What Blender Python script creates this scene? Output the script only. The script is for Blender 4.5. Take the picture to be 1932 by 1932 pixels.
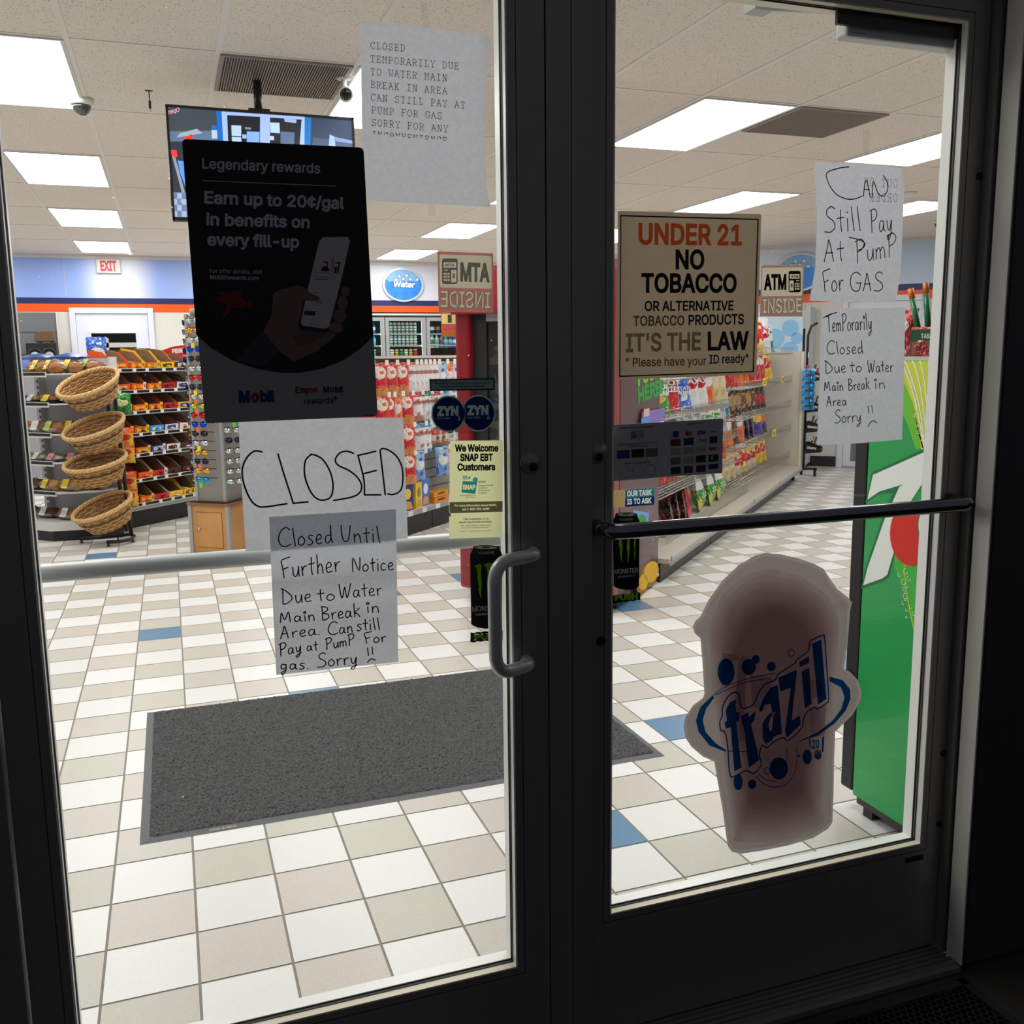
import bpy, bmesh, math, random, os
from mathutils import Vector, Matrix, Euler
random.seed(7)
for o in list(bpy.data.objects): bpy.data.objects.remove(o)
SC = bpy.context.scene
COL = SC.collection
# ------------------------------------------------------------------ camera
FPX, YAW, PITCH, ROLL, PPV = 1794.19, 0.3425, 0.1562, -0.0120, -10.99
CAM = Vector((0.0, -1.6194, 1.42475))
_cy, _sy, _cp, _sp = math.cos(YAW), math.sin(YAW), math.cos(PITCH), math.sin(PITCH)
FWD = Vector((_sy*_cp, _cy*_cp, -_sp)); _r0 = Vector((_cy, -_sy, 0)); _u0 = _r0.cross(FWD)
RGT = math.cos(ROLL)*_r0 + math.sin(ROLL)*_u0; UPV = -math.sin(ROLL)*_r0 + math.cos(ROLL)*_u0
cd = bpy.data.cameras.new('camera'); co = bpy.data.objects.new('camera', cd); COL.objects.link(co)
M = Matrix((RGT, UPV, -FWD)).transposed().to_4x4(); M.translation = CAM
co.matrix_world = M
cd.sensor_width = 36; cd.sensor_fit = 'HORIZONTAL'; cd.lens = FPX/1932*36
cd.shift_y = PPV/1932; cd.clip_start = 0.05; cd.clip_end = 200
SC.camera = co
# ------------------------------------------------------------------ night outside, exposure
W = bpy.data.worlds.new('night'); SC.world = W; W.use_nodes = True
W.node_tree.nodes['Background'].inputs[0].default_value = (0.90, 0.90, 1.0, 1)
W.node_tree.nodes['Background'].inputs[1].default_value = 0.07
SC.view_settings.view_transform = 'Standard'; SC.view_settings.look = 'None'
SC.view_settings.gamma = 1; SC.view_settings.use_curve_mapping = False
SC.view_settings.exposure = 0.0
LIGHT_W = 10.3            # radiance of the shop's ceiling panels
CANOPY = 0.35            # weak forecourt light on the outer faces
# ------------------------------------------------------------------ helpers
def ray(a, b): return FWD + RGT*((a-966)/FPX) - UPV*((b-966-PPV)/FPX)
def at(a, b, ax, val):
    d = ray(a, b); t = (val-CAM[ax])/d[ax]; return CAM+d*t
def aty(a, b, y): return at(a, b, 1, y)
Q2 = math.sqrt(.5)
def L(lx, ly, z=0): return Vector(((lx-ly)*Q2, (lx+ly)*Q2, z))   # shop fixtures stand at 45 degrees to the front
R45 = math.radians(45)
def lin(c):
    if isinstance(c, str): c = tuple(int(c[i:i+2], 16)/255 for i in (0, 2, 4))
    return tuple((x/12.92 if x <= .04045 else ((x+.055)/1.055)**2.4) for x in c)
MATS = {}
def mat(name, col, rough=.5, metal=0, spec=.5, emit=0, noise=0, nscale=40, bump=0, bscale=200, coat=0, alpha=None):
    if name in MATS: return MATS[name]
    m = bpy.data.materials.new(name); m.use_nodes = True; MATS[name] = m
    nt = m.node_tree; b = nt.nodes['Principled BSDF']; c = lin(col)+(1,)
    b.inputs['Base Color'].default_value = c
    b.inputs['Roughness'].default_value = rough; b.inputs['Metallic'].default_value = metal
    b.inputs['Specular IOR Level'].default_value = spec
    if coat: b.inputs['Coat Weight'].default_value = coat
    if emit:
        b.inputs['Emission Color'].default_value = c; b.inputs['Emission Strength'].default_value = emit
    if noise or bump:
        tc = nt.nodes.new('ShaderNodeTexCoord')
    if noise:
        n = nt.nodes.new('ShaderNodeTexNoise'); n.inputs['Scale'].default_value = nscale; n.inputs['Detail'].default_value = 5
        nt.links.new(tc.outputs['Object'], n.inputs['Vector'])
        r = nt.nodes.new('ShaderNodeMapRange'); r.inputs[1].default_value = .3; r.inputs[2].default_value = .7
        r.inputs[3].default_value = 1-noise; r.inputs[4].default_value = 1+noise
        nt.links.new(n.outputs[0], r.inputs[0])
        mx = nt.nodes.new('ShaderNodeMix'); mx.data_type = 'RGBA'; mx.blend_type = 'MULTIPLY'; mx.inputs[0].default_value = 1
        mx.inputs[6].default_value = c; nt.links.new(r.outputs[0], mx.inputs[7]); nt.links.new(mx.outputs[2], b.inputs['Base Color'])
    if bump:
        n2 = nt.nodes.new('ShaderNodeTexNoise'); n2.inputs['Scale'].default_value = bscale
        nt.links.new(tc.outputs['Object'], n2.inputs['Vector'])
        bm = nt.nodes.new('ShaderNodeBump'); bm.inputs['Strength'].default_value = bump; bm.inputs['Distance'].default_value = .01
        nt.links.new(n2.outputs[0], bm.inputs['Height']); nt.links.new(bm.outputs[0], b.inputs['Normal'])
    return m
def sheet_mat(name, col, trans, fac=.5, noise=0, nscale=120):
    """thin paper / film: part diffuse, part letting light through"""
    if name in MATS: return MATS[name]
    m = bpy.data.materials.new(name); m.use_nodes = True; MATS[name] = m; nt = m.node_tree; nt.nodes.clear()
    o = nt.nodes.new('ShaderNodeOutputMaterial'); d = nt.nodes.new('ShaderNodeBsdfDiffuse'); t = nt.nodes.new('ShaderNodeBsdfTranslucent')
    x = nt.nodes.new('ShaderNodeMixShader'); x.inputs[0].default_value = fac
    d.inputs[0].default_value = lin(col)+(1,); t.inputs[0].default_value = lin(trans)+(1,)
    if noise:
        tc = nt.nodes.new('ShaderNodeTexCoord'); n = nt.nodes.new('ShaderNodeTexNoise'); n.inputs['Scale'].default_value = nscale
        n.inputs['Detail'].default_value = 3; n.inputs['Roughness'].default_value = .7
        nt.links.new(tc.outputs['Object'], n.inputs['Vector'])
        r = nt.nodes.new('ShaderNodeMapRange'); r.inputs[1].default_value = .3; r.inputs[2].default_value = .7; r.inputs[3].default_value = 1-noise; r.inputs[4].default_value = 1+noise
        nt.links.new(n.outputs[0], r.inputs[0])
        mx = nt.nodes.new('ShaderNodeMix'); mx.data_type = 'RGBA'; mx.blend_type = 'MULTIPLY'; mx.inputs[0].default_value = 1
        mx.inputs[6].default_value = lin(trans)+(1,); nt.links.new(r.outputs[0], mx.inputs[7]); nt.links.new(mx.outputs[2], t.inputs[0])
    nt.links.new(d.outputs[0], x.inputs[1]); nt.links.new(t.outputs[0], x.inputs[2]); nt.links.new(x.outputs[0], o.inputs[0])
    return m
def clear_mat(name, tint=(1, 1, 1), gloss=.06, rough=.02, dirt=0):
    """thin clear glass or film: see-through with a faint mirror"""
    if name in MATS: return MATS[name]
    m = bpy.data.materials.new(name); m.use_nodes = True; MATS[name] = m; nt = m.node_tree; nt.nodes.clear()
    o = nt.nodes.new('ShaderNodeOutputMaterial'); t = nt.nodes.new('ShaderNodeBsdfTransparent'); g = nt.nodes.new('ShaderNodeBsdfGlossy')
    t.inputs[0].default_value = tint+(1,); g.inputs['Roughness'].default_value = rough
    x = nt.nodes.new('ShaderNodeMixShader'); fr = nt.nodes.new('ShaderNodeLayerWeight'); fr.inputs[0].default_value = .2
    mr = nt.nodes.new('ShaderNodeMapRange'); mr.inputs[3].default_value = gloss*.4; mr.inputs[4].default_value = min(1, gloss*6)
    nt.links.new(fr.outputs['Fresnel'], mr.inputs[0]); nt.links.new(mr.outputs[0], x.inputs[0])
    nt.links.new(t.outputs[0], x.inputs[1]); nt.links.new(g.outputs[0], x.inputs[2]); last = x
    if dirt:
        tc = nt.nodes.new('ShaderNodeTexCoord'); v = nt.nodes.new('ShaderNodeTexVoronoi'); v.inputs['Scale'].default_value = 42
        nt.links.new(tc.outputs['Object'], v.inputs['Vector'])
        lt = nt.nodes.new('ShaderNodeMath'); lt.operation = 'LESS_THAN'; lt.inputs[1].default_value = .055
        nt.links.new(v.outputs['Distance'], lt.inputs[0])
        n = nt.nodes.new('ShaderNodeTexNoise'); n.inputs['Scale'].default_value = 5.; nt.links.new(tc.outputs['Object'], n.inputs['Vector'])
        gt = nt.nodes.new('ShaderNodeMapRange'); gt.inputs[1].default_value = .56; gt.inputs[2].default_value = .66; gt.inputs[3].default_value = 0; gt.inputs[4].default_value = dirt
        nt.links.new(n.outputs[0], gt.inputs[0])
        ml = nt.nodes.new('ShaderNodeMath'); ml.operation = 'MULTIPLY'; nt.links.new(lt.outputs[0], ml.inputs[0]); nt.links.new(gt.outputs[0], ml.inputs[1])
        d = nt.nodes.new('ShaderNodeBsdfTranslucent'); d.inputs[0].default_value = (.9, .9, .9, 1)
        y = nt.nodes.new('ShaderNodeMixShader'); nt.links.new(ml.outputs[0], y.inputs[0]); nt.links.new(x.outputs[0], y.inputs[1]); nt.links.new(d.outputs[0], y.inputs[2]); last = y
    nt.links.new(last.outputs[0], o.inputs[0])
    return m
class MB:
    """collects shapes and links them as ONE mesh object; every face remembers its material"""
    def __init__(s): s.v = []; s.f = []; s.m = []; s.mats = []; s.sm = []
    def mi(s, m):
        if m is None: return 0
        if m not in s.mats: s.mats.append(m)
        return s.mats.index(m)
    def add(s, vs, fs, m=None, smooth=False, X=None):
        k = len(s.v); i = s.mi(m)
        s.v += [tuple(X @ Vector(p)) if X else tuple(p) for p in vs]
        for f in fs: s.f.append(tuple(k+j for j in f)); s.m.append(i); s.sm.append(smooth)
        return s
    def box(s, a, b, m=None, X=None):
        (x0, y0, z0), (x1, y1, z1) = a, b
        x0, x1 = min(x0, x1), max(x0, x1); y0, y1 = min(y0, y1), max(y0, y1); z0, z1 = min(z0, z1), max(z0, z1)
        return s.add([(x0, y0, z0), (x1, y0, z0), (x1, y1, z0), (x0, y1, z0), (x0, y0, z1), (x1, y0, z1), (x1, y1, z1), (x0, y1, z1)],
              [(0, 3, 2, 1), (4, 5, 6, 7), (0, 1, 5, 4), (1, 2, 6, 5), (2, 3, 7, 6), (3, 0, 4, 7)], m, X=X)
    def quad(s, a, b, c, d, m=None): return s.add([a, b, c, d], [(0, 1, 2, 3)], m)
    def tube(s, pts, r, m=None, n=8, cap=True, closed=False):
        pts = [Vector(p) for p in pts]; N = len(pts); vs = []; prev = None
        for i, p in enumerate(pts):
            if closed: t = pts[(i+1) % N]-pts[i-1]
            else: t = (pts[min(i+1, N-1)]-pts[max(i-1, 0)])
            t.normalize()
            if prev is None:
                ref = Vector((0, 0, 1)) if abs(t.z) < .9 else Vector((1, 0, 0))
                u = t.cross(ref).normalized()
            else: u = (prev - t*prev.dot(t)).normalized()
            prev = u; w = t.cross(u); rr = r[i] if isinstance(r, (list, tuple)) else r
            vs += [p+(u*math.cos(2*math.pi*k/n)+w*math.sin(2*math.pi*k/n))*rr for k in range(n)]
        fs = []
        for i in range(N if closed else N-1):
            j = (i+1) % N
            fs += [(i*n+k, i*n+(k+1) % n, j*n+(k+1) % n, j*n+k) for k in range(n)]
        if cap and not closed: fs += [tuple(range(n))[::-1], tuple((N-1)*n+k for k in range(n))]
        return s.add(vs, fs, m, True)
    def lathe(s, prof, m=None, n=16, c=(0, 0, 0), X=None, smooth=True):
        vs = []; fs = []; N = len(prof)
        for (r, z) in prof: vs += [(c[0]+r*math.cos(2*math.pi*k/n), c[1]+r*math.sin(2*math.pi*k/n), c[2]+z) for k in range(n)]
        for i in range(N-1): fs += [(i*n+k, i*n+(k+1) % n, (i+1)*n+(k+1) % n, (i+1)*n+k) for k in range(n)]
        if prof[0][0] > 1e-5: fs.append(tuple(range(n))[::-1])
        if prof[-1][0] > 1e-5: fs.append(tuple((N-1)*n+k for k in range(n)))
        return s.add(vs, fs, m, smooth, X)
    def prism(s, poly, t0, t1, m=None, X=None, axis='y'):
        """2D outline (x,z) given a thickness along y from t0 to t1"""
        n = len(poly); vs = [(p[0], t0, p[1]) for p in poly]+[(p[0], t1, p[1]) for p in poly]
        if axis == 'z': vs = [(p[0], p[1], t0) for p in poly]+[(p[0], p[1], t1) for p in poly]
        fs = [tuple(range(n)), tuple(range(2*n-1, n-1, -1))]+[(i, i+n, (i+1) % n+n, (i+1) % n) for i in range(n)]
        return s.add(vs, fs, m, X=X)
    def face(s, pts, m=None): return s.add(pts, [tuple(range(len(pts)))], m)
    def build(s, name, m=None, parent=None, loc=None, rotz=0, bevel=0, tri=True):
        me = bpy.data.meshes.new(name); me.from_pydata([tuple(v) for v in s.v], [], s.f)
        ms = s.mats if s.mats else [m]
        for x in ms: me.materials.append(x if x else m)
        me.polygons.foreach_set('material_index', s.m); me.polygons.foreach_set('use_smooth', s.sm); me.update()
        bm = bmesh.new(); bm.from_mesh(me)
        bmesh.ops.recalc_face_normals(bm, faces=bm.faces[:])
        big = [f for f in bm.faces if len(f.verts) > 4]
        if big: bmesh.ops.triangulate(bm, faces=big)
        bm.to_mesh(me); bm.free()
        o = bpy.data.objects.new(name, me); COL.objects.link(o)
        if parent: o.parent = parent
        if loc is not None: o.location = loc
        o.rotation_euler.z = rotz
        if bevel:
            b = o.modifiers.new('bevel', 'BEVEL'); b.width = bevel; b.segments = 2; b.limit_method = 'ANGLE'
        return o
def thing(name, label, cat, loc=(0, 0, 0), rotz=0, group=None):
    o = bpy.data.objects.new(name, None); COL.objects.link(o); o.empty_display_size = .05
    o.location = loc; o.rotation_euler.z = rotz; return tag(o, label, cat, group)
def tag(o, label, cat, group=None):
    o['label'] = label; o['category'] = cat
    if group: o['group'] = group
    return o
def struct(o): o['kind'] = 'structure'; return o
def copy_tree(o, parent=None):
    c = o.copy(); COL.objects.link(c); c.parent = parent
    for ch in list(o.children): copy_tree(ch, c)
    return c
ORD = ['first', 'second', 'third', 'fourth', 'fifth', 'sixth', 'seventh', 'eighth', 'ninth', 'tenth', 'eleventh', 'twelfth', 'thirteenth', 'fourteenth', 'fifteenth', 'sixteenth', 'seventeenth', 'eighteenth', 'nineteenth', 'twentieth', 'twenty-first', 'twenty-second', 'twenty-third', 'twenty-fourth', 'twenty-fifth', 'twenty-sixth', 'twenty-seventh', 'twenty-eighth']
# ---- lettering
def _font(fn):
    try: return bpy.data.fonts.load(os.path.join(bpy.utils.system_resource('DATAFILES', path='fonts'), fn))
    except Exception: return None
FONT_S = _font('Inter.woff2')
_tc = {}
from mathutils.geometry import delaunay_2d_cdt
import numpy as np
def winding(q, loops):
    """winding number of the outline loops round each point of q"""
    w = np.zeros(len(q), int)
    for lp in loops:
        a = np.array(lp); b = np.roll(a, -1, 0); X, Y = q[:, 0:1], q[:, 1:2]
        cr = (b[:, 0]-a[:, 0])*(Y-a[:, 1])-(X-a[:, 0])*(b[:, 1]-a[:, 1]); up = (a[:, 1] <= Y) & (b[:, 1] > Y) & (cr > 0); dn = (a[:, 1] > Y) & (b[:, 1] <= Y) & (cr < 0)
        w += up.sum(1)-dn.sum(1)
    return w
def fill(loops, test, eps=1e-5):
    v = [Vector(p) for lp in loops for p in lp]; e = []; k = 0
    for lp in loops: e += [(k+i, k+(i+1) % len(lp)) for i in range(len(lp))]; k += len(lp)
    vo, _, fo, _, _, _ = delaunay_2d_cdt(v, e, [], 0, eps)
    if not fo: return [], []
    P = np.array([tuple(p) for p in vo]); c = np.array([P[list(f)].mean(0) for f in fo]); ok = test(c)
    return [tuple(p) for p in P], [tuple(f) for f, o in zip(fo, ok) if o]
def outlines(txt, bold=0, font=None):
    c = bpy.data.curves.new('t', 'FONT'); c.body = txt; c.size = 1; c.resolution_u = 3; c.fill_mode = 'NONE'
    if FONT_S and font != 'plain': c.font = FONT_S
    o = bpy.data.objects.new('t', c); COL.objects.link(o); bpy.context.view_layer.update()
    e = o.evaluated_get(bpy.context.evaluated_depsgraph_get()); me = e.to_mesh(); nx = {}
    co = [(v.co.x, v.co.y) for v in me.vertices]
    for d in me.edges: nx.setdefault(d.vertices[0], []).append(d.vertices[1]); nx.setdefault(d.vertices[1], []).append(d.vertices[0])
    e.to_mesh_clear(); bpy.data.objects.remove(o); bpy.data.curves.remove(c); out = []; seen = set()
    for s0 in range(len(co)):
        if s0 in seen or s0 not in nx: continue
        lp = [s0]; seen.add(s0); cur = s0+1 if s0+1 in nx[s0] else nx[s0][0]
        while cur not in seen:
            lp.append(cur); seen.add(cur); n = [k for k in nx[cur] if k not in seen]
            if not n: break
            cur = n[0]
        if len(lp) > 2: out.append([co[i] for i in lp])
    return out
def thicken(loops, d):
    if abs(d) < 1e-6 or not loops: return loops
    big = max(loops, key=lambda l: max(p[0] for p in l)-min(p[0] for p in l)+max(p[1] for p in l)-min(p[1] for p in l))
    s = 1 if sum(big[i-1][0]*big[i][1]-big[i][0]*big[i-1][1] for i in range(len(big))) > 0 else -1
    out = []
    for l in loops:
        l = [p for i, p in enumerate(l) if abs(p[0]-l[i-1][0])+abs(p[1]-l[i-1][1]) > 1e-5]; n = len(l); o = []
        for i in range(n):
            a, b, c = l[i-1], l[i], l[(i+1) % n]; e1 = Vector((b[0]-a[0], b[1]-a[1])).normalized(); e2 = Vector((c[0]-b[0], c[1]-b[1])).normalized()
            n1, n2 = Vector((e1.y, -e1.x)), Vector((e2.y, -e2.x)); m = n1+n2; k = m.length_squared
            m = n1 if k < 1e-6 else m*(2/k) if k > .8 else m.normalized()*2.2
            o.append((b[0]+s*d*m.x, b[1]+s*d*m.y))
        if n > 2: out.append(o)
    return out
def glyphs(txt, bold=0, font=None):
    key = (txt, bold, font)
    if key not in _tc:
        lo = thicken(outlines(txt, bold, font), bold*1.25+.004); v, f = fill(lo, lambda c: winding(c, lo) != 0); _tc[key] = (v, f, lo)
    return _tc[key][:2]
CAPH = None
def put_text(mb, txt, p0, p1, p2, m, bold=0, font=None, mirror=False):
    """lettering on a plane: p0 baseline start, p1 baseline end, p2 cap height above p0"""
    global CAPH
    if CAPH is None: CAPH = max(v[1] for v in glyphs('H')[0])
    vs, fs = glyphs(txt, bold, font)
    if not vs: return
    x0 = min(v[0] for v in vs); x1 = max(v[0] for v in vs); p0, p1, p2 = Vector(p0), Vector(p1), Vector(p2)
    mb.add([p0+(p1-p0)*(((x1-v[0]) if mirror else (v[0]-x0))/(x1-x0))+(p2-p0)*(v[1]/CAPH) for v in vs], fs, m)
def catmull(p, n=5):
    if len(p) < 3: return [Vector(q) for q in p]
    P = [Vector(q) for q in p]; out = []
    for i in range(len(P)-1):
        a, b, c, d = P[max(i-1, 0)], P[i], P[i+1], P[min(i+2, len(P)-1)]
        for k in range(n):
            t = k/n; out.append(.5*((2*b)+(c-a)*t+(2*a-5*b+4*c-d)*t*t+(3*b-a-3*c+d)*t**3))
    out.append(P[-1]); return out
def ribbon(mb, pts, w, m, nrm=Vector((0, -1, 0))):
    """pen stroke of width w along points on a plane"""
    N = len(pts); vs = []
    for i, p in enumerate(pts):
        t = pts[min(i+1, N-1)]-pts[max(i-1, 0)]
        if t.length < 1e-9: t = Vector((1, 0, 0))
        s = t.normalized().cross(nrm)*(w/2); e = t.normalized()*(w/2)*(-1 if i == 0 else 1 if i == N-1 else 0)
        vs += [p+s+e*.6, p-s+e*.6]
    mb.add(vs, [(2*i, 2*i+1, 2*i+3, 2*i+2) for i in range(N-1)], m)
def disc(c, r, y, n=28, e=1): return [(c[0]+r*math.cos(2*math.pi*k/n), y, c[1]+e*r*math.sin(2*math.pi*k/n)) for k in range(n)]
def rrect(x0, z0, x1, z1, r, n=5):
    out = []
    for cx, cz, a in ((x1-r, z0+r, -90), (x1-r, z1-r, 0), (x0+r, z1-r, 90), (x0+r, z0+r, 180)):
        out += [(cx+r*math.cos(math.radians(a+90*k/n)), cz+r*math.sin(math.radians(a+90*k/n))) for k in range(n+1)]
    return out
# ================================================================== SETTING
T, FX, FY = .211836, -.231574, .51159
HC, CX, CY = 2.7616, -.312, 2.98425
YB, LD = 11.85, 11.4
XC = LD/Q2-YB                      # back wall meets the diagonal wall
m_grout = mat('grout', (.56, .54, .50), .9)
tw = [mat('tile_white%d' % i, c, .34, noise=.06, nscale=420, bump=.05, bscale=900) for i, c in enumerate([(.905, .903, .897), (.887, .884, .876), (.915, .91, .90)])]
tt = [mat('tile_taupe%d' % i, c, .34, noise=.09, nscale=380, bump=.05, bscale=900) for i, c in enumerate([(.775, .755, .72), (.765, .75, .705), (.79, .76, .73)])]
tb = mat('tile_blue', (.36, .52, .66), .34, noise=.04, nscale=120)
BLUE = {(0, 14), (-2, 25), (6, 1), (9, 4), (3, 8), (12, 12), (6, 16), (9, 17), (-8, 17), (16, 22), (19, 15), (14, 6)}
f = MB(); rr = random.Random(3)
f.quad((-6, .03, 0), (12.5, .03, 0), (12.5, 13, 0), (-6, 13, 0), m_grout)
for i in range(-26, 60):
    for j in range(-3, 54):
        x0, y0 = FX+i*T, FY+j*T
        if y0 < .02 or y0 > 11.7 or (x0+y0)*Q2 > LD: continue
        g = .0032; m = tb if (i, j) in BLUE else (tw if (i+j) % 2 == 0 else tt)[rr.randrange(3)]
        f.quad((x0+g, y0+g, .0012), (x0+T-g, y0+g, .0012), (x0+T-g, y0+T-g, .0012), (x0+g, y0+T-g, .0012), m)
# partial tiles at the threshold
for i in range(-26, 60):
    x0 = FX+i*T; y1 = FY-3*T+T*(1 if FY-3*T < .02 else 0)
    if y1 > .06: f.quad((x0+.0032, .05, .0012), (x0+T-.0032, .05, .0012), (x0+T-.0032, y1-.0032, .0012), (x0+.0032, y1-.0032, .0012), tt[i % 3])
struct(f.build('floor'))
# ---- ceiling
m_ct = mat('ceiling_tile', (.80, .76, .72), .95)
nt = m_ct.node_tree; b = nt.nodes['Principled BSDF']
tc = nt.nodes.new('ShaderNodeTexCoord'); mp = nt.nodes.new('ShaderNodeMapping'); mp.inputs['Scale'].default_value = (1, .55, 1)
v = nt.nodes.new('ShaderNodeTexNoise'); v.inputs['Scale'].default_value = 150; v.inputs['Detail'].default_value = 2
nt.links.new(tc.outputs['Object'], mp.inputs[0]); nt.links.new(mp.outputs[0], v.inputs['Vector'])
cr = nt.nodes.new('ShaderNodeValToRGB'); cr.color_ramp.elements[0].position = .33; cr.color_ramp.elements[0].color = lin((.72, .67, .62))+(1,)
cr.color_ramp.elements[1].position = .40; cr.color_ramp.elements[1].color = lin((.93, .895, .855))+(1,)
nt.links.new(v.outputs[0], cr.inputs[0]); nt.links.new(cr.outputs[0], b.inputs['Base Color'])
m_bar = mat('ceiling_bar', (.92, .90, .87), .5)
f = MB(); f.quad((-6, .0, HC), (12.5, .0, HC), (12.5, 13, HC), (-6, 13, HC), m_ct)
c_ = struct(f.build('ceiling'))
f = MB()
for i in range(-9, 21):
    x = CX+i*.6096; w = .013 if i % 1 == 0 else .01
    f.box((x-w, .0, HC-.004), (x+w, 11.84, HC+.01), m_bar)
for j in range(-2, 9):
    y = CY+j*1.2192
    if 0 < y < 11.8: f.box((-6, y-.009, HC-.0035), (12.5, y+.009, HC+.01), m_bar)
f.build('ceiling_grid', parent=c_)
# ---- inner walls
m_wall = mat('wall_paint', (.88, .865, .84), .6); m_navy = mat('stripe_navy', (.12, .16, .40), .4); m_or = mat('stripe_orange', (1.0, .36, .02), .4)
m_trimw = mat('wall_top_trim', (.86, .85, .84), .5)
m_fas = mat('fascia_print', (.9, .92, 1), .45)
nt = m_fas.node_tree; b = nt.nodes['Principled BSDF']; tc = nt.nodes.new('ShaderNodeTexCoord'); sp = nt.nodes.new('ShaderNodeSeparateXYZ')
nt.links.new(tc.outputs['Object'], sp.inputs[0]); mr = nt.nodes.new('ShaderNodeMapRange'); mr.inputs[1].default_value = -6; mr.inputs[2].default_value = 12
nt.links.new(sp.outputs[0], mr.inputs[0]); cr = nt.nodes.new('ShaderNodeValToRGB'); nt.links.new(mr.outputs[0], cr.inputs[0]); nt.links.new(cr.outputs[0], b.inputs['Base Color'])
el = cr.color_ramp.elements; bl, wh, pb = lin((.62, .73, 1.0))+(1,), lin((.90, .91, .97))+(1,), lin((.80, .88, .97))+(1,)
el[0].position = 0; el[0].color = bl; el[1].position = 1; el[1].color = pb
for x, c in ((-.98, bl), (-.7, wh), (-.3, wh), (-.05, bl), (.4, lin((.70, .79, 1.))+(1,)), (1.2, wh), (6.9, wh), (8.2, pb)):
    e = el.new((x+6)/18); e.color = c
m_ss = mat('grey_steel', (.50, .51, .53), .35, .4)
def banded(f, P, Q, z0=0):
    """wall strip from P to Q (plan points) with the navy and orange stripes"""
    for a, b, m in (((z0, 2.045, m_wall),) if z0 < 2 else ())+( (2.045, 2.15, m_or), (2.15, 2.225, m_navy), (2.225, 2.71, m_fas), (2.71, HC, m_trimw)):
        f.quad((P[0], P[1], a), (Q[0], Q[1], a), (Q[0], Q[1], b), (P[0], P[1], b), m)
f = MB(); banded(f, (-6, YB), (2.31, YB)); banded(f, (4.14, YB), (XC, YB)); banded(f, (2.31, YB), (4.14, YB), 2.045)
f.box((-6, YB-.03, 2.71), (XC, YB, HC), m_trimw)
for x in (-1.78, -1.15, .9, 1.9): f.box((x-.003, YB-.004, 2.225), (x+.003, YB, 2.71), m_trimw)
struct(f.build('wall_back'))
P0, P1 = L(LD, (YB-XC)*Q2), L(LD, -4.2)
f = MB(); banded(f, (P0.x, P0.y), (P1.x, P1.y)); struct(f.build('wall_diagonal'))
f = MB(); banded(f, (P1.x, P1.y), (P1.x, .07)); struct(f.build('wall_right'))
f = MB(); banded(f, (-5.5, YB), (-5.5, .07)); struct(f.build('wall_left'))
f = MB(); m_bb = mat('baseboard', (.13, .15, .16), .5)
f.box((-6, YB-.012, 0), (XC-.02, YB-.001, .1), m_bb); struct(f.build('baseboard_back'))
f = MB(); f.box((LD-.015, .28, 0), (LD-.001, 4, .13), m_bb); f.box((LD-.015, -4.2, 0), (LD-.001, -.75, .13), m_bb); struct(f.build('baseboard_diagonal', rotz=R45))
# front wall around the door frame (shop front), inner and outer skins
m_out = mat('outer_wall', (.23, .23, .245), .55, noise=.05, nscale=30)
f = MB(); f.box((-5.5, -.058, 0), (-.36, .06, 3.0), m_out); struct(f.build('wall_front_left'))
f = MB(); f.box((1.662, -.058, .006), (2.02, .06, 3.0), m_out); f.box((2.02, -.02, 0), (P1.x, .06, 3.0), m_out); struct(f.build('wall_front_right'))
f = MB(); f.box((-.36, -.058, 2.24), (1.662, .06, 3.0), m_out); struct(f.build('wall_front_top'))
# ground outside
m_pave = mat('pavement', (.22, .21, .19), .9, noise=.25, nscale=14, bump=.2, bscale=160)
f = MB(); f.quad((-9, -14, -.012), (12, -14, -.012), (12, .0, -.012), (-9, .0, -.012), m_pave); struct(f.build('ground_outside'))
# ---- grey service opening in the back wall
f = MB(); x0, x1 = -2.5, -1.285
f.quad((x0, YB-.004, .9), (x1, YB-.004, .9), (x1, YB-.004, 2.04), (x0, YB-.004, 2.04), m_ss)
for z in (1.25, 1.52, 1.8): f.box((x0, YB-.012, z-.006), (x1, YB-.004, z+.006), mat('shutter_line', (.38, .39, .41), .4, .4))
f.box((x1, YB-.03, 0), (x1+.02, YB-.004, 2.045), m_wall)
struct(f.build('window_1'))
# ---- staff door in the back wall and door in the diagonal wall
m_dw = mat('door_white', (.90, .91, .96), .45); m_dwin = mat('dark_glass', (.06, .07, .07), .08); m_chr = mat('chrome', (.85, .85, .86), .18, 1)
def white_door(name, win, w=.86, h=2.03):
    root = bpy.data.objects.new(name, None); COL.objects.link(root); struct(root)
    f = MB()
    for s in (-1, 1): f.box((s*w/2, -.045, 0), (s*(w/2+.07), .0, h+.07), m_dw)
    f.box((-w/2, -.045, h), (w/2, 0, h+.07), m_dw); f.build('door_frame', parent=root, bevel=.006)
    f = MB(); f.box((-w/2+.004, -.02, .01), (w/2-.004, 0, h-.004), m_dw); sl = f.build('door_slab', parent=root)
    if win:
        a, b_, c, d = win; f = MB(); f.box((a-.03, -.032, c-.03), (b_+.03, -.018, d+.03), m_dw); f.build('window_trim', parent=root)
        f = MB(); f.box((a, -.036, c), (b_, -.03, d), m_dwin); f.build('window_pane', parent=root)
    f = MB(); f.lathe([(.0, -.09), (.022, -.085), (.026, -.07), (.012, -.055), (.012, -.02), (.026, -.02)], m_chr, 12, X=Matrix.Translation((-w/2+.07, 0, 1.0)) @ Matrix.Rotation(-math.pi/2, 4, 'X') @ Matrix.Scale(-1, 4, (0, 0, 1)) @ Matrix.Translation((0, 0, .0)))
    f.build('door_handle', parent=root)
    return root
d3 = white_door('door_3', (-.26, .27, .95, 1.78)); d3.location = (-.63, YB-.001, 0)
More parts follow.
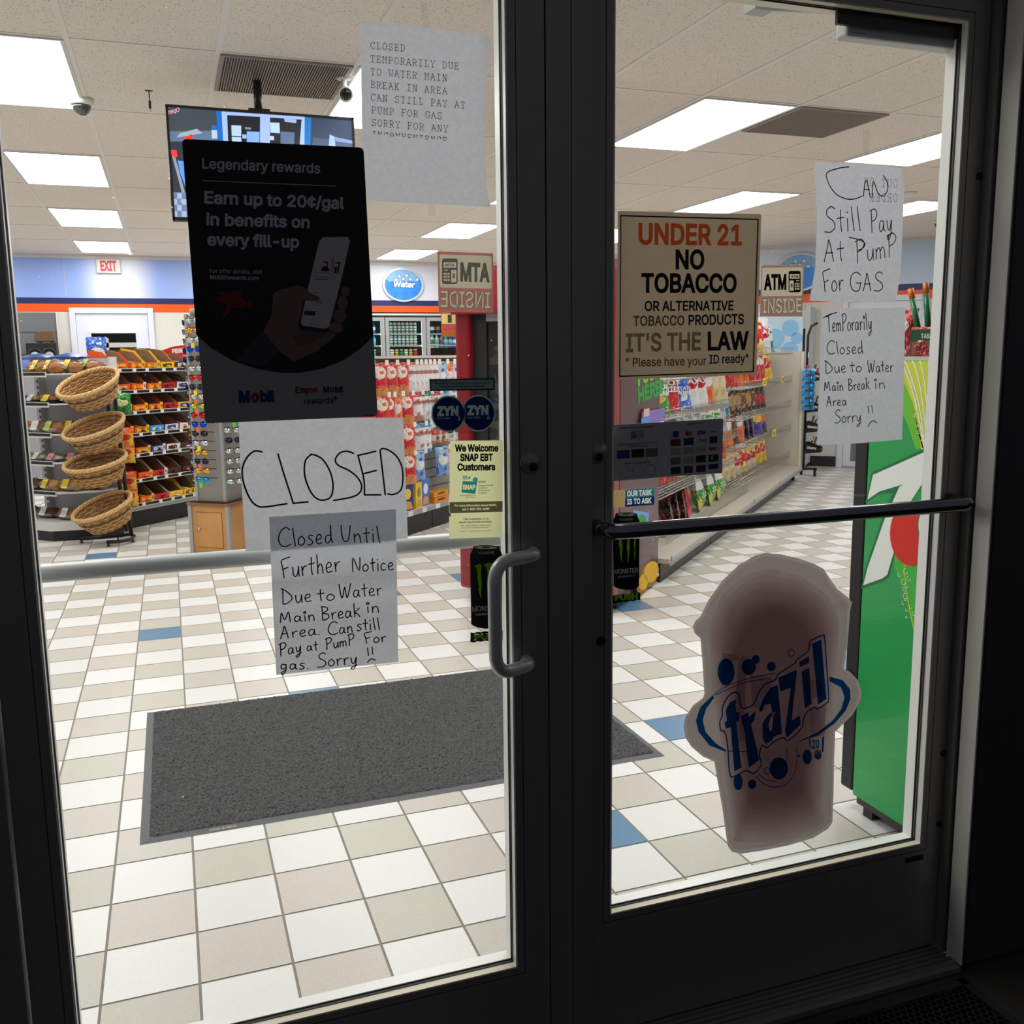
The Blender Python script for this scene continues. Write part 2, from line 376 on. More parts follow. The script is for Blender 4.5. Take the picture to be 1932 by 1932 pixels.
f = MB(); f.box((-.26, -.0375, 1.60), (.27, -.0362, 1.66), mat('shop_reflection_paint', (.75, .76, .72), .4)); f.box((-.13, -.0375, .95), (-.06, -.0362, 1.72), MATS['shop_reflection_paint']); f.build('painted_window_reflection', parent=d3)  # pale bands painted on the dark pane as a reflection of the shop
d4 = white_door("door_4", None, .83); d4.location = L(LD-.001, -.22); d4.rotation_euler.z = R45-math.pi/2
f = MB(); f.box((-.32, -.026, .08), (.32, -.019, .36), m_ss); f.build('kick_plate', parent=d4)
# ================================================================== THE GLASS DOORS
m_al = mat('anodised_aluminium', (.60, .59, .58), .38, .55, noise=.03, nscale=25)
m_bead = mat('bead_lit_white', (.95, .95, .94), .3); m_bead2 = mat('bead_lit_cream', (.95, .92, .82), .35)  # bead colours carry the shop light that falls on the aluminium returns
m_blk = mat('black_rubber', (.03, .03, .035), .5); m_gap = mat('gap_black', (.01, .01, .01), .9)
m_glass = clear_mat('door_glass', (.97, .985, .98), .05, .01, .75)
m_bar = mat('satin_bar', (.93, .94, .94), .34, .0, spec=.8); m_bar2 = mat('polished_bar', (.52, .53, .56), .16, 1)
m_hand = mat('satin_handle', (.85, .85, .85), .36, .35)
def leaf(name, x0, x1, gx0, gx1, z0, z1, gz0, gz1, yf):
    """door leaf: outer face at yf, 44 mm deep, glass in the middle"""
    root = bpy.data.objects.new(name, None); COL.objects.link(root); struct(root); yb, yg = yf+.044, yf+.022
    MB().box((x0, yf, z0), (gx0, yb, z1), m_al).build('stile', parent=root)
    MB().box((gx1, yf, z0), (x1, yb, z1), m_al).build('stile', parent=root)
    MB().box((gx0, yf, z0), (gx1, yb, gz0), m_al).build('bottom_rail', parent=root)
    MB().box((gx0, yf, gz1), (gx1, yb, z1), m_al).build('top_rail', parent=root)
    f = MB()                                    # seam lines of the glazing stops on the outer face
    b = .017
    for a, c in (((gx0-b, gz0-b), (gx0-b+.0012, gz1+b)), ((gx1+b, gz0-b), (gx1+b+.0012, gz1+b)), ((gx0-b, gz0-b), (gx1+b, gz0-b+.0012)), ((gx0-b, gz1+b), (gx1+b, gz1+b+.0012))):
        f.box((a[0], yf-.0004, a[1]), (c[0], yf+.001, c[1]), m_gap)
    f.build('glazing_stop', parent=root)
    f = MB(); g = .003
    for ya, yc in ((yg-.0062, yg-.0032), (yg+.0032, yg+.0052)):
        f.box((gx0-.001, ya, gz0), (gx0+g, yc, gz1), m_blk); f.box((gx1-g, ya, gz0), (gx1+.001, yc, gz1), m_blk)
        f.box((gx0, ya, gz0-.001), (gx1, yc, gz0+g), m_blk); f.box((gx0, ya, gz1-g), (gx1, yc, gz1+.001), m_blk)
    f.build('gasket', parent=root)
    for nm, ya, yc in (('outer_bead', yf-.0006, yg-.0062), ('inner_bead', yg+.0052, yb+.012)):
        f = MB(); t = .0016
        f.box((gx0-t, ya, gz0), (gx0+t, yc, gz1), m_bead); f.box((gx1-t, ya, gz0), (gx1+t, yc, gz1), m_bead); f.box((gx0, ya, gz0-t), (gx1, yc, gz0+t), m_bead2 if nm[0] == 'o' else m_bead); f.box((gx0, ya, gz1-t), (gx1, yc, gz1+t), m_bead2); f.build(nm, parent=root)
    MB().box((gx0-.004, yg-.003, gz0-.004), (gx1+.004, yg+.003, gz1+.004), m_glass).build('glass_pane', parent=root)
    return root
dl = leaf('door_1', -.277, .6375, -.2125, .568, .016, 2.2, .246, 2.10, -.022)
dr = leaf('door_2', .735, 1.648, .79, 1.591, .016, 2.2, .284, 2.093, .02)
def cyl_lock(parent, x, z, y, r=.0215):
    X = Matrix.Translation((x, y, z)) @ Matrix.Rotation(math.pi/2, 4, 'X')
    f = MB(); f.lathe([(r, 0), (r, .003), (r*.86, .006), (r*.84, .0035), (r*.82, .0075), (0, .0075)], m_al, 24, X=X)
    o = f.build('lock_cylinder', parent=parent)
    f = MB(); X2 = Matrix.Translation((x+.002, y-.0076, z-.008)) @ Matrix.Rotation(math.pi/2, 4, 'X')
    f.lathe([(.008, 0), (.008, .0012), (.0066, .0016), (0, .0016)], m_blk, 16, X=X2); f.box((x+.0012, y-.0105, z-.013), (x+.0028, y-.0088, z-.004), m_gap); f.build('keyway', parent=o)
cyl_lock(dl, .606, 1.236, -.022); cyl_lock(dr, .757, 1.243, .02)
f = MB(); X = Matrix.Translation((.766, .02, .872)) @ Matrix.Rotation(math.pi/2, 4, 'X'); f.lathe([(.0095, 0), (.0095, .003), (.007, .005), (.006, .003), (0, .003)], m_blk, 16, X=X); f.build('bolt_cap', parent=dr)
# pull handle on the outside of the left leaf
def bend(a, b, c, r, n=6):
    a, b, c = Vector(a), Vector(b), Vector(c); p, q = b+(a-b).normalized()*r, b+(c-b).normalized()*r
    return [p*(1-t)**2+b*2*t*(1-t)+q*t*t for t in [k/n for k in range(n+1)]]
hp = [(.606, -.02, 1.070), (.606, -.05, 1.070), (.512, -.088, 1.072), (.512, -.088, .868), (.592, -.05, .866), (.592, -.02, .866)]
path = [Vector(hp[0])]+bend(hp[0], hp[1], hp[2], .018)+bend(hp[1], hp[2], hp[3], .04)+bend(hp[2], hp[3], hp[4], .04)+bend(hp[3], hp[4], hp[5], .018)+[Vector(hp[5])]
MB().tube(path, .0122, m_hand, 16).build('pull_handle', parent=dl)
# push bar on the inside of the left leaf
zb = 1.081
path = [Vector((-.24, .022, zb))]+bend((-.24, .022, zb), (-.24, .08, zb), (0, .08, zb), .03)+bend((0, .08, zb), (.604, .08, zb), (.604, .022, zb), .03)+[Vector((.604, .022, zb))]
MB().tube(path, .0155, m_bar, 16).build('push_bar', parent=dl)
# push bar on the outside of the right leaf, inner pull behind it
zb = 1.099
path = [Vector((.757, .02, zb))]+bend((.757, .02, zb), (.757, -.042, zb), (1, -.042, zb), .028)+bend((1, -.042, zb), (1.616, -.042, zb), (1.616, .02, zb), .03)+[Vector((1.616, .02, zb))]
o = MB().tube(path, .0155, m_bar2, 16).build('push_bar', parent=dr)
f = MB(); X = Matrix.Translation((1.605, -.057, zb)) @ Matrix.Rotation(math.pi/2, 4, 'X'); f.lathe([(.006, 0), (.005, .003), (0, .003)], m_blk, 12, X=X); f.build('screw', parent=o)
path = [Vector((.757, .064, 1.06))]+bend((.757, .064, 1.06), (.757, .12, 1.06), (.79, .145, 1.06), .018)+bend((.757, .12, 1.06), (.825, .15, 1.06), (.825, .15, .86), .04)+bend((.825, .15, 1.06), (.825, .15, .875), (.757, .12, .875), .04)+bend((.825, .15, .875), (.757, .12, .875), (.757, .064, .875), .018)+[Vector((.757, .064, .875))]
MB().tube(path, .0122, m_bar, 14).build('pull_handle', parent=dr)
# small maker's plate and rivets on the right leaf
f = MB(); f.box((1.55, .0192, .243), (1.602, .0202, .256), m_blk); f.build('maker_plate', parent=dr)
for z in (1.79, .50, .325):
    f = MB(); X = Matrix.Translation((1.643, .02, z)) @ Matrix.Rotation(math.pi/2, 4, 'X'); f.lathe([(.008, 0), (.007, .003), (0, .0035)], m_blk, 12, X=X); f.build('hinge_screw', parent=dr)
# door closer inside the top of the right leaf
cl = bpy.data.objects.new('door_closer', None); COL.objects.link(cl); tag(cl, 'door closer box inside the top of the right glass door', 'door closer')
m_clb = mat('closer_backplate', (.16, .18, .19), .35, .6); m_cls = mat('closer_silver', (.72, .72, .72), .4, .5)
f = MB(); f.box((1.288, .046, 2.066), (1.589, .054, 2.116), m_clb); bp = f.build('backplate', parent=cl)
for x in (1.297, 1.335, 1.36):
    f = MB(); f.lathe([(.0035, 0), (.003, .002), (0, .002)], m_chr if x < 1.3 else m_gap, 10, X=Matrix.Translation((x, .046, 2.098)) @ Matrix.Rotation(math.pi/2, 4, 'X')); f.build('screw', parent=bp)
f = MB(); f.box((1.318, .054, 2.048), (1.60, .09, 2.094), m_cls); f.build('body', parent=cl, bevel=.006)
f = MB(); f.box((1.33, .0535, 2.0545), (1.362, .054, 2.0575), mat('label_blue', (.45, .55, .75), .4)); f.build('maker_label', parent=cl)
f = MB(); f.tube([(1.36, .08, 2.108), (1.2, .12, 2.112), (1.16, .13, 2.112)], .009, m_cls, 10); f.box((1.14, .11, 2.10), (1.185, .15, 2.122), m_cls); f.build('arm', parent=cl, bevel=.004)
# ---- fixed frame round the doors
fr = bpy.data.objects.new('trim_1', None); COL.objects.link(fr); struct(fr)
MB().box((.6405, -.022, 0), (.728, .075, 2.24), m_al).build('mullion', parent=fr)
MB().box((.6868, -.0224, 0), (.688, -.021, 2.24), m_gap).build('mullion_seam', parent=fr)
MB().box((.632, .01, 0), (.6405, .05, 2.24), m_gap).build('door_stop', parent=fr)
f = MB(); f.box((-.36, -.03, 0), (-.2815, .075, 2.24), m_al); f.build('jamb', parent=fr)
f = MB(); f.box((1.652, -.004, .006), (1.662, .062, 2.24), m_al); f.build('jamb', parent=fr)
m_pt = mat('cream_paint', (.93, .92, .89), .5)
MB().box((1.658, -.0565, .004), (1.6635, -.012, 2.3), m_pt).build('jamb_return', parent=fr)
MB().box((-.36, -.03, 2.204), (1.655, .075, 2.24), m_al).build('header', parent=fr)
f = MB(); f.box((-.2815, -.06, -.01), (1.655, .08, .004), m_al)
for y in (-.045, -.03, -.015, .0, .015, .03, .05): f.box((-.2815, y, .004), (1.655, y+.006, .010), m_al)
f.build('threshold', parent=fr)
# corner cladding of the outer wall to the right
MB().box((1.667, -.0605, .01), (1.70, -.058, 3.0), m_out).build('corner_bead', parent=fr)
# ---- rubber scraper mat outside
mt = thing('scraper_mat', 'black rubber honeycomb scraper mat on the ground outside the right door', 'mat', (0, 0, -.012))
m_rub = mat('mat_rubber', (.10, .10, .10), .7)
X0, X1, Y0, Y1 = .55, 1.635, -.95, -.088
f = MB()
for a, b in (((X0, Y0), (X1, Y0+.02)), ((X0, Y1-.02), (X1, Y1)), ((X0, Y0), (X0+.02, Y1)), ((X1-.02, Y0), (X1, Y1))): f.box((a[0], a[1], 0), (b[0], b[1], .012), m_rub)
f.build('border', parent=mt)
f = MB(); r = .0095; dx, dy = r*3**.5, r*1.5; row = 0; y = Y0+.02
import itertools
segs = set()
while y < Y1-.02:
    x = X0+.02+(dx/2 if row % 2 else 0)
    while x < X1-.02:
        h = [(x+r*math.sin(math.pi/3*k), y+r*math.cos(math.pi/3*k)) for k in range(6)]
        for k in range(6):
            a, b = h[k], h[(k+1) % 6]; ka = tuple(sorted(((round(a[0]*2e3), round(a[1]*2e3)), (round(b[0]*2e3), round(b[1]*2e3)))))
            if ka in segs: continue
            segs.add(ka); d = Vector((b[0]-a[0], b[1]-a[1], 0)); n = Vector((-d.y, d.x, 0)).normalized()*.0011
            A, B = Vector((a[0], a[1], 0)), Vector((b[0], b[1], 0)); u = Vector((0, 0, .01))
            f.add([A-n, B-n, B+n, A+n, A-n+u, B-n+u, B+n+u, A+n+u], [(4, 5, 6, 7), (0, 1, 5, 4), (2, 3, 7, 6)], m_rub)
        x += dx
    y += dy; row += 1
f.build('honeycomb', parent=mt)
# ---- carpet mat inside
cm = thing('floor_mat', 'large charcoal carpet mat with grey rubber edge on the tiles inside the doors', 'mat', (0, 0, 0))
m_ce = mat('mat_edge', (.36, .365, .38), .6); m_cp = mat('mat_pile', (.37, .375, .38), .95, noise=.5, nscale=170, bump=.8, bscale=420)
X0, X1, Y0, Y1 = -.168, 1.592, 1.243, 2.387
f = MB(); e = .03
f.add([(X0, Y0, .0015), (X1, Y0, .0015), (X1, Y1, .0015), (X0, Y1, .0015), (X0+e, Y0+e, .008), (X1-e, Y0+e, .008), (X1-e, Y1-e, .008), (X0+e, Y1-e, .008)], [(0, 1, 5, 4), (1, 2, 6, 5), (2, 3, 7, 6), (3, 0, 4, 7)], m_ce)
f.build('rubber_edge', parent=cm)
f = MB(); nx, ny = 330, 210; r = random.Random(5); vs = []; fs = []
for j in range(ny+1):
    for i in range(nx+1): vs.append((X0+.027+(X1-X0-.054)*i/nx+r.uniform(-.002, .002), Y0+.027+(Y1-Y0-.054)*j/ny+r.uniform(-.002, .002), .008+(0 if i in (0, nx) or j in (0, ny) else r.uniform(.001, .0065))))
fs = [(j*(nx+1)+i, j*(nx+1)+i+1, (j+1)*(nx+1)+i+1, (j+1)*(nx+1)+i) for j in range(ny) for i in range(nx)]
f.add(vs, fs, m_cp); f.build('carpet_pile', parent=cm)
f = MB(); put_text(f, 'CONTROL OF TRAFFIC', (.03, Y0+.008, .0045), (.11, Y0+.008, .0045), (.03, Y0+.017, .006), mat('mat_print', (.85, .83, .7), .6)); f.build('edge_print', parent=cm)
# ================================================================== NOTICES AND STICKERS ON THE GLASS
m_ink = mat('marker_ink', (.02, .02, .03), .6); m_type = mat('typed_ink', (.05, .05, .055), .7); m_ghost = mat('printed_ink_faint', (.16, .16, .17), .8)
m_paper = sheet_mat('white_paper', (.86, .86, .87), (.84, .85, .88), .52, .10, 150)
m_tape = clear_mat('clear_tape', (.99, .99, .99), .16, .2, .9)
class Px:
    """positions on a zoomed view of the photograph, put down on the plane y"""
    def __init__(s, ox, oy, k, y): s.ox, s.oy, s.k, s.y = ox, oy, k, y
    def __call__(s, x, y, d=0): return aty(s.ox+s.k*x, s.oy+s.k*y, s.y-d)
    def poly(s, pts, d=0): return [s(x, y, d) for x, y in pts]
def sheet(mb, pts, m, t=0):
    """flat sheet with an outline; boards also get a thickness t"""
    if not t: return mb.face(pts, m)
    n = len(pts); v = [Vector(p) for p in pts]; w = [p+Vector((0, t, 0)) for p in v]
    mb.add(v+w, [tuple(range(n)), tuple(range(2*n-1, n-1, -1))]+[(i, (i+1) % n, (i+1) % n+n, i+n) for i in range(n)], m)
def rounded(q, r, n=4):
    out = []; k = len(q)
    for i in range(k):
        a, b, c = Vector(q[i-1]), Vector(q[i]), Vector(q[(i+1) % k])
        out += bend(a, b, c, r, n)
    return out
def line_text(mb, P, txt, a, b, h, m, d=.0006, bold=0, mirror=False, up=None):
    p0, p1 = P(*a, d), P(*b, d); put_text(mb, txt, p0, p1, P(a[0]+(up or 0), a[1]-h, d), m, bold, None, mirror)
def loops_of(txt, a, b, h, bold=0, mirror=False):
    """outlines of a line of lettering in zoomed-view units"""
    global CAPH
    if CAPH is None: CAPH = max(v[1] for v in glyphs('H')[0])
    glyphs(txt, bold); lo = _tc[(txt, bold, None)][2]; x0 = min(p[0] for l in lo for p in l); x1 = max(p[0] for l in lo for p in l)
    M = lambda p: (a[0]+(b[0]-a[0])*(((x1-p[0]) if mirror else (p[0]-x0))/(x1-x0)), a[1]+(b[1]-a[1])*(((x1-p[0]) if mirror else (p[0]-x0))/(x1-x0))-h*p[1]/CAPH)
    return [[M(p) for p in lp] for lp in lo]
def cut(mb, P, outer, holes, m, d):
    """printed colour with letters or shapes left open, so the layer behind shows through"""
    vo, fo = fill([outer]+holes, lambda c: (winding(c, [outer]) != 0) & (winding(c, holes) == 0), 1e-4)
    mb.add([P(x, y, d) for x, y in vo], fo, m)
# ---- handwriting
HW = {'C': (.75, '.72,.86 .5,1 .2,.85 .03,.45 .15,.1 .45,0 .75,.1'), 'l': (.22, '.05,.95 .1,.5 .18,0'), 'o': (.46, '.25,.48 .08,.36 .05,.12 .2,0 .38,.1 .42,.3 .25,.48'),
 's': (.4, '.36,.46 .2,.5 .1,.38 .25,.25 .35,.12 .2,-.02 .05,.02'), 'e': (.45, '.05,.22 .35,.3 .32,.48 .18,.48 .06,.28 .15,.02 .42,.06'), 'd': (.5, '.36,.42 .15,.42 .05,.2 .15,.02 .34,.12 .4,.4 .38,.95;.38,.95 .4,.3 .5,.02'),
 'U': (.6, '.05,.95 .08,.4 .2,.06 .4,.1 .5,.5 .55,.95'), 'n': (.45, '.05,.48 .08,0;.08,.3 .22,.48 .35,.38 .4,0'), 't': (.36, '.18,.85 .18,.3 .22,0;.0,.52 .36,.56'), 'i': (.16, '.08,.5 .1,0;.06,.75 .1,.72'), 'I': (.2, '.1,.45 .12,0;.02,.72 .1,.8 .18,.72 .1,.64 .02,.72'),
 'F': (.55, '.55,1 .3,.95 .02,.85 .1,.45 .16,0;.1,.42 .42,.5'), 'u': (.45, '.05,.48 .08,.12 .22,0 .36,.2 .4,.48;.4,.48 .42,0'), 'r': (.36, '.05,.46 .1,0;.09,.26 .2,.44 .36,.46'), 'h': (.45, '.06,.95 .1,.4 .1,0;.1,.3 .25,.48 .36,.36 .42,0'),
 'N': (.62, '.05,0 .08,.95 .5,.05 .58,.95'), 'c': (.4, '.36,.42 .18,.48 .05,.25 .15,.02 .38,.06'), 'D': (.72, '.1,.95 .1,.5 .1,0 .12,0;.0,.98 .3,.8 .62,.45 .6,.2 .3,0 .1,0'), 'W': (.85, '.02,.95 .15,.1 .25,.1 .4,.75 .5,.1 .6,.1 .82,.95'),
 'a': (.5, '.36,.42 .15,.46 .04,.2 .14,0 .32,.12 .4,.42;.4,.42 .4,.1 .5,.02'), 'M': (.8, '.02,0 .1,.8 .25,.3 .36,.3 .55,.85 .66,0'), 'm': (.62, '.03,.46 .06,0;.06,.32 .18,.48 .28,.36 .3,0;.3,.32 .42,.48 .54,.36 .56,0'),
 'B': (.62, '.08,.95 .1,0;.0,.98 .4,.9 .45,.68 .14,.5 .5,.38 .52,.12 .12,0'), 'k': (.5, '.06,.95 .1,0;.45,.6 .12,.3 .3,.2 .48,-.04'), 'A': (.6, '.02,0 .2,.6 .28,.95 .4,.5 .5,0;.1,.36 .48,.38'), 'S': (.62, '.58,.9 .4,1 .15,.85 .2,.62 .5,.42 .58,.18 .35,0 .02,.02'),
 'y': (.5, '.06,.46 .12,.12 .28,.06 .4,.46;.42,.46 .36,-.1 .2,-.36 .04,-.3 .2,-.18 .45,-.08'), 'P': (.58, '.1,.95 .12,.4 .12,-.02;.0,.92 .35,1 .55,.8 .4,.55 .12,.46'), 'p': (.5, '.06,.5 .1,0 .1,-.3;.06,.4 .25,.52 .42,.4 .3,.12 .1,.14'),
 'g': (.5, '.38,.4 .15,.46 .06,.2 .2,.04 .38,.2;.4,.42 .36,-.1 .2,-.4 .06,-.3 .3,-.1'), 'G': (.75, '.7,.85 .45,1 .12,.8 .05,.35 .25,.02 .6,.05 .7,.4;.42,.42 .78,.42'), '.': (.14, '.06,.02 .08,.0'), 'T': (.6, '.0,.86 .3,.94 .6,1;.28,.92 .3,.4 .34,0')}
def hand(mb, P, txt, a, b, H, w, m, slant=.06, d=.0005):
    tot = sum(HW[c][0]+.1 for c in txt)-.1; x = 0
    A, B = Vector(a), Vector(b); e = (B-A)/tot
    for c in txt:
        gw, st = HW[c]
        for s in st.split(';'):
            q = [tuple(map(float, p.split(','))) for p in s.split()]
            ribbon(mb, [P(A.x+e.x*(x+p.x)+slant*H*p.y, A.y+e.y*(x+p.x)-H*p.y, d) for p in catmull([Vector((u, v)) for u, v in q], 4)], w, m)
        x += gw+.1
def strokes(mb, P, ss, w, m, d=.0005):
    for s in ss: ribbon(mb, [P(p.x, p.y, d) for p in catmull([Vector(q) for q in s], 6)], w, m)
# ---- typewriter face with slab serifs (single line strokes)
TY = {'A': '.05,0 .45,1 .2,1;.45,1 .95,0;.2,.38 .78,.38;-.02,0 .22,0;.75,0 1.02,0', 'B': '.05,0 .6,0 .9,.12 .9,.38 .6,.52 .18,.52;.6,.52 .82,.64 .82,.88 .55,1 .05,1;.18,0 .18,1', 'C': '.92,.75 .92,1;.92,.8 .7,1 .35,1 .1,.75 .1,.25 .35,0 .7,0 .92,.18',
 'D': '.05,0 .55,0 .9,.25 .9,.75 .55,1 .05,1;.18,0 .18,1', 'E': '.05,0 .9,0 .9,.25;.18,0 .18,1;.05,1 .86,1 .86,.78;.18,.52 .6,.52;.6,.4 .6,.64', 'F': '.05,0 .5,0;.18,0 .18,1;.05,1 .9,1 .9,.75;.18,.52 .62,.52;.62,.4 .62,.64', 'G': '.88,.8 .65,1 .35,1 .08,.75 .08,.25 .35,0 .65,0 .88,.12 .88,.45;.6,.45 1,.45;.88,.78 .88,1',
 'I': '.15,0 .85,0;.5,0 .5,1;.15,1 .85,1', 'K': '.02,0 .36,0;.18,0 .18,1;.02,1 .36,1;.82,1 .18,.4;.38,.55 .85,0;.68,0 1,0;.62,1 .95,1', 'L': '.05,0 .92,0 .92,.32;.3,0 .3,1;.05,1 .55,1', 'M': '.0,0 .3,0;.14,0 .14,1;.0,1 .18,1 .5,.35 .82,1 1,1;.86,1 .86,0;.7,0 1,0', 'N': '.0,0 .32,0;.16,0 .16,1;.0,1 .2,1 .82,0;.82,0 .82,1;.66,1 1,1',
 'O': '.35,1 .08,.75 .08,.25 .35,0 .65,0 .92,.25 .92,.75 .65,1 .35,1', 'P': '.05,0 .5,0;.2,0 .2,1;.05,1 .6,1 .9,.86 .9,.6 .6,.44 .2,.44', 'R': '.02,0 .36,0;.18,0 .18,1;.02,1 .55,1 .85,.86 .85,.62 .55,.48 .18,.48;.5,.48 .82,0 1,0', 'S': '.82,.78 .82,1;.82,.8 .6,1 .35,1 .12,.86 .14,.6 .45,.52 .7,.48 .9,.32 .84,.1 .6,0 .35,0 .12,.2;.12,0 .12,.24',
 'T': '.25,0 .75,0;.5,0 .5,1;.05,.74 .05,1 .95,1 .95,.74', 'U': '.16,1 .16,.25 .35,0 .65,0 .84,.25 .84,1;.0,1 .34,1;.66,1 1,1', 'V': '.1,1 .5,0 .9,1;-.02,1 .28,1;.72,1 1.02,1', 'W': '.08,1 .26,0 .5,.66 .74,0 .92,1;-.02,1 .26,1;.74,1 1.02,1', 'Y': '.08,1 .5,.45 .92,1;.5,.45 .5,0;.28,0 .72,0;-.02,1 .25,1;.75,1 1.02,1'}
def typed(mb, P, txt, a, adv, H, w, m, d=.0005, cut=None):
    for i, c in enumerate(txt):
        if c == ' ': continue
        for s in TY[c].split(';'):
            q = [tuple(map(float, p.split(','))) for p in s.split()]
            if cut is not None:
                r = []
                for k in range(len(q)-1):
                    for t in range(8): r.append((q[k][0]+(q[k+1][0]-q[k][0])*t/8, q[k][1]+(q[k+1][1]-q[k][1])*t/8))
                r.append(q[-1]); q = [p for p in r if p[1] > cut]
                if len(q) < 2: continue
            ribbon(mb, [P(a[0]+adv[0]*(i+.74*x), a[1]+adv[1]*(i+.74*x)-H*y, d) for x, y in q], w, m)
def notice(name, label, P, outline, group='paper notices taped to the glass doors'):
    f = MB(); sheet(f, P.poly(outline), m_paper); o = f.build(name); tag(o, label, 'paper notice', group); return o
def tape(parent, P, pts): f = MB(); sheet(f, P.poly(pts, .0006), m_tape); f.build('tape', parent=parent)
YL, YR = -.0042, .0378                       # outer glass faces
# typed notice, top of the left door
P = Px(680, 20, .2071, YL)
o = notice('paper_notice', 'typed CLOSED TEMPORARILY notice taped high on the left glass door', P, [(0, 100), (200, 108), (560, 150), (860, 190), (1170, 228), (1158, 400), (1145, 700), (1137, 1000), (1136, 1350), (1150, 1620), (1185, 1790), (600, 1762), (65, 1730), (30, 1500), (12, 1000), (5, 500)])
f = MB()
for i, (t, x, y) in enumerate([('CLOSED', 92, 345), ('TEMPORARILY DUE', 92, 467), ('TO WATER MAIN', 93, 584), ('BREAK IN AREA', 94, 702), ('CAN STILL PAY AT', 95, 818), ('PUMP FOR GAS', 101, 934), ('SORRY FOR ANY', 102, 1048)]):
    typed(f, P, t, (x, y), (54.6, 4.75), 60, .0009, m_type)
typed(f, P, 'INCONVENIENCE', (106, 1160), (53.6, 4.5), 60, .0009, m_type, cut=.5)
f.build('typed_text', parent=o)
tape(o, P, [(545, -60), (612, -60), (630, 160), (575, 155)]); tape(o, P, [(620, 1740), (685, 1745), (680, 1870), (612, 1868)])
# big CLOSED sheet
P = Px(440, 780, .26397, YL)
o = notice('paper_notice', 'landscape sheet with large handwritten CLOSED on the left glass door', P, [(35, 30), (1215, 30), (1232, 450), (1248, 893), (660, 945), (90, 988), (60, 520)])
f = MB()
strokes(f, P, [[(205, 275), (150, 270), (95, 320), (65, 400), (75, 500), (120, 610), (170, 660), (230, 668), (385, 645)], [(320, 290), (355, 410), (400, 550), (430, 645)], [(428, 643), (535, 632)],
  [(560, 292), (520, 330), (508, 400), (520, 480), (560, 570), (610, 615), (670, 615), (705, 580), (713, 500), (690, 410), (640, 330), (590, 300), (555, 292)], [(860, 285), (810, 270), (760, 285), (730, 330), (750, 370), (830, 410), (890, 460), (918, 520), (900, 570), (840, 600), (718, 622)],
  [(1020, 270), (960, 285), (892, 300)], [(892, 300), (910, 370), (935, 480), (938, 582)], [(938, 582), (1055, 582)], [(935, 430), (1022, 408)], [(1050, 270), (1060, 350), (1075, 480), (1087, 582)],
  [(1048, 270), (1065, 252), (1110, 262), (1170, 310), (1205, 380), (1213, 450), (1205, 530), (1180, 565), (1140, 580), (1105, 575)]], .0029, m_ink)
f.build('handwriting', parent=o)
# Closed until further notice
P = Px(440, 780, .26397, YL-.0022)
o = notice('paper_notice', 'handwritten Closed Until Further Notice sheet overlapping the large CLOSED sheet', P, [(257, 740), (700, 712), (1162, 685), (1170, 1150), (1180, 1775), (760, 1820), (308, 1870), (280, 1300)])
f = MB(); w = .0021
for t, a, b, H in [('Closed', (322, 955), (712, 926), 135), ('Until', (768, 920), (1052, 925), 125), ('Further', (345, 1178), (765, 1128), 145), ('Notice', (850, 1132), (1148, 1118), 105), ('Due', (345, 1362), (560, 1345), 112), ('to', (600, 1340), (728, 1335), 95), ('Water', (757, 1322), (1062, 1298), 105),
   ('MaIn', (335, 1495), (585, 1480), 85), ('Break', (630, 1480), (908, 1450), 100), ('In', (950, 1425), (1045, 1422), 92), ('Area.', (335, 1612), (622, 1580), 92), ('Can', (678, 1585), (855, 1565), 92), ('still', (880, 1552), (1050, 1545), 90), ('Pay', (330, 1735), (490, 1702), 90), ('at', (525, 1698), (605, 1690), 72), ('PumP', (660, 1688), (868, 1652), 80), ('For', (938, 1645), (1092, 1632), 82), ('gas.', (335, 1832), (540, 1825), 82), ('Sorry', (600, 1815), (890, 1788), 100)]:
    hand(f, P, t, a, b, H, w, m_ink, -.03)
strokes(f, P, [[(960, 1675), (967, 1730)], [(993, 1668), (997, 1720)], [(960, 1780), (985, 1755), (1018, 1763)]], w, m_ink)
f.build('handwriting', parent=o)
# CAN still pay at pump
P = Px(1400, 280, .3106, YR)
o = notice('paper_notice', 'handwritten CAN Still Pay At Pump sheet, upper of two on the right door', P, [(440, 83), (700, 92), (965, 120), (985, 235), (975, 520), (964, 750), (935, 938), (680, 935), (410, 925), (445, 720), (455, 420)])
f = MB(); w = .0022
strokes(f, P, [[(650, 112), (590, 120), (515, 150), (530, 220), (575, 280), (640, 308), (690, 305), (728, 290)], [(738, 292), (745, 215), (757, 195), (770, 250), (778, 298)], [(740, 250), (775, 250)], [(790, 292), (797, 200), (828, 275), (862, 288), (884, 250), (880, 200), (858, 165)]], w, m_ink)
for t, a, b, H in [('Still', (500, 510), (722, 500), 155), ('Pay', (780, 510), (915, 500), 140), ('At', (497, 688), (620, 683), 140), ('PumP', (690, 697), (940, 650), 140), ('For', (492, 872), (615, 865), 138), ('GAS', (655, 867), (858, 865), 115)]: hand(f, P, t, a, b, H, w, m_ink, -.02)
strokes(f, P, [[(650, 540), (700, 552), (745, 575), (735, 605), (700, 620)]], w, m_ink)
f.build('handwriting', parent=o)
f = MB(); typed(f, P, 'OUT OF', (945, 238), (-35.5, -1.8), 48, .0009, m_ghost, d=.0004); typed(f, P, 'ORDER', (945, 325), (-36, -1), 48, .0009, m_ghost, d=.0004); f.build('mirrored_print', parent=o)
tape(o, P, [(738, -115), (775, -115), (772, 95), (735, 92)])
P = Px(1400, 280, .3106, YR)
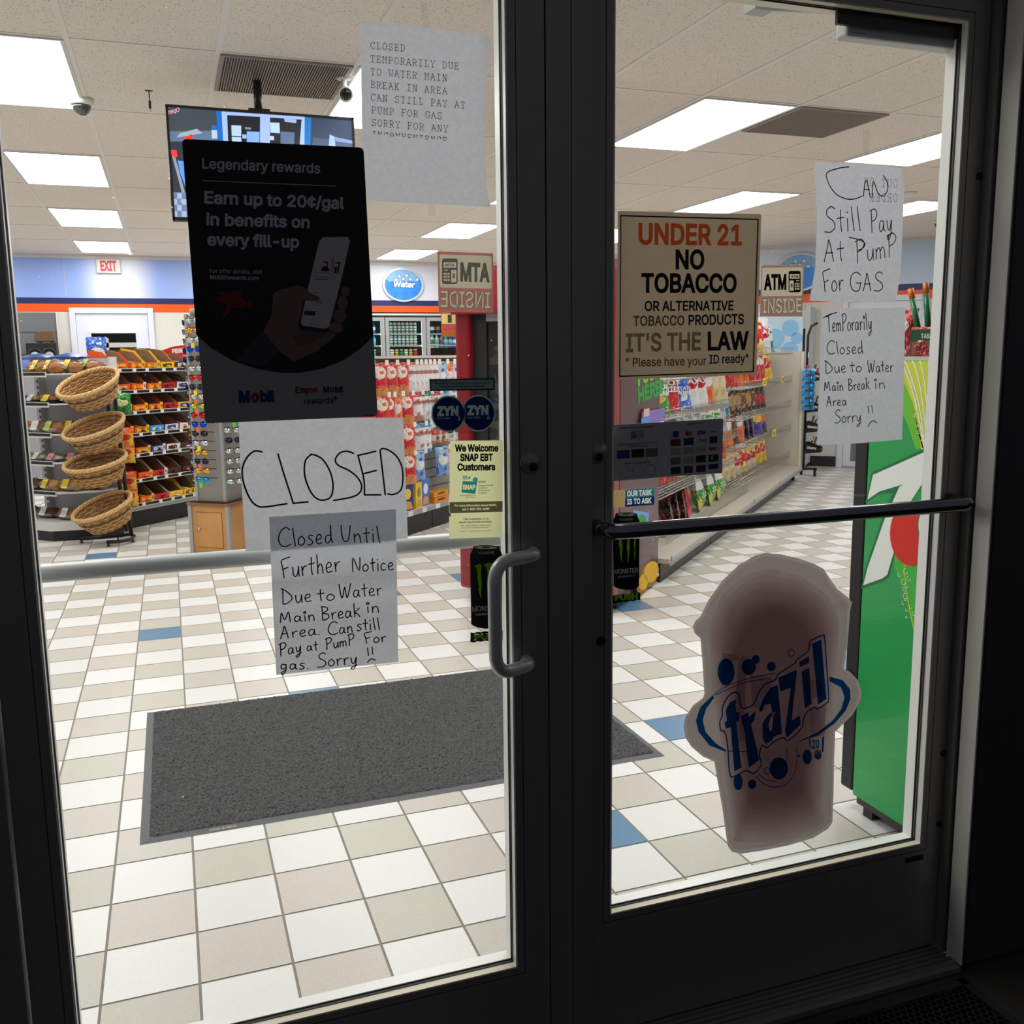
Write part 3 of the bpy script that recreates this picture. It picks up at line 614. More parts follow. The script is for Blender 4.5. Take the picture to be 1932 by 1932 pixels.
o = notice('paper_notice', 'handwritten Temporarily Closed sheet, lower of two on the right door', P, [(483, 975), (740, 972), (992, 965), (984, 1400), (972, 1768), (720, 1790), (455, 1803), (470, 1400)])
f = MB(); w = .002
for t, a, b, H in [('TemPorarIly', (515, 1115), (790, 1098), 105), ('Closed', (515, 1250), (735, 1246), 82), ('Due', (503, 1367), (632, 1360), 80), ('to', (655, 1358), (728, 1356), 72), ('Water', (763, 1362), (918, 1356), 78), ('MaIn', (500, 1472), (615, 1472), 66), ('Break', (645, 1472), (775, 1460), 72), ('In', (803, 1458), (870, 1458), 72), ('Area', (513, 1567), (635, 1560), 66), ('Sorry', (562, 1668), (725, 1660), 80)]: hand(f, P, t, a, b, H, w, m_ink, -.02)
strokes(f, P, [[(495, 1028), (530, 1010), (576, 996)], [(765, 1565), (770, 1610)], [(788, 1560), (793, 1605)], [(765, 1690), (790, 1655), (820, 1668)]], w, m_ink); f.build('handwriting', parent=o)
# ---- rewards poster
P = Px(300, 180, .33133, YL-.0022); m_pw = mat('poster_white', (.62, .62, .62), .6); m_pn = mat('poster_navy', (.012, .016, .05), .6); m_pg = mat('poster_lettering', (.80, .80, .84), .6); m_pb = mat('logo_blue', (.05, .07, .42), .6); m_pr = mat('logo_red', (.48, .03, .05), .6)
f = MB(); sheet(f, rounded(P.poly([(130, 247), (1165, 297), (1245, 1828), (262, 1868)]), .008), m_pw, .001)
o = f.build('poster'); tag(o, 'tall navy and white fuel rewards poster showing a hand holding a phone', 'poster')
f = MB(); tl = rounded(P.poly([(130, 247), (1165, 297), (1222, 1370), (212, 1362)], .0004), .008)
arc = P.poly([(1220, 1370), (1150, 1440), (1050, 1508), (930, 1556), (800, 1580), (700, 1580), (560, 1558), (420, 1510), (300, 1440), (212, 1362)], .0004)
n = len(tl)//4; f.face(tl[:2*n]+arc, m_pn); f.build('navy_print', parent=o)
f = MB()
for t, a, b, h, bo in [('Legendary rewards', (245, 415), (918, 443), 58, .012), ('Earn up to 20¢/gal', (258, 612), (1055, 645), 66, .02), ('in benefits on', (268, 737), (858, 753), 66, .02), ('every fill-up', (275, 852), (798, 866), 66, .02), ('For offer details, visit', (287, 1010), (588, 1016), 23, 0), ('MobilRewards.com', (290, 1046), (568, 1052), 23, .01)]: line_text(f, P, t, a, b, h, m_pg, .0007, bo)
f.face(P.poly([(250, 483), (1010, 515), (1010, 519), (250, 487)], .0007), m_pg); f.build('lettering', parent=o)
H = Px(380, 530, .07246, YL-.0022); f = MB()
f.face(H.poly([(820, 245), (950, 240), (1080, 255), (990, 330), (1060, 430), (1150, 540), (1185, 580), (1290, 545), (1290, 580), (1330, 595), (1480, 815), (1450, 785), (1320, 630), (1280, 645), (1235, 770), (1210, 762), (1255, 655), (1120, 680), (1010, 715), (800, 700), (740, 830), (620, 890), (590, 985), (530, 1032), (518, 1012), (575, 960), (590, 860), (640, 720), (640, 650), (430, 725), (432, 770), (400, 780), (398, 710), (600, 650), (665, 592), (600, 580), (480, 540), (300, 475), (540, 420), (440, 330), (350, 265), (600, 290), (760, 325), (815, 305)], .0007), m_pr); f.build('winged_horse_emblem', parent=o)
m_sk = mat('print_skin', (.48, .36, .34), .6); m_sk2 = mat('print_skin_dark', (.38, .27, .25), .6); m_slv = mat('print_sleeve', (.17, .18, .28), .6); m_ph = mat('print_phone_black', (.03, .03, .035), .5); m_scr = mat('print_phone_screen', (.78, .76, .78), .5)
f = MB(); f.face(P.poly([(440, 1505), (595, 1345), (690, 1450), (600, 1545), (520, 1535)], .0006), m_slv)
f.face(P.poly([(595, 1345), (640, 1250), (650, 1130), (690, 1105), (790, 1080), (830, 1095), (880, 1180), (800, 1330), (970, 1345), (1010, 1360), (970, 1400), (890, 1460), (765, 1515), (690, 1460)], .0007), m_sk)
f.face(P.poly([(800, 1335), (970, 1350), (890, 1400), (790, 1430), (760, 1380)], .0008), m_sk2)
f.face(P.poly([(792, 1310), (840, 1090), (905, 815), (935, 800), (1095, 803), (1112, 830), (1040, 1110), (975, 1335), (945, 1350), (805, 1337)], .0009), m_ph)
f.face(P.poly([(808, 1290), (850, 1090), (912, 830), (935, 808), (1075, 806), (1088, 830), (1030, 1080), (968, 1318), (945, 1328), (818, 1312)], .0011), m_scr)
f.face(P.poly([(690, 1110), (790, 1080), (830, 1092), (855, 1120), (912, 1148), (918, 1162), (900, 1172), (840, 1168), (800, 1158), (750, 1165)], .0013), m_sk)
for x, y, a, b in ((1062, 1115, 24, 32), (1046, 1182, 30, 42), (1030, 1257, 38, 38), (1008, 1322, 40, 32)): f.face(P.poly([(x+a*math.cos(t), y+b*math.sin(t)) for t in [k*math.pi/10 for k in range(20)]], .0013), m_sk)
for q, m in (([(830, 1225), (893, 1228), (888, 1255), (824, 1248)], m_pb), ([(935, 945), (962, 945), (962, 985), (955, 985), (955, 955), (935, 952)], m_pr), ([(1003, 948), (1035, 948), (1022, 1012), (1012, 1012), (1022, 958), (1003, 956)], m_pr), ([(1000, 975), (1015, 977), (1008, 1012), (996, 1010)], m_ph), ([(924, 985), (940, 970), (960, 975), (972, 995), (965, 1003), (925, 998)], m_ph), ([(985, 925), (1000, 922), (990, 1005), (978, 1003)], mat('print_grey', (.6, .58, .6), .6)), ([(885, 1044), (960, 1048), (960, 1052), (885, 1048)], m_ph), ([(860, 1298), (908, 1305), (908, 1308), (860, 1301)], m_ph), ([(880, 1120), (905, 1122), (905, 1126), (880, 1124)], m_ph), ([(895, 1173), (930, 1176), (930, 1181), (895, 1178)], m_ph), ([(885, 1005), (1030, 1016), (1030, 1018), (885, 1007)], m_ph)): f.face(P.poly(q, .0012), m)
line_text(f, P, '2. Fill up to earn points', (883, 1036), (968, 1040), 9, m_ph, .0012); f.build('hand_and_phone_print', parent=o)
Z = Px(400, 690, .16563, YL-.0022); f = MB()
for t, a, b, h, m, bo in (('M', (305, 411), (432, 409), 116, m_pb, .04), ('o', (445, 408), (535, 406), 118, m_pr, .04), ('bil', (545, 406), (716, 402), 112, m_pb, .04), ('Exxon', (950, 310), (1200, 303), 66, m_pr, .02), ('M', (1268, 302), (1335, 301), 64, m_pb, .03), ('o', (1340, 301), (1393, 300), 66, m_pr, .03), ('bil', (1400, 300), (1497, 298), 62, m_pb, .03), ('rewards', (1048, 437), (1385, 426), 68, m_ph, .005), ('+', (1378, 398), (1426, 396), 68, m_ph, .02), ('TM', (722, 300), (742, 299), 9, m_ph, 0)): line_text(f, Z, t, a, b, h, m, .0005, bo)
f.face(Z.poly([(1012, 244), (1024, 244), (1098, 328), (1084, 331)], .0006), m_pr)
f.face(Z.poly([(829, 245), (832, 245), (846, 435), (843, 435)], .0006), m_pg); f.face(Z.poly([(1740, 562), (1862, 558), (1862, 566), (1740, 570)], .0006), m_ph); f.build('logo_print', parent=o)
# ---- under 21 sign
P = Px(1150, 390, .20704, YR-.0016); m_s1 = sheet_mat('sign_beige', (.66, .60, .52), (.56, .50, .42), .5, .04, 25)
def ink(name, c, tr): return sheet_mat(name, c, tr, .5)
i_red, i_blk, i_fad, i_gry = sheet_mat('ink_red', (.55, .16, .08), (.98, .50, .34), .8), mat('ink_black', (.03, .03, .035), .6), sheet_mat('ink_brown', (.25, .22, .19), (.45, .42, .38), .85), sheet_mat('ink_faded', (.40, .36, .30), (.62, .60, .56), .9)
f = MB(); sheet(f, rounded(P.poly([(75, 38), (1383, 68), (1338, 1530), (65, 1575)]), .004), m_s1); o = f.build('age_sign'); tag(o, 'beige UNDER 21 NO TOBACCO sign on the right glass door', 'sign')
f = MB()
for a, b, c, d in (((98, 75), (1360, 110), (1358, 122), (98, 88)), ((1348, 110), (1360, 110), (1315, 1508), (1303, 1508)), ((90, 1540), (1312, 1497), (1312, 1508), (90, 1552)), ((98, 75), (108, 75), (99, 1552), (88, 1552))): f.face(P.poly([a, b, c, d], .0004), i_blk)
for t, a, b, h, m, bo in (('UNDER 21', (264, 336), (1205, 346), 182, i_red, .02), ('NO', (602, 563), (864, 563), 166, i_blk, .02), ('TOBACCO', (290, 778), (1158, 776), 166, i_blk, .02), ('OR ALTERNATIVE', (320, 948), (1130, 941), 86, i_blk, .015), ('TOBACCO', (215, 1085), (682, 1078), 88, i_fad, .012), ('PRODUCTS', (720, 1078), (1225, 1067), 90, i_blk, .015),
    ("IT'S THE", (148, 1320), (832, 1303), 160, i_gry, .015), ('LAW', (895, 1303), (1270, 1296), 158, i_blk, .02), ('" Please have your', (150, 1458), (882, 1440), 78, i_fad, .008), ('ID ready"', (910, 1430), (1265, 1420), 78, i_blk, .01)): line_text(f, P, t, a, b, h, m, .0006, bo)
f.build('lettering', parent=o)
# ---- cash machine stickers
m_pk, m_cr = sheet_mat('sticker_pink', (.62, .36, .36), (.95, .68, .72), .85), sheet_mat('sticker_cream', (.74, .70, .62), (.84, .80, .70), .55); m_dk = sheet_mat('sticker_charcoal', (.17, .17, .175), (.52, .55, .6), .85)
def atm(label, P, out, pan, A, I, box, mirror, dark, pink):
    f = MB(); sheet(f, P.poly(out), m_cr); o = f.build('cash_machine_sticker'); tag(o, label, 'sticker', 'cash machine stickers on the doors')
    rp = [(p.x, p.y) for p in rounded([Vector((x, y, 0)) for x, y in pan], .045*abs(pan[1][0]-pan[0][0]))]; LI = loops_of('INSIDE', I[0], I[1], I[2], .012, mirror)
    f = MB(); cut(f, P, out, [rp]+LI, pink, .0004); f.build('pink_print', parent=o)
    f = MB(); line_text(f, P, 'ATM', A[0], A[1], A[2], dark, .0006, .03, mirror)
    for lp in LI: ribbon(f, P.poly(lp+lp[:1], .0006), .0006 if not mirror else .0009, dark)
    x0, y0, x1, y1 = box; X = lambda u: (x1-(x1-x0)*u) if mirror else (x0+(x1-x0)*u); Y = lambda v: y0+(y1-y0)*v
    R = lambda a, b, c, d: [(X(a), Y(b)), (X(c), Y(b)), (X(c), Y(d)), (X(a), Y(d))]
    hol = [R(.1, .15, .9, .36), R(.08, .45, .42, .93), R(.62, .44, .88, .48)]+[R(.52+.14*i, .56+.12*j, .62+.14*i, .64+.12*j) for i in range(3) for j in range(3)]
    q = [(p.x, p.y) for p in rounded([Vector((x, y, 0)) for x, y in ((x0, y0), (x1, y0), (x1, y1), (x0, y1))], .18*abs(x1-x0))]
    cut(f, P, q, hol, dark, .0006)
    line_text(f, P, 'ATM', (x0+.2*(x1-x0), Y(.31)), (x1-.2*(x1-x0), Y(.31)), .1*(y1-y0), dark, .0008, .02, mirror)
    line_text(f, P, '$', (min(X(.17), X(.34)), Y(.76)), (max(X(.17), X(.34)), Y(.76)), .15*(y1-y0), dark, .0008, .02, mirror)
    f.build('lettering', parent=o)
atm('red and cream ATM INSIDE sticker seen reversed, on the left door', Px(690, 470, .13458, YL), [(1005, 30), (1785, 58), (1795, 888), (1022, 882)], [(1033, 72), (1762, 96), (1768, 556), (1040, 540)], ((1325, 437), (1740, 450), 238), ((1052, 808), (1750, 826), 222), (1070, 130, 1290, 490), True, m_dk, m_pk)
atm('small pink ATM INSIDE sticker reading forwards, on the right door', Px(1150, 390, .20704, YR), [(1383, 545), (1400, 532), (1772, 532), (1758, 1000), (1370, 1000)], [(1392, 555), (1762, 552), (1755, 812), (1386, 815)], ((1406, 752), (1612, 748), 128), ((1393, 968), (1752, 960), 125), (1632, 585, 1742, 780), False, m_ink, sheet_mat('sticker_dusty_pink', (.60, .50, .50), (.84, .70, .74), .88))
# ---- food assistance sticker
P = Px(690, 700, .16561, YL); m_y = sheet_mat('sticker_lemon', (.86, .88, .68), (.97, .98, .76), .6); m_olive = ink('sticker_olive', (.22, .20, .15), (.55, .52, .5)); m_teal = ink('sticker_teal', (.12, .45, .46), (.25, .80, .95)); m_sky = ink('sticker_sky', (.2, .6, .75), (.35, .85, 1)); m_wt = sheet_mat('sticker_white', (.9, .9, .85), (.98, .98, .92), .6)
i_ol = mat('ink_olive_black', (.10, .09, .06), .7)
f = MB(); sheet(f, P.poly([(960, 795), (1562, 790), (1555, 1890), (950, 1912), (950, 1660), (972, 1650), (965, 1620), (950, 1610)]), m_y); o = f.build('benefits_sticker'); tag(o, 'pale yellow We Welcome SNAP EBT Customers sticker on the left door', 'sticker')
f = MB(); cut(f, P, [(955, 1495), (1560, 1482), (1558, 1603), (965, 1620), (955, 1600)], loops_of('For more information about SNAP,', (1013, 1544), (1490, 1538), 22, .015)+loops_of('call 1-800-221-6689', (1097, 1586), (1408, 1580), 22, .02), m_olive, .0004)
cut(f, P, [(1105, 1255), (1270, 1260), (1247, 1400), (1090, 1383)], loops_of('SNAP', (1104, 1348), (1250, 1348), 50, .03), m_teal, .0004); f.face(P.poly([(1215, 1255), (1222, 1225), (1250, 1205), (1278, 1225), (1275, 1262)], .0004), m_sky)
for x in (1108, 1122, 1136, 1150): f.face(P.poly([(x, 1235), (x-3, 1192), (x+7, 1192), (x+9, 1235)], .0004), m_sky)
f.face(P.poly([(1165, 1235), (1170, 1210), (1195, 1196), (1190, 1222)], .0004), m_sky)
for t, a, b, h, m, bo in (('We Welcome', (1015, 915), (1512, 913), 74, i_ol, .03), ('SNAP EBT', (1075, 1023), (1448, 1020), 76, i_ol, .03), ('Customers', (1045, 1131), (1478, 1128), 74, i_ol, .03), ('USDA', (1285, 1274), (1370, 1272), 22, i_ol, .01), ('Supplemental', (1285, 1312), (1450, 1308), 15, i_ol, .005), ('Nutrition', (1285, 1341), (1388, 1338), 15, i_ol, .005), ('Assistance', (1285, 1369), (1412, 1366), 15, i_ol, .005), ('Program', (1285, 1397), (1382, 1394), 15, i_ol, .005), ('Putting Healthy Food', (1070, 1424), (1250, 1421), 15, i_ol, 0), ('Within Reach', (1137, 1446), (1250, 1444), 15, i_ol, 0),
    ('This Institution is an', (1110, 1698), (1400, 1691), 20, i_ol, .012), ('equal opportunity provider.', (1062, 1732), (1442, 1725), 20, i_ol, .012), ('U.S. Department of Agriculture', (1082, 1768), (1425, 1762), 16, i_ol, 0), ('Food and Nutrition Service', (1100, 1794), (1400, 1788), 16, i_ol, 0), ('FNS-132 - English, Revised January 2013', (1080, 1832), (1425, 1823), 11, i_ol, 0)): line_text(f, P, t, a, b, h, m, .0008, bo)
f.build('printed_text', parent=o)
# ---- nicotine pouch sticker
P = Px(800, 700, .08282, YL); m_film = clear_mat('sticker_film', (.86, .88, .89), .10, .25); m_tin = ink('tin_rim_grey', (.34, .37, .37), (.42, .47, .48)); m_tb = ink('tin_blue', (.02, .06, .13), (.05, .32, .62)); m_tl = ink('tin_lettering', (.25, .30, .33), (.20, .25, .28)); m_wb = ink('warning_grey', (.28, .34, .34), (.26, .33, .33))
f = MB(); sheet(f, P.poly([(85, 150), (1650, 108), (1680, 1415), (105, 1458)]), m_film); o = f.build('nicotine_sticker'); tag(o, 'clear nicotine pouch sticker with two round navy tins on the left door', 'sticker')
f = MB(); cut(f, P, [(120, 185), (1615, 160), (1618, 430), (135, 457)], [[(160, 220), (1582, 196), (1586, 400), (166, 427)]], i_blk, .0004); f.face(P.poly([(160, 220), (1582, 196), (1586, 400), (166, 427)], .0003), m_wb)
for t, a, b in (('WARNING: This product contains nicotine.', (228, 305), (1515, 290)), ('Nicotine is an addictive chemical.', (372, 382), (1385, 365))): line_text(f, P, t, a, b, 52, i_blk, .001, .012)
f.build('warning_panel', parent=o)
for (x, y, n, tx, nx, d) in ((1240, 962, '6', 985, 1435, 0), (558, 975, '3', 300, 765, .0006)):
    f = MB(); e = lambda r: [(x+r*.965*math.cos(k*math.pi/24), y+r*1.03*math.sin(k*math.pi/24)) for k in range(48)]; k6 = 20 if n == '6' else 0
    rim = e(405)
    if n == '6': rim = [p for p in rim if p[0] > 900]; 
    f.face(P.poly(rim, .0004+d), m_tin)
    inn = e(372) if n == '3' else [p if (p[0]-558)**2/.931+(p[1]-975)**2/1.06 > 405**2 else (max(p[0], 958-abs(p[1]-975)*.16), p[1]) for p in e(372)]
    cut(f, P, inn, loops_of('ZYN', (tx, 1010-k6), (tx+485, 1000-k6), 190, .04)+loops_of('COOL MINT', (tx, 1100-k6), (tx+300, 1096-k6), 36, .005)+loops_of(n, (nx, 1122-k6), (nx+58, 1121-k6), 88, .005), m_tb, .0007+d)
    f.build('tin_print', parent=o)
# ---- energy drink can stickers
m_cb = mat('can_black', (.012, .012, .014), .4); m_cg = ink('can_green', (.22, .38, .02), (.30, .45, .03)); m_cl = ink('can_lettering', (.5, .5, .5), (.50, .51, .52)); m_lid = ink('can_lid', (.45, .47, .42), (.50, .52, .44)); m_film2 = clear_mat('can_sticker_film', (.95, .96, .95), .10, .2)
def can(label, P, film, cx, hw, yt, yb, bann, word, wl, claw):
    """can print centred on cx, half width hw, from yt to yb"""
    f = MB(); sheet(f, P.poly(film), m_film2); o = f.build('can_sticker'); tag(o, label, 'sticker', 'energy drink stickers by the door handles')
    h = yb-yt; q = [(-1, .11), (-.83, .05), (-.8, .015), (-.3, .0), (.3, .0), (.8, .015), (.83, .05), (1, .11), (.96, .945), (.75, .975), (.3, .997), (-.1, 1), (-.5, .985), (-.8, .965), (-.93, .945)]
    X = lambda a, b: (cx+hw*a, yt+h*b)
    L0 = [(-.78, .243), (-.58, .24), (-.46, .222), (-.3, .236), (-.28, .27), (-.34, .285), (-.3, .38), (-.28, .46), (-.33, .55), (-.3, .645), (-.42, .58), (-.5, .51), (-.43, .5), (-.55, .4), (-.52, .34), (-.6, .275)]
    M0 = [(-.2, .24), (.02, .222), (.12, .205), (.34, .225), (.4, .25), (.28, .27), (.24, .36), (.27, .46), (.2, .56), (.16, .66), (.1, .6), (.12, .52), (.03, .46), (.08, .38), (.06, .3), (-.04, .255)]
    R0 = [(.44, .235), (.6, .222), (.74, .24), (.8, .262), (.7, .28), (.72, .37), (.68, .45), (.7, .52), (.62, .62), (.6, .55), (.64, .48), (.57, .42), (.6, .33), (.55, .27)]
    claws = [[X(*p) for p in C] for C in (L0, M0, R0)]
    words = loops_of('MONSTER', X(-.86, .795), X(.88, .775), .062*h, -.004)+loops_of('ENERGY', X(-.62, .845), X(.68, .825), .025*h, -.004)+loops_of('TAURINE', X(-.5, .108), X(.5, .098), .025*h, -.004)
    lid = [X(*p) for p in ((-.72, .03), (-.4, .012), (.4, .012), (.72, .03), (.4, .046), (-.4, .046))]
    f = MB(); cut(f, P, [X(*p) for p in q], claws+words+[lid], m_cb, .0004); c = f.build('can_print', parent=o)
    f = MB(); f.face(P.poly(lid, .0002), m_lid); f.face(P.poly([X(*p) for p in ((-.25, .02), (.2, .015), (.25, .03), (-.22, .034))], .0005), m_cg); f.build('lid_print', parent=c)
    f = MB()
    for C in claws: f.face(P.poly(C, .0002), m_cg)
    f.build('claw_mark', parent=c)
    f = MB(); f.face(P.poly([X(-.9, .7), X(.92, .7), X(.92, .86), X(-.9, .86)], .0002), m_cl); f.face(P.poly([X(-.55, .06), X(.55, .06), X(.55, .115), X(-.55, .115)], .0002), m_cl); f.build('lettering', parent=c)
    f = MB(); a, b, c1, d = bann; n = 9; top = [(a[0]+(b[0]-a[0])*k/n, a[1]+(b[1]-a[1])*k/n+(3 if k % 2 else 0)*hw/60) for k in range(n+1)]; bot = [(c1[0]+(d[0]-c1[0])*k/n, c1[1]+(d[1]-c1[1])*k/n-(3 if k % 2 else 0)*hw/60) for k in range(n+1)]
    cut(f, P, top+bot, loops_of(word, wl[0], wl[1], wl[2], .03), m_cb, .0004); f.face(P.poly([(wl[0][0]-2, wl[0][1]+3), (wl[1][0]+2, wl[1][1]+3), (wl[1][0]+2, wl[1][1]-wl[2]-2), (wl[0][0]-2, wl[0][1]-wl[2]-2)], .0002), m_cg); f.build('banner_print', parent=o)
can('black energy drink can sticker beside the pull handle of the left door', Px(870, 1020, .1087, YL), [(108, 120), (745, 95), (750, 1800), (118, 1830)], 435, 280, 80, 1530, ((165, 1592), (722, 1545), (722, 1718), (160, 1775)), 'PULL', ((228, 1720), (690, 1690), 88), 0)
can('black energy drink can sticker with PUSH banner on the right door', Px(1140, 680, .2588, YR), [(40, 1160), (110, 1105), (205, 1110), (280, 1325), (282, 1765), (45, 1790)], 160, 98, 1108, 1674, ((45, 1712), (263, 1688), (263, 1748), (45, 1777)), 'PUSH', ((78, 1750), (245, 1738), 40), 0)
# ---- payment card sign
P = Px(1140, 780, .13458, YR); m_cs = mat('card_sign_grey', (.74, .74, .75), .6); i_dg = mat('card_ink', (.16, .16, .17), .7)
f = MB(); sheet(f, P.poly([(88, 165), (880, 118), (1655, 72), (1667, 85), (1655, 825), (1645, 838), (880, 888), (88, 955)]), m_cs, .001); o = f.build('payment_sign'); tag(o, 'grey payment cards accepted sign on the right door', 'sign')
f = MB()
for t, a, b, h, m, bo in (('EARN POINTS FOR SAVINGS WITH', (225, 218), (700, 190), 20, i_dg, .005), ('ALSO PAY WITH', (1168, 158), (1380, 146), 20, i_dg, .005), ('PAY AND EARN DISCOUNTS WITH OUR', (195, 448), (738, 416), 18, i_dg, .005), ('PAYMENT METHODS', (322, 472), (608, 458), 18, i_dg, .005), ('CONTACTLESS ACCEPTED', (290, 712), (650, 690), 20, i_dg, .005), ('VISA', (1300, 296), (1425, 288), 50, m_pb, .02), ('Card', (1325, 398), (1430, 392), 42, i_dg, .01), ('wex', (1465, 515), (1590, 508), 52, m_pr, .02), ('DISCOVER', (1475, 268), (1580, 262), 18, i_dg, .01)): line_text(f, P, t, a, b, h, m, .0005, bo)
cols = [mat('card_blue', (.06, .18, .45), .5), mat('card_black', (.04, .04, .045), .5), mat('card_mauve', (.42, .37, .38), .5), mat('card_navy', (.05, .07, .30), .5), mat('card_wine', (.32, .06, .09), .5), mat('card_pale', (.62, .58, .58), .5), mat('card_green', (.05, .20, .08), .5), mat('card_red', (.45, .05, .07), .5), mat('card_orange', (.72, .36, .06), .5)]
def card(x, y, w, h, c, e=.0005): f.face(P.poly([(x, y+w*.03), (x+w, y-w*.03), (x+w, y+h-w*.03), (x, y+h+w*.03)], e), cols[c])
for x, y, w, h, c in ((180, 515, 178, 118, 0), (382, 500, 175, 118, 1), (582, 488, 168, 118, 2), (375, 238, 180, 118, 5), (962, 248, 80, 88, 0), (932, 360, 140, 95, 4), (1115, 345, 138, 98, 3), (1480, 322, 105, 92, 1), (932, 485, 140, 92, 5), (1115, 475, 138, 92, 5), (1288, 462, 136, 88, 5), (932, 618, 138, 98, 2), (1112, 602, 140, 98, 5), (1288, 588, 136, 98, 1), (1464, 575, 134, 98, 1), (932, 752, 140, 96, 6), (1122, 738, 38, 98, 3), (1163, 736, 38, 98, 7), (1204, 734, 38, 98, 6), (1290, 725, 132, 95, 1), (1464, 708, 134, 70, 3)): card(x, y, w, h, c)
for x, y, w, h, c in ((1500, 345, 60, 50, 4), (1020, 385, 45, 40, 7), (1305, 738, 50, 60, 7), (1330, 760, 80, 45, 0), (1500, 590, 30, 60, 5)): card(x, y, w, h, c, .0008)
for x, r, c in ((1168, 30, 7), (1202, 30, 8)): f.face(P.poly([(x+r*math.cos(k*.3142), 281+r*1.02*math.sin(k*.3142)) for k in range(20)], .0006+.0002*(c == 8)), cols[c])
for x, y in ((288, 822), (472, 808), (650, 794)):
    ribbon(f, P.poly([(x+75*math.cos(k*math.pi/20), y+80*math.sin(k*math.pi/20)) for k in range(41)], .0006), .0005, i_dg)
for x, y in ((395, 275), (400, 315), (425, 300), (385, 345), (420, 335), (440, 320), (420, 268)): f.face(P.poly([(x+11*math.cos(k*.628), y+11*math.sin(k*.628)) for k in range(10)], .0008), cols[3])
f.build('printed_text', parent=o)
# ---- OUR TASK IS TO ASK
f = MB(); sheet(f, P.poly([(88, 1075), (295, 1072), (292, 1310), (88, 1328)]), sheet_mat('sticker_tan', (.62, .54, .40), (.80, .68, .48), .55, .08, 300)); sheet(f, P.poly([(295, 1072), (705, 1042), (698, 1280), (292, 1310)]), m_wt)
o = f.build('age_check_sticker'); tag(o, 'OUR TASK IS TO ASK sticker below the payment sign on the right door', 'sticker')
f = MB(); cut(f, P, [(295, 1072), (705, 1042), (702, 1162), (294, 1190)], loops_of('OUR TASK', (322, 1162), (668, 1140), 72, .02), ink('sticker_blue', (.2, .5, .62), (.28, .66, .78)), .0004); cut(f, P, [(294, 1190), (702, 1162), (698, 1280), (292, 1310)], loops_of('IS TO ASK', (320, 1275), (665, 1255), 72, .02), ink('sticker_navy', (.04, .15, .38), (.05, .3, .6)), .0004); f.build('lettering', parent=o)
# ---- frozen drink cup sign
P = Px(1270, 1030, .3105, YR-.004); m_fc = sheet_mat('cup_board', (.66, .63, .62), (.70, .67, .65), .5, .05, 6); m_fp = sheet_mat('cup_pink', (.60, .50, .50), (.945, .922, .928), .97, .02, 5); m_fb = ink('cup_blue', (.03, .13, .30), (.08, .52, .92)); m_fb2 = ink('cup_pale_blue', (.22, .30, .42), (.24, .32, .44))
OUT = [(165, 430), (215, 330), (300, 210), (400, 115), (500, 58), (560, 43), (650, 50), (760, 75), (860, 110), (915, 140), (960, 210), (1000, 265), (1060, 310), (1088, 345), (1075, 395), (1070, 470), (1060, 600), (1037, 745), (1080, 770), (1125, 820), (1147, 890), (1135, 950), (1090, 1025), (1030, 1085), (985, 1130), (978, 1300), (975, 1500), (968, 1680), (940, 1720), (850, 1775), (700, 1820), (550, 1850), (420, 1870), (360, 1860), (335, 1830), (325, 1780), (300, 1600), (265, 1400), (250, 1310), (180, 1280), (110, 1220), (75, 1165), (63, 1100), (75, 1040), (120, 970), (180, 925), (190, 900), (178, 700), (165, 560), (130, 530), (120, 490), (135, 455)]
f = MB(); sheet(f, P.poly(OUT), m_fc); o = f.build('cup_sign'); tag(o, 'cup shaped frozen drink sign low on the right glass door', 'sign')
f = MB(); DR = [(220, 500), (300, 300), (430, 190), (560, 140), (760, 180), (930, 300), (1010, 460), (980, 800), (930, 1300), (890, 1700), (640, 1800), (380, 1800), (350, 1600), (300, 1250), (240, 900)]
for n in range(9): k = 1.06-.055*n; f.face(P.poly([(610+(x-610)*k, 960+(y-960)*(.25+.75*k)) for x, y in DR] if n else [(610+(x-610)*.965, 950+(y-950)*.975) for x, y in OUT], .00015+.00006*n), m_fp)
f.build('drink_print', parent=o)
f = MB()
for q in ([(430, 660), (400, 690), (380, 900), (400, 1200), (430, 1180), (440, 900), (450, 700)], [(300, 650), (390, 660), (400, 690), (360, 700), (340, 850), (290, 850)], [(470, 780), (600, 800), (590, 900), (560, 1000), (480, 980)], [(830, 1000), (930, 960), (920, 1150), (840, 1170)], [(830, 810), (920, 830), (915, 900), (845, 930)]): f.face(P.poly(q, .0009), sheet_mat('cup_ghost', (.55, .52, .55), (.85, .82, .86), .95))
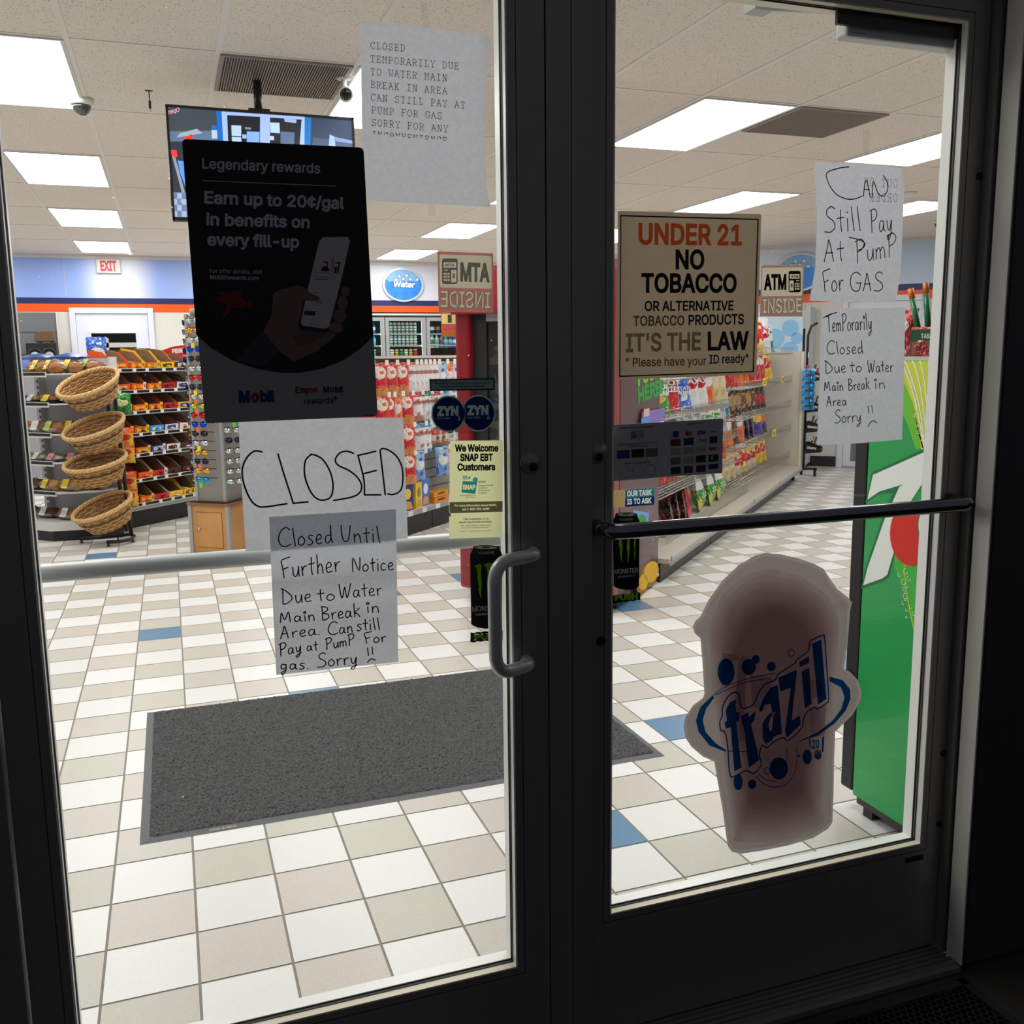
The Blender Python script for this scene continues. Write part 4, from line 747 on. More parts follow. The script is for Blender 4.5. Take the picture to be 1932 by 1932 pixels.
for q in ([(325, 985), (345, 950), (385, 930), (380, 960), (385, 1010), (402, 1012), (398, 1065), (385, 1068), (412, 1330), (418, 1345), (372, 1370), (350, 1100), (320, 1112), (312, 1075), (328, 1060), (320, 1010)],
    [(410, 1035), (455, 1012), (462, 1040), (500, 1002), (495, 1055), (474, 1085), (524, 1300), (460, 1350), (432, 1120)], [(640, 800), (752, 752), (745, 830), (720, 1062), (770, 1030), (775, 1085), (690, 1166), (680, 1120), (715, 862), (650, 885)],
    [(765, 705), (825, 670), (827, 710), (770, 737)], [(780, 762), (827, 740), (842, 960), (800, 986)], [(845, 595), (900, 568), (932, 930), (880, 966)],
    [(520, 1000), (545, 930), (590, 862), (636, 845), (650, 1000), (602, 1015), (592, 960), (556, 965), (538, 1010)], [(650, 990), (662, 1140), (612, 1160), (602, 1180), (562, 1206), (545, 1170), (542, 1080), (570, 1035), (600, 1010), (604, 1032), (590, 1045), (580, 1085), (584, 1122), (600, 1120), (612, 1020)]): f.face(P.poly(q, .0013), m_fb)
for q in ([(320, 1252), (220, 1212), (155, 1130), (138, 1060), (165, 980), (240, 908), (250, 922), (200, 990), (180, 1060), (197, 1130), (260, 1200), (320, 1240)], [(950, 795), (1030, 815), (1075, 870), (1078, 930), (1050, 1000), (980, 1080), (880, 1150), (740, 1197), (880, 1132), (970, 1060), (1022, 990), (1042, 920), (1020, 860), (950, 822)]): f.face(P.poly(q, .0011), m_fb)
strokes(f, P, [[(300, 1030), (300, 980), (330, 920), (370, 890), (400, 905), (410, 965), (430, 988), (490, 960), (520, 890), (560, 840), (610, 820), (632, 800), (640, 778), (740, 712), (755, 688), (820, 640), (830, 585), (850, 568), (905, 545), (920, 560), (935, 760), (945, 930), (930, 955), (880, 990), (860, 980), (810, 1012), (790, 1060), (778, 1110), (700, 1182), (668, 1165), (610, 1192), (570, 1226), (540, 1215), (525, 1270), (535, 1330), (490, 1382), (440, 1366), (380, 1396), (345, 1388), (330, 1200), (312, 1130), (290, 1120), (284, 1070), (300, 1030)]], .0032, m_fb, .0014)
strokes(f, P, [[(500, 1400), (560, 1450), (630, 1465), (700, 1435), (745, 1350), (752, 1220)], [(515, 1385), (570, 1425), (630, 1430)], [(690, 1235), (690, 1300), (660, 1340)], [(240, 910), (330, 850), (480, 800), (620, 775)], [(330, 1245), (430, 1250), (520, 1240)], [(260, 905), (420, 835), (560, 808)]], .0018, m_fb, .0014)
def blob(x, y, a, b, m, d): f.face(P.poly([(x+a*math.cos(k*math.pi/10), y+b*math.sin(k*math.pi/10)) for k in range(20)], d), m)
for x, y, a, b in ((460, 735, 44, 50), (502, 690, 24, 27), (597, 732, 27, 30), (642, 1352, 56, 68), (480, 1448, 24, 30), (815, 1282, 28, 46), (322, 765, 52, 82), (395, 1435, 28, 50), (880, 1275, 22, 24), (764, 1275, 7, 9)): blob(x, y, a, b, m_fb, .0012)
blob(652, 1326, 26, 32, m_fb2, .0016); blob(880, 1255, 22, 20, m_fc, .0016)
for x, y, a in ((570, 1366, 16), (718, 650, 18)): strokes(f, P, [[(x+a*math.cos(k*math.pi/8), y+1.15*a*math.sin(k*math.pi/8)) for k in range(17)]], .0018, m_fb, .0014)
line_text(f, P, '20', (845, 1230), (888, 1228), 50, m_fb, .0014, .02); f.face(P.poly([(826, 1172), (834, 1172), (838, 1230), (830, 1230)], .0014), m_fb); f.face(P.poly([(905, 1160), (918, 1156), (914, 1250), (902, 1254)], .0014), m_fb); f.build('logo_print', parent=o)
for q in ([(580, 130), (630, 118), (652, 175), (588, 203)], [(980, 350), (1040, 318), (1050, 370), (985, 395)], [(160, 490), (205, 482), (200, 525), (165, 540)], [(870, 1650), (910, 1630), (925, 1680), (872, 1705)], [(355, 1790), (400, 1750), (440, 1780), (430, 1800)]): tape(o, P, q)
# ================================================================== CEILING FITTINGS, TV, WALL SIGNS, WALL COOLER
m_led = mat('light_diffuser', (1, .995, .985), .5, emit=LIGHT_W); m_lf = mat('light_frame', (.86, .86, .85), .5)
def ceil_light(i, j, label):
    x, y = CX+i*.6096, CY+j*1.2192
    t = thing('ceiling_light', label, 'ceiling light', (x, y, HC), 0, 'fluorescent ceiling panels')
    f = MB(); a, b, e = .6096, 1.2192, .026
    for p, q in (((.01, .01), (a-.01, e)), ((.01, b-e), (a-.01, b-.01)), ((.01, e), (e, b-e)), ((a-e, e), (a-.01, b-e))): f.box((p[0], p[1], -.009), (q[0], q[1], .004), m_lf)
    f.build('frame', parent=t)
    f = MB(); f.quad((e, e, -.006), (e, b-e, -.006), (a-e, b-e, -.006), (a-e, e, -.006), m_led); f.build('diffuser', parent=t)
CN = {-4: 'far left column', -1: 'left column, behind the dome camera', 2: 'column behind the typed notice', 5: 'column seen over the age sign', 8: 'column right of the age sign', 11: 'far right column'}
RN = {-2: 'first row by the doors', 0: 'second row', 2: 'third row', 4: 'fourth row', 6: 'last row by the back wall'}
for i in CN:
    for j in RN:
        x, y = CX+i*.6096, CY+j*1.2192
        if (x+y+1.9)*Q2 > LD or x > 8: continue
        ceil_light(i, j, 'lit ceiling panel, %s, %s' % (CN[i], RN[j]))
m_vent = mat('vent_metal', (.60, .56, .52), .5, .2); m_vd = mat('vent_dirt', (.30, .26, .22), .8, noise=.5, nscale=9)
def vent(i, j, label):
    t = thing('ceiling_vent', label, 'ceiling vent', (CX+i*.6096, CY+j*1.2192, HC), 0, 'return air grilles in the ceiling'); a = .6096
    f = MB(); f.quad((.02, .02, -.0045), (.02, a-.02, -.0045), (a-.02, a-.02, -.0045), (a-.02, .02, -.0045), m_vd); f.build('backing', parent=t)
    f = MB()
    for k in range(48): x = .026+k*(a-.052)/47; f.box((x-.0028, .02, -.012), (x+.0028, a-.02, -.006), m_vent)
    f.build('slats', parent=t)
    f = MB()
    for p, q in (((.01, .01), (a-.01, .024)), ((.01, a-.024), (a-.01, a-.01)), ((.01, .024), (.024, a-.024)), ((a-.024, .024), (a-.01, a-.024))): f.box((p[0], p[1], -.013), (q[0], q[1], .004), m_vent)
    f.build('frame', parent=t)
vent(1, 0, 'dusty grey ceiling vent above the television'); vent(6, 0, 'dusty grey ceiling vent beside a lit panel, over the right door')
m_cw = mat('camera_white', (.90, .90, .89), .35); m_smk = mat('smoked_dome', (.10, .10, .105), .08, coat=.5)
def dome(x, y, label, s=1.0):
    t = thing('dome_camera', label, 'security camera', (x, y, HC), 0, 'dome security cameras on the ceiling')
    f = MB(); f.lathe([(0, -.034*s), (.05*s, -.034*s), (.058*s, -.03*s), (.062*s, 0)], m_cw, 24); f.build('housing', parent=t)
    f = MB(); f.lathe([(0, -.085*s)]+[(.046*s*math.sin(k*.196), -.034*s-.051*s*math.cos(k*.196)) for k in range(1, 9)], m_smk if s < .99 else mat('lens_grey', (.22, .22, .22), .1, coat=1), 20); f.build('dome', parent=t)
dome(-.33, 3.98, 'white dome camera beside the big lit panel, upper left'); dome(7.55, 7.0, 'white dome camera near the far wall, lower of two at far right', .97); dome(7.6, 6.45, 'white dome camera at far right, partly behind the door frame', .97)
t = thing('bullet_camera', 'white bullet security camera on a ceiling arm by the television', 'security camera', (.885, 3.2, HC))
f = MB(); f.lathe([(0, -.014), (.034, -.012), (.036, 0)], m_cw, 20); f.build('base', parent=t)
f = MB(); f.tube([(0, 0, -.012), (0, 0, -.04), (-.004, -.02, -.062)], [.013, .014, .018], m_cw, 14); f.build('arm', parent=t)
X = Matrix.Translation((-.004, -.055, -.108)) @ Matrix.Rotation(math.radians(-62), 4, 'X')
f = MB(); f.lathe([(0, -.075), (.022, -.07), (.026, -.05), (.030, 0), (.036, .012), (.036, .03), (.030, .032), (.028, .026), (0, .026)], m_cw, 24, X=Matrix.Translation((-.004, -.035, -.085)) @ Matrix.Rotation(math.radians(112), 4, 'X')); f.build('body', parent=t)
f = MB(); X = Matrix.Translation((-.004, -.035, -.085)) @ Matrix.Rotation(math.radians(112), 4, 'X'); f.lathe([(0, .0265), (.0265, .0265), (.0265, .028), (0, .030)], mat('lens_black', (.03, .03, .03), .2), 20, X=X); l = f.build('lens', parent=t)
f = MB()
for k in range(12): f.lathe([(0, .0305), (.0018, .0305), (0, .032)], m_cw, 6, c=(.021*math.cos(k*.5236), .021*math.sin(k*.5236), 0), X=X)
f.build('infrared_lamps', parent=l)
t = thing('hanging_cable', 'short black cable end hanging from the ceiling left of the television', 'cable', (.0, 3.72, HC))
f = MB(); f.tube([(0, 0, 0), (.001, 0, -.05)], .003, m_blk, 6); f.box((-.018, -.004, -.004), (.018, .004, 0), m_blk); f.build('wire', parent=t); f = MB(); f.tube([(.001, 0, -.05), (.001, 0, -.085)], .006, m_blk, 8); f.tube([(.001, 0, -.085), (.001, 0, -.1)], .0035, m_chr, 8); f.build('plug', parent=t)
f = MB(); f.lathe([(0, -.03), (.05, -.028), (.06, -.012), (.062, 0)], m_cw, 20, c=(6.03, 5.14, HC)); tag(f.build('smoke_detector'), 'white round detector on the ceiling right of the CAN notice', 'smoke detector')
f = MB(); f.lathe([(0, -.05), (.03, -.048), (.035, -.02), (.05, 0)], m_cw, 16, c=(-.33, 11.3, HC)); tag(f.build('ceiling_sensor'), 'small white sensor on the ceiling edge above the staff door', 'sensor')
# ---- television
YT = 3.3; t = thing('television', 'wall screen under the ceiling showing a security camera picture of the doors', 'television', aty(490, 215, YT))
t.location.z = 2.08; bx = t.location.copy()
f = MB(); f.box((.068-bx.x, .008, 0), (.948-bx.x, .06, .522), mat('tv_plastic', (.03, .03, .035), .35)); f.build('case', parent=t, bevel=.004)
f = MB(); f.box((.068-bx.x, 0, 0), (.948-bx.x, .012, .016), MATS['tv_plastic']); f.box((.068-bx.x, 0, .511), (.948-bx.x, .012, .522), MATS['tv_plastic']); f.box((.068-bx.x, 0, 0), (.079-bx.x, .012, .522), MATS['tv_plastic']); f.box((.937-bx.x, 0, 0), (.948-bx.x, .012, .522), MATS['tv_plastic']); f.build('bezel', parent=t)
f = MB(); f.tube([(0, .05, .5), (0, .05, HC-2.08)], .02, MATS['tv_plastic'], 10); f.box((-.15, .05, .2), (.15, .08, .4), MATS['tv_plastic']); f.build('ceiling_mount', parent=t)
f = MB(); f.lathe([(.03, .53), (.03, .522)], MATS['tv_plastic'], 12, c=(-.0, .03, 0)); f.box((-.05, .01, .522), (.05, .05, .535), MATS['tv_plastic']); f.build('webcam', parent=t)
P = Px(300, 180, .33133, YT+.0065)
def tvm(c): return mat('screen_%02x%02x%02x' % tuple(int(255*x) for x in c), c, .3, emit=.9)
f = MB(); base = (.30, .36, .48)
SCR = [([(44, 62), (1108, 134), (1112, 700), (72, 690)], (.22, .27, .36)), ([(44, 62), (325, 86), (335, 260), (60, 260)], (.25, .28, .31)), ([(55, 205), (335, 200), (335, 262), (60, 262)], (.36, .46, .58)), ([(120, 215), (215, 190), (250, 215), (100, 240)], (.62, .68, .74)), ([(325, 88), (356, 91), (366, 262), (336, 260)], (.08, .42, .75)),
 ([(356, 91), (830, 122), (832, 290), (366, 270)], (.66, .76, .96)), ([(388, 112), (576, 122), (574, 280), (394, 272)], (.10, .11, .14)), ([(632, 126), (812, 138), (800, 290), (632, 280)], (.12, .13, .17)), ([(830, 124), (868, 127), (862, 290), (828, 288)], (.08, .45, .76)), ([(868, 127), (1108, 140), (1110, 300), (864, 290)], (.20, .25, .35)), ([(880, 240), (1108, 265), (1110, 300), (870, 290)], (.28, .34, .45)),
 ([(412, 170), (468, 172), (468, 232), (414, 230)], (.72, .82, 1)), ([(414, 236), (468, 238), (470, 268), (416, 266)], (.72, .82, 1)), ([(474, 222), (498, 223), (498, 246), (475, 245)], (.6, .75, .95)), ([(500, 205), (572, 208), (570, 275), (500, 272)], (.55, .70, .98)), ([(632, 154), (686, 156), (688, 216), (635, 212)], (.75, .85, 1)), ([(692, 205), (772, 210), (770, 280), (692, 276)], (.36, .44, .58)), ([(712, 130), (782, 138), (782, 158), (716, 150)], (.62, .72, .9)), ([(632, 230), (655, 232), (655, 255), (632, 254)], (.8, .82, .9)), ([(488, 180), (525, 184), (520, 196), (490, 192)], (.55, .55, .6)),
 ([(972, 222), (1000, 236), (1006, 300), (966, 290)], (.58, .70, .98)), ([(1000, 236), (1100, 258), (1105, 275), (1006, 262)], (.48, .56, .74)), ([(130, 248), (186, 220), (196, 248)], (.95, .22, .15)), ([(298, 195), (330, 197), (332, 245), (302, 246)], (.72, .8, .85)), ([(298, 170), (328, 172), (328, 198), (298, 197)], (.15, .4, .8)), ([(60, 262), (250, 262), (250, 700), (72, 692)], (.18, .2, .25)), ([(66, 310), (100, 312), (104, 350), (76, 352)], (.95, .25, .2)), ([(76, 350), (92, 350), (150, 560), (132, 560)], (.55, .6, .65)), ([(105, 370), (140, 375), (150, 520), (120, 440)], (.35, .6, .95)), ([(76, 550), (250, 560), (250, 700), (72, 690)], (.42, .48, .60))]
for i, (q, c) in enumerate(SCR): f.face(P.poly(q, .0001*i), tvm(c))
for i in range(3):
    for j in range(4):
        if (i+j) % 2: f.face(P.poly([(78+26*i, 555+34*j), (104+26*i, 558+34*j), (104+26*i, 590+34*j), (78+26*i, 588+34*j)], .0035), tvm((.62, .68, .82)))
line_text(f, P, 'Open', (52, 108), (116, 92), 26, tvm((.9, .62, .72)), .0036, .01, True)
o = f.build('screen_picture')
o.parent = t; o.matrix_parent_inverse = Matrix.Translation(-t.location)
# ---- exit sign
t = thing('exit_sign', 'white EXIT sign with red letters above the staff door', 'sign', (-.625, YB-.03, 2.535))
f = MB(); f.box((-.14, -.02, 0), (.14, .03, .17), mat('sign_white', (.88, .86, .80), .5)); f.build('box', parent=t, bevel=.004)
f = MB(); put_text(f, 'EXIT', (-.095, -.0206, .03), (.095, -.0206, .03), (-.095, -.0206, .145), mat('exit_red', (.80, .25, .40), .5), .03); f.build('lettering', parent=t)
# ---- oval signs
m_rim = mat('sign_rim', (.82, .84, .88), .3, .3); m_wb1 = mat('water_blue', (.20, .55, .92), .35, noise=.25, nscale=9); m_wb2 = mat('ice_blue', (.55, .72, .90), .35); m_wb3 = mat('ice_pale', (.85, .90, .97), .35); m_wb4 = mat('ice_line', (.25, .38, .62), .4)
def oval(label, loc, rot, txt, seed):
    t = thing('oval_sign', label, 'sign', loc, rot, 'oval printed signs on the fascia'); a, b = .295, .235
    E = lambda s, y: [(a*s*math.cos(k*math.pi/24), y, b*s*math.sin(k*math.pi/24)) for k in range(48)]
    f = MB(); f.prism([(p[0], p[2]) for p in E(1, 0)], 0, -.03, m_rim); f.build('rim', parent=t)
    f = MB(); f.face(E(.93, -.031), m_wb3); f.face(E(.9, -.0315), m_wb1)
    top = [(p[0], -.032, p[2]) for p in E(.9, 0) if p[2] > .06]; f.face(top+[(-.2, -.032, .04), (-.1, -.032, .06), (0, -.032, .035), (.1, -.032, .055), (.2, -.032, .04)][::1 if top[0][0] > 0 else -1], m_wb2); f.build('water_print', parent=t)
    f = MB(); r = random.Random(seed)
    for k in range(9):
        x = -.2+.05*k; z = .075+.05*(k % 2)+r.uniform(-.01, .01); s = .03
        if (x/a)**2+((z+.04)/b)**2 > .72: continue
        q = [(x+s*1.1*math.cos(w+.4*k), -.0325, z+s*math.sin(w+.4*k)) for w in (0, 1.4, 2.9, 4.3)]
        f.face(q, m_wb3); [ribbon(f, [Vector(q[i])+Vector((0, -.0004, 0)), Vector(q[(i+1) % 4])+Vector((0, -.0004, 0))], .006, m_wb4) for i in range(4)]
    f.build('ice_print', parent=t)
    if txt:
        f = MB(); f.face([(-.155, -.0322, -.045), (.17, -.0322, -.05), (.17, -.0322, .045), (-.155, -.0322, .045)], mat('water_band', (.16, .48, .90), .4)); put_text(f, txt, (-.15, -.0335, -.025), (.16, -.0335, -.035), (-.14, -.0335, .05), mat('sign_letters', (.97, .98, 1), .4), .02); f.build('lettering', parent=t)
oval('blue oval Water sign on the fascia above the drinks cooler', (3.205, YB-.002, 2.44), 0, 'Water', 2)
p = L(LD-.002, .79, 2.42); oval('blue oval ice sign on the diagonal fascia beside the CAN notice', p, R45-math.pi/2, None, 5)
# ---- glass door drinks cooler let into the back wall
ck = thing('drinks_cooler', 'three door glass drinks cooler in the back wall', 'cooler', (2.33, YB, 0)); m_cool = mat('cooler_white', (.85, .87, .88), .5); m_cf = mat('cooler_frame', (.70, .71, .72), .35, .5); m_csh = mat('cooler_shelf', (.30, .31, .32), .5)
CWD = .5967
f = MB(); X1 = 3*CWD; f.box((0, .6, 0), (X1, .62, 2.05), mat('cooler_back', (.20, .21, .22), .6)); f.box((-.02, .0, 0), (0, .62, 2.05), m_cool); f.box((X1, 0, 0), (X1+.02, .62, 2.05), m_cool); f.box((0, 0, 2.02), (X1, .62, 2.06), m_cool); f.box((0, 0, 0), (X1, .62, .15), m_cool); f.build('cabinet', parent=ck)
for k in range(3):
    f = MB()
    for z in (.5, .9, 1.22, 1.425, 1.6, 1.765): f.box((k*CWD+.03, .06, z-.015), ((k+1)*CWD-.03, .5, z), m_csh); f.box((k*CWD+.03, .055, z-.018), ((k+1)*CWD-.03, .06, z+.004), m_cf)
    f.build('shelf', parent=ck)
    a, b = k*CWD+.006, (k+1)*CWD-.006; fr_ = MB()
    for p, q in (((a, .15), (a+.05, 1.99)), ((b-.05, .15), (b, 1.99)), ((a+.05, .15), (b-.05, .2)), ((a+.05, 1.94), (b-.05, 1.99))): fr_.box((p[0], -.02, p[1]), (q[0], .02, q[1]), m_cf)
    d_ = fr_.build('door', parent=ck); f = MB(); f.box((a+.05, -.002, .2), (b-.05, .002, 1.94), clear_mat('cooler_glass', (.92, .96, .95), .05)); f.build('glass_pane', parent=d_)
    f = MB(); f.tube([(b-.09, -.02, .9), (b-.09, -.055, .95), (b-.09, -.055, 1.3), (b-.09, -.02, 1.35)], .009, m_cf, 8); f.build('handle', parent=d_)
    f = MB(); f.box((b-.045, .03, .2), (b-.03, .05, 1.94), mat('cooler_lamp', (.92, 1, .97), .5, emit=6)); f.build('lamp_strip', parent=ck)
def drink(kind, h, r, cols, n=12):
    """bottle or can turned from its profile, label bands as materials"""
    f = MB(); b, l, c = cols
    if kind == 'can': pr = [(r*.8, 0), (r, .01)], [(r, .01), (r, h*.9)], [(r, h*.9), (r*.82, h*.97), (r*.82, h), (0, h*.985)]; ms = (c, l, c)
    else: pr = [(r*.9, 0), (r, .01), (r, h*.3)], [(r, h*.3), (r, h*.62)], [(r, h*.62), (r*.9, h*.72), (r*.42, h*.88), (r*.42, h*.92)]; ms = (b, l, b)
    for q, m in zip(pr, ms): f.lathe(q, m, n)
    if kind == 'can':
        if b is not c:
            for k in range(3): f.lathe([(r*1.005, h*(.2+.25*k)), (r*1.005, h*(.27+.25*k))], b, n)
    else: f.lathe([(r*.48, h*.92), (r*.48, h), (0, h)], c, n)
    return f
cm_ = lambda n, c, **k: mat('drink_'+n, c, .25, **k)
wh, bk, gr, tl_, bl_, org, yl, rd, nv, aq = cm_('white', (.90, .95, .93)), cm_('black', (.08, .1, .1)), cm_('green', (.2, .6, .35)), cm_('teal', (.25, .70, .75)), cm_('blue', (.15, .35, .75)), cm_('orange', (.9, .45, .25)), cm_('yellow', (.85, .78, .15)), cm_('red', (.8, .1, .12)), cm_('navy', (.07, .12, .35)), cm_('aqua', (.55, .80, .92))
dn = ['left', 'middle', 'right']
def shelf_row(k, z, specs, row):
    protos = {}
    n = len(specs)
    for i, (kind, h, r, cols, word) in enumerate(specs):
        x = 2.33+k*CWD+.085+(i+.5)*(CWD-.19)/n; key = (kind, h, r, tuple(c.name for c in cols))
        if key not in protos: protos[key] = o = drink(kind, h, r, cols).build('drink_can' if kind == 'can' else 'drink_bottle')
        else: o = copy_tree(protos[key])
        o.location = (x, YB+.11, z); tag(o, '%s %s, %s from left, %s shelf of the %s cooler door' % (word, 'can' if kind == 'can' else 'bottle', ORD[i], row, dn[k]), 'can' if kind == 'can' else 'bottle', 'drinks behind the %s cooler door' % dn[k])
W_ = ('can', .157, .025, (bk, wh, wh), 'white')
shelf_row(1, 1.765, [W_]*7, 'top'); shelf_row(1, 1.60, [('can', .142, .025, (bk, wh, wh), 'white')]*7, 'second')
shelf_row(1, 1.425, [('can', .12, .028, (a, b, wh), w) for a, b, w in ((rd, wh, 'white and red'), (bk, yl, 'yellow'), (bk, gr, 'green'), (bk, wh, 'white and black'), (bk, yl, 'yellow'), (bk, rd, 'red'))], 'third')
shelf_row(2, 1.765, [('bottle', .155, .034, (nv, b, nv), w) for b, w in ((wh, 'white label navy'), (org, 'orange label navy'), (aq, 'aqua label navy'), (org, 'orange label navy'), (wh, 'white label navy'))], 'top')
shelf_row(2, 1.56, [('bottle', .19, .033, c, w) for c, w in (((wh, gr, wh), 'white and green'), ((wh, aq, wh), 'white and aqua'), ((tl_, rd, bl_), 'teal with red label'), ((tl_, aq, bl_), 'teal with aqua label'), ((bl_, aq, nv), 'blue with pale label'), ((bl_, wh, nv), 'blue with white label'))], 'second')
shelf_row(0, 1.765, [('bottle', .155, .034, (bl_, b, bl_), w) for b, w in ((yl, 'yellow label blue'), (wh, 'white label blue'), (yl, 'yellow label blue'), (wh, 'white label blue'), (wh, 'white label blue'))], 'top')
shelf_row(0, 1.60, [('bottle', .15, .034, (tl_, b, tl_), w) for b, w in ((aq, 'aqua label teal'),)*5], 'second')
shelf_row(0, 1.425, [('can', .12, .028, (bk, b, wh), w) for b, w in ((tl_, 'teal'), (yl, 'yellow'), (tl_, 'teal'), (yl, 'yellow'), (tl_, 'teal'))], 'third')
# ================================================================== SHELVING AND GOODS (45 degree frame: local x = lx, local y = ly)
m_bei = mat('gondola_beige', (.78, .75, .70), .45); m_kick = mat('kick_steel', (.24, .23, .22), .4, .3, noise=.15, nscale=6); m_kickb = mat('kick_black', (.045, .045, .05), .4, noise=.3, nscale=12); m_wire = mat('wire_chrome', (.74, .73, .71), .3, .8); m_peg = mat('slat_panel', (.55, .54, .52), .5)
m_shw = mat('shelf_white', (.84, .83, .82), .45); m_tick = mat('ticket_black', (.04, .045, .045), .3); m_card = mat('price_card', (.90, .90, .89), .5); m_grp = mat('panel_grey', (.62, .62, .65), .45); m_yt = mat('tag_yellow', (.95, .83, .10), .5); m_brn = mat('cardboard', (.55, .40, .28), .8); m_crn = mat('cardboard_dark', (.36, .25, .17), .8)
def frame45(name, label, cat, ox, oy, group=None): return thing(name, label, cat, L(ox, oy), R45, group)
class F45:
    """mesh builder in shop-fixture coordinates, parented to a thing that stands at (ox, oy)"""
    def __init__(s, root, ox, oy): s.r, s.o = root, Vector((ox, oy, 0))
    def mb(s): m = MB(); m.off = s.o; return m
    def build(s, m, name, mt=None, parent=None, bevel=0):
        m.v = [(v[0]-s.o.x, v[1]-s.o.y, v[2]) for v in m.v]; return m.build(name, mt, parent or s.r, bevel=bevel)
def wire_fence(f, x0, x1, y, z0, z1, step=.028, m=None):
    m = m or m_wire; f.tube([(x0, y, z1), (x1, y, z1)], .0028, m, 5); f.tube([(x0, y, z0), (x1, y, z0)], .0028, m, 5); n = int((x1-x0)/step)
    for k in range(n+1): x = x0+k*step; f.box((x-.0011, y-.0011, z0), (x+.0011, y+.0011, z1), m)
# ---- bags
def pillow(w, h, d, seed, nx=8, nz=11):
    r = random.Random(seed); vs = []; fs = []; W1 = [[r.uniform(-1, 1) for _ in range(nx+1)] for _ in range(nz+1)]
    for s in (-1, 1):
        for j in range(nz+1):
            for i in range(nx+1):
                u, v = i/nx, j/nz; e = 0 if v < .05 or v > .95 else (math.sin(math.pi*u)**.65)*(math.sin(math.pi*(v-.03)/.94)**.55)
                e *= 1+.16*W1[j][i]; wx = 1-.07*math.sin(math.pi*v)*(1 if i in (0, nx) else 1)
                vs.append(((u-.5)*w*wx, s*d/2*max(e, 0)+.003*W1[j][i]*(.3 if 0 < i < nx else 1), v*h))
    k = (nx+1)*(nz+1)
    for s in (0, 1):
        for j in range(nz):
            for i in range(nx):
                q = (s*k+j*(nx+1)+i, s*k+j*(nx+1)+i+1, s*k+(j+1)*(nx+1)+i+1, s*k+(j+1)*(nx+1)+i); fs.append(q if s == 0 else q[::-1])
    return vs, fs
def bagmat(name, base, top, blob, accent, bz=.56, cut_=.72, low=None, lowz=.0, metal=0):
    m = bpy.data.materials.new(name); m.use_nodes = True; nt = m.node_tree; b = nt.nodes['Principled BSDF']; N = nt.nodes.new; K = nt.links.new
    b.inputs['Roughness'].default_value = .28; b.inputs['Coat Weight'].default_value = .35; b.inputs['Metallic'].default_value = metal
    tc = N('ShaderNodeTexCoord'); sp = N('ShaderNodeSeparateXYZ'); K(tc.outputs['Generated'], sp.inputs[0])
    cr = N('ShaderNodeValToRGB'); cr.color_ramp.interpolation = 'CONSTANT'; e = cr.color_ramp.elements; e[0].position = 0; e[0].color = lin(low or base)+(1,); e[1].position = lowz; e[1].color = lin(base)+(1,); q = e.new(cut_); q.color = lin(top)+(1,)
    K(sp.outputs[2], cr.inputs[0])
    vm = N('ShaderNodeVectorMath'); vm.operation = 'SUBTRACT'; vm.inputs[1].default_value = (.5, .5, bz); K(tc.outputs['Generated'], vm.inputs[0])
    v2 = N('ShaderNodeVectorMath'); v2.operation = 'MULTIPLY'; v2.inputs[1].default_value = (2.7, 0, 5.2); K(vm.outputs[0], v2.inputs[0])
    ln = N('ShaderNodeVectorMath'); ln.operation = 'LENGTH'; K(v2.outputs[0], ln.inputs[0]); lt = N('ShaderNodeMath'); lt.operation = 'LESS_THAN'; lt.inputs[1].default_value = .95; K(ln.outputs['Value'], lt.inputs[0])
    mx = N('ShaderNodeMix'); mx.data_type = 'RGBA'; K(lt.outputs[0], mx.inputs[0]); K(cr.outputs[0], mx.inputs[6]); mx.inputs[7].default_value = lin(blob)+(1,)
    ns = N('ShaderNodeTexNoise'); ns.inputs['Scale'].default_value = 3.4; ns.inputs['Detail'].default_value = 1; K(tc.outputs['Generated'], ns.inputs['Vector'])
    mr = N('ShaderNodeMath'); mr.operation = 'GREATER_THAN'; mr.inputs[1].default_value = .575; K(ns.outputs[0], mr.inputs[0])
    n5 = N('ShaderNodeTexNoise'); n5.inputs['Scale'].default_value = 9; n5.inputs['Detail'].default_value = 2; K(tc.outputs['Generated'], n5.inputs['Vector']); g5 = N('ShaderNodeMath'); g5.operation = 'GREATER_THAN'; g5.inputs[1].default_value = .62; K(n5.outputs[0], g5.inputs[0])
    m5 = N('ShaderNodeMix'); m5.data_type = 'RGBA'; K(g5.outputs[0], m5.inputs[0]); K(mx.outputs[2], m5.inputs[6]); m5.inputs[7].default_value = lin(tuple(.35*a+.6 for a in top))+(1,); mx = m5
    m2 = N('ShaderNodeMix'); m2.data_type = 'RGBA'; K(mr.outputs[0], m2.inputs[0]); K(mx.outputs[2], m2.inputs[6]); m2.inputs[7].default_value = lin(accent)+(1,); K(m2.outputs[2], b.inputs['Base Color'])
    n3 = N('ShaderNodeTexNoise'); n3.inputs['Scale'].default_value = 7; K(tc.outputs['Generated'], n3.inputs['Vector']); bp = N('ShaderNodeBump'); bp.inputs['Strength'].default_value = .55; bp.inputs['Distance'].default_value = .02; K(n3.outputs[0], bp.inputs['Height']); K(bp.outputs[0], b.inputs['Normal'])
    return m
RED, WHT, ORG, YEL, BLU, GRN, BLK, NAV, BRN, TEA, PNK, PUR, SIL, GLD = (.80, .06, .08), (.92, .92, .93), (.93, .42, .10), (.95, .80, .12), (.18, .42, .82), (.22, .62, .22), (.07, .06, .06), (.10, .12, .28), (.55, .33, .18), (.15, .60, .66), (.90, .45, .60), (.35, .25, .62), (.72, .73, .75), (.80, .62, .22)
BK = {}
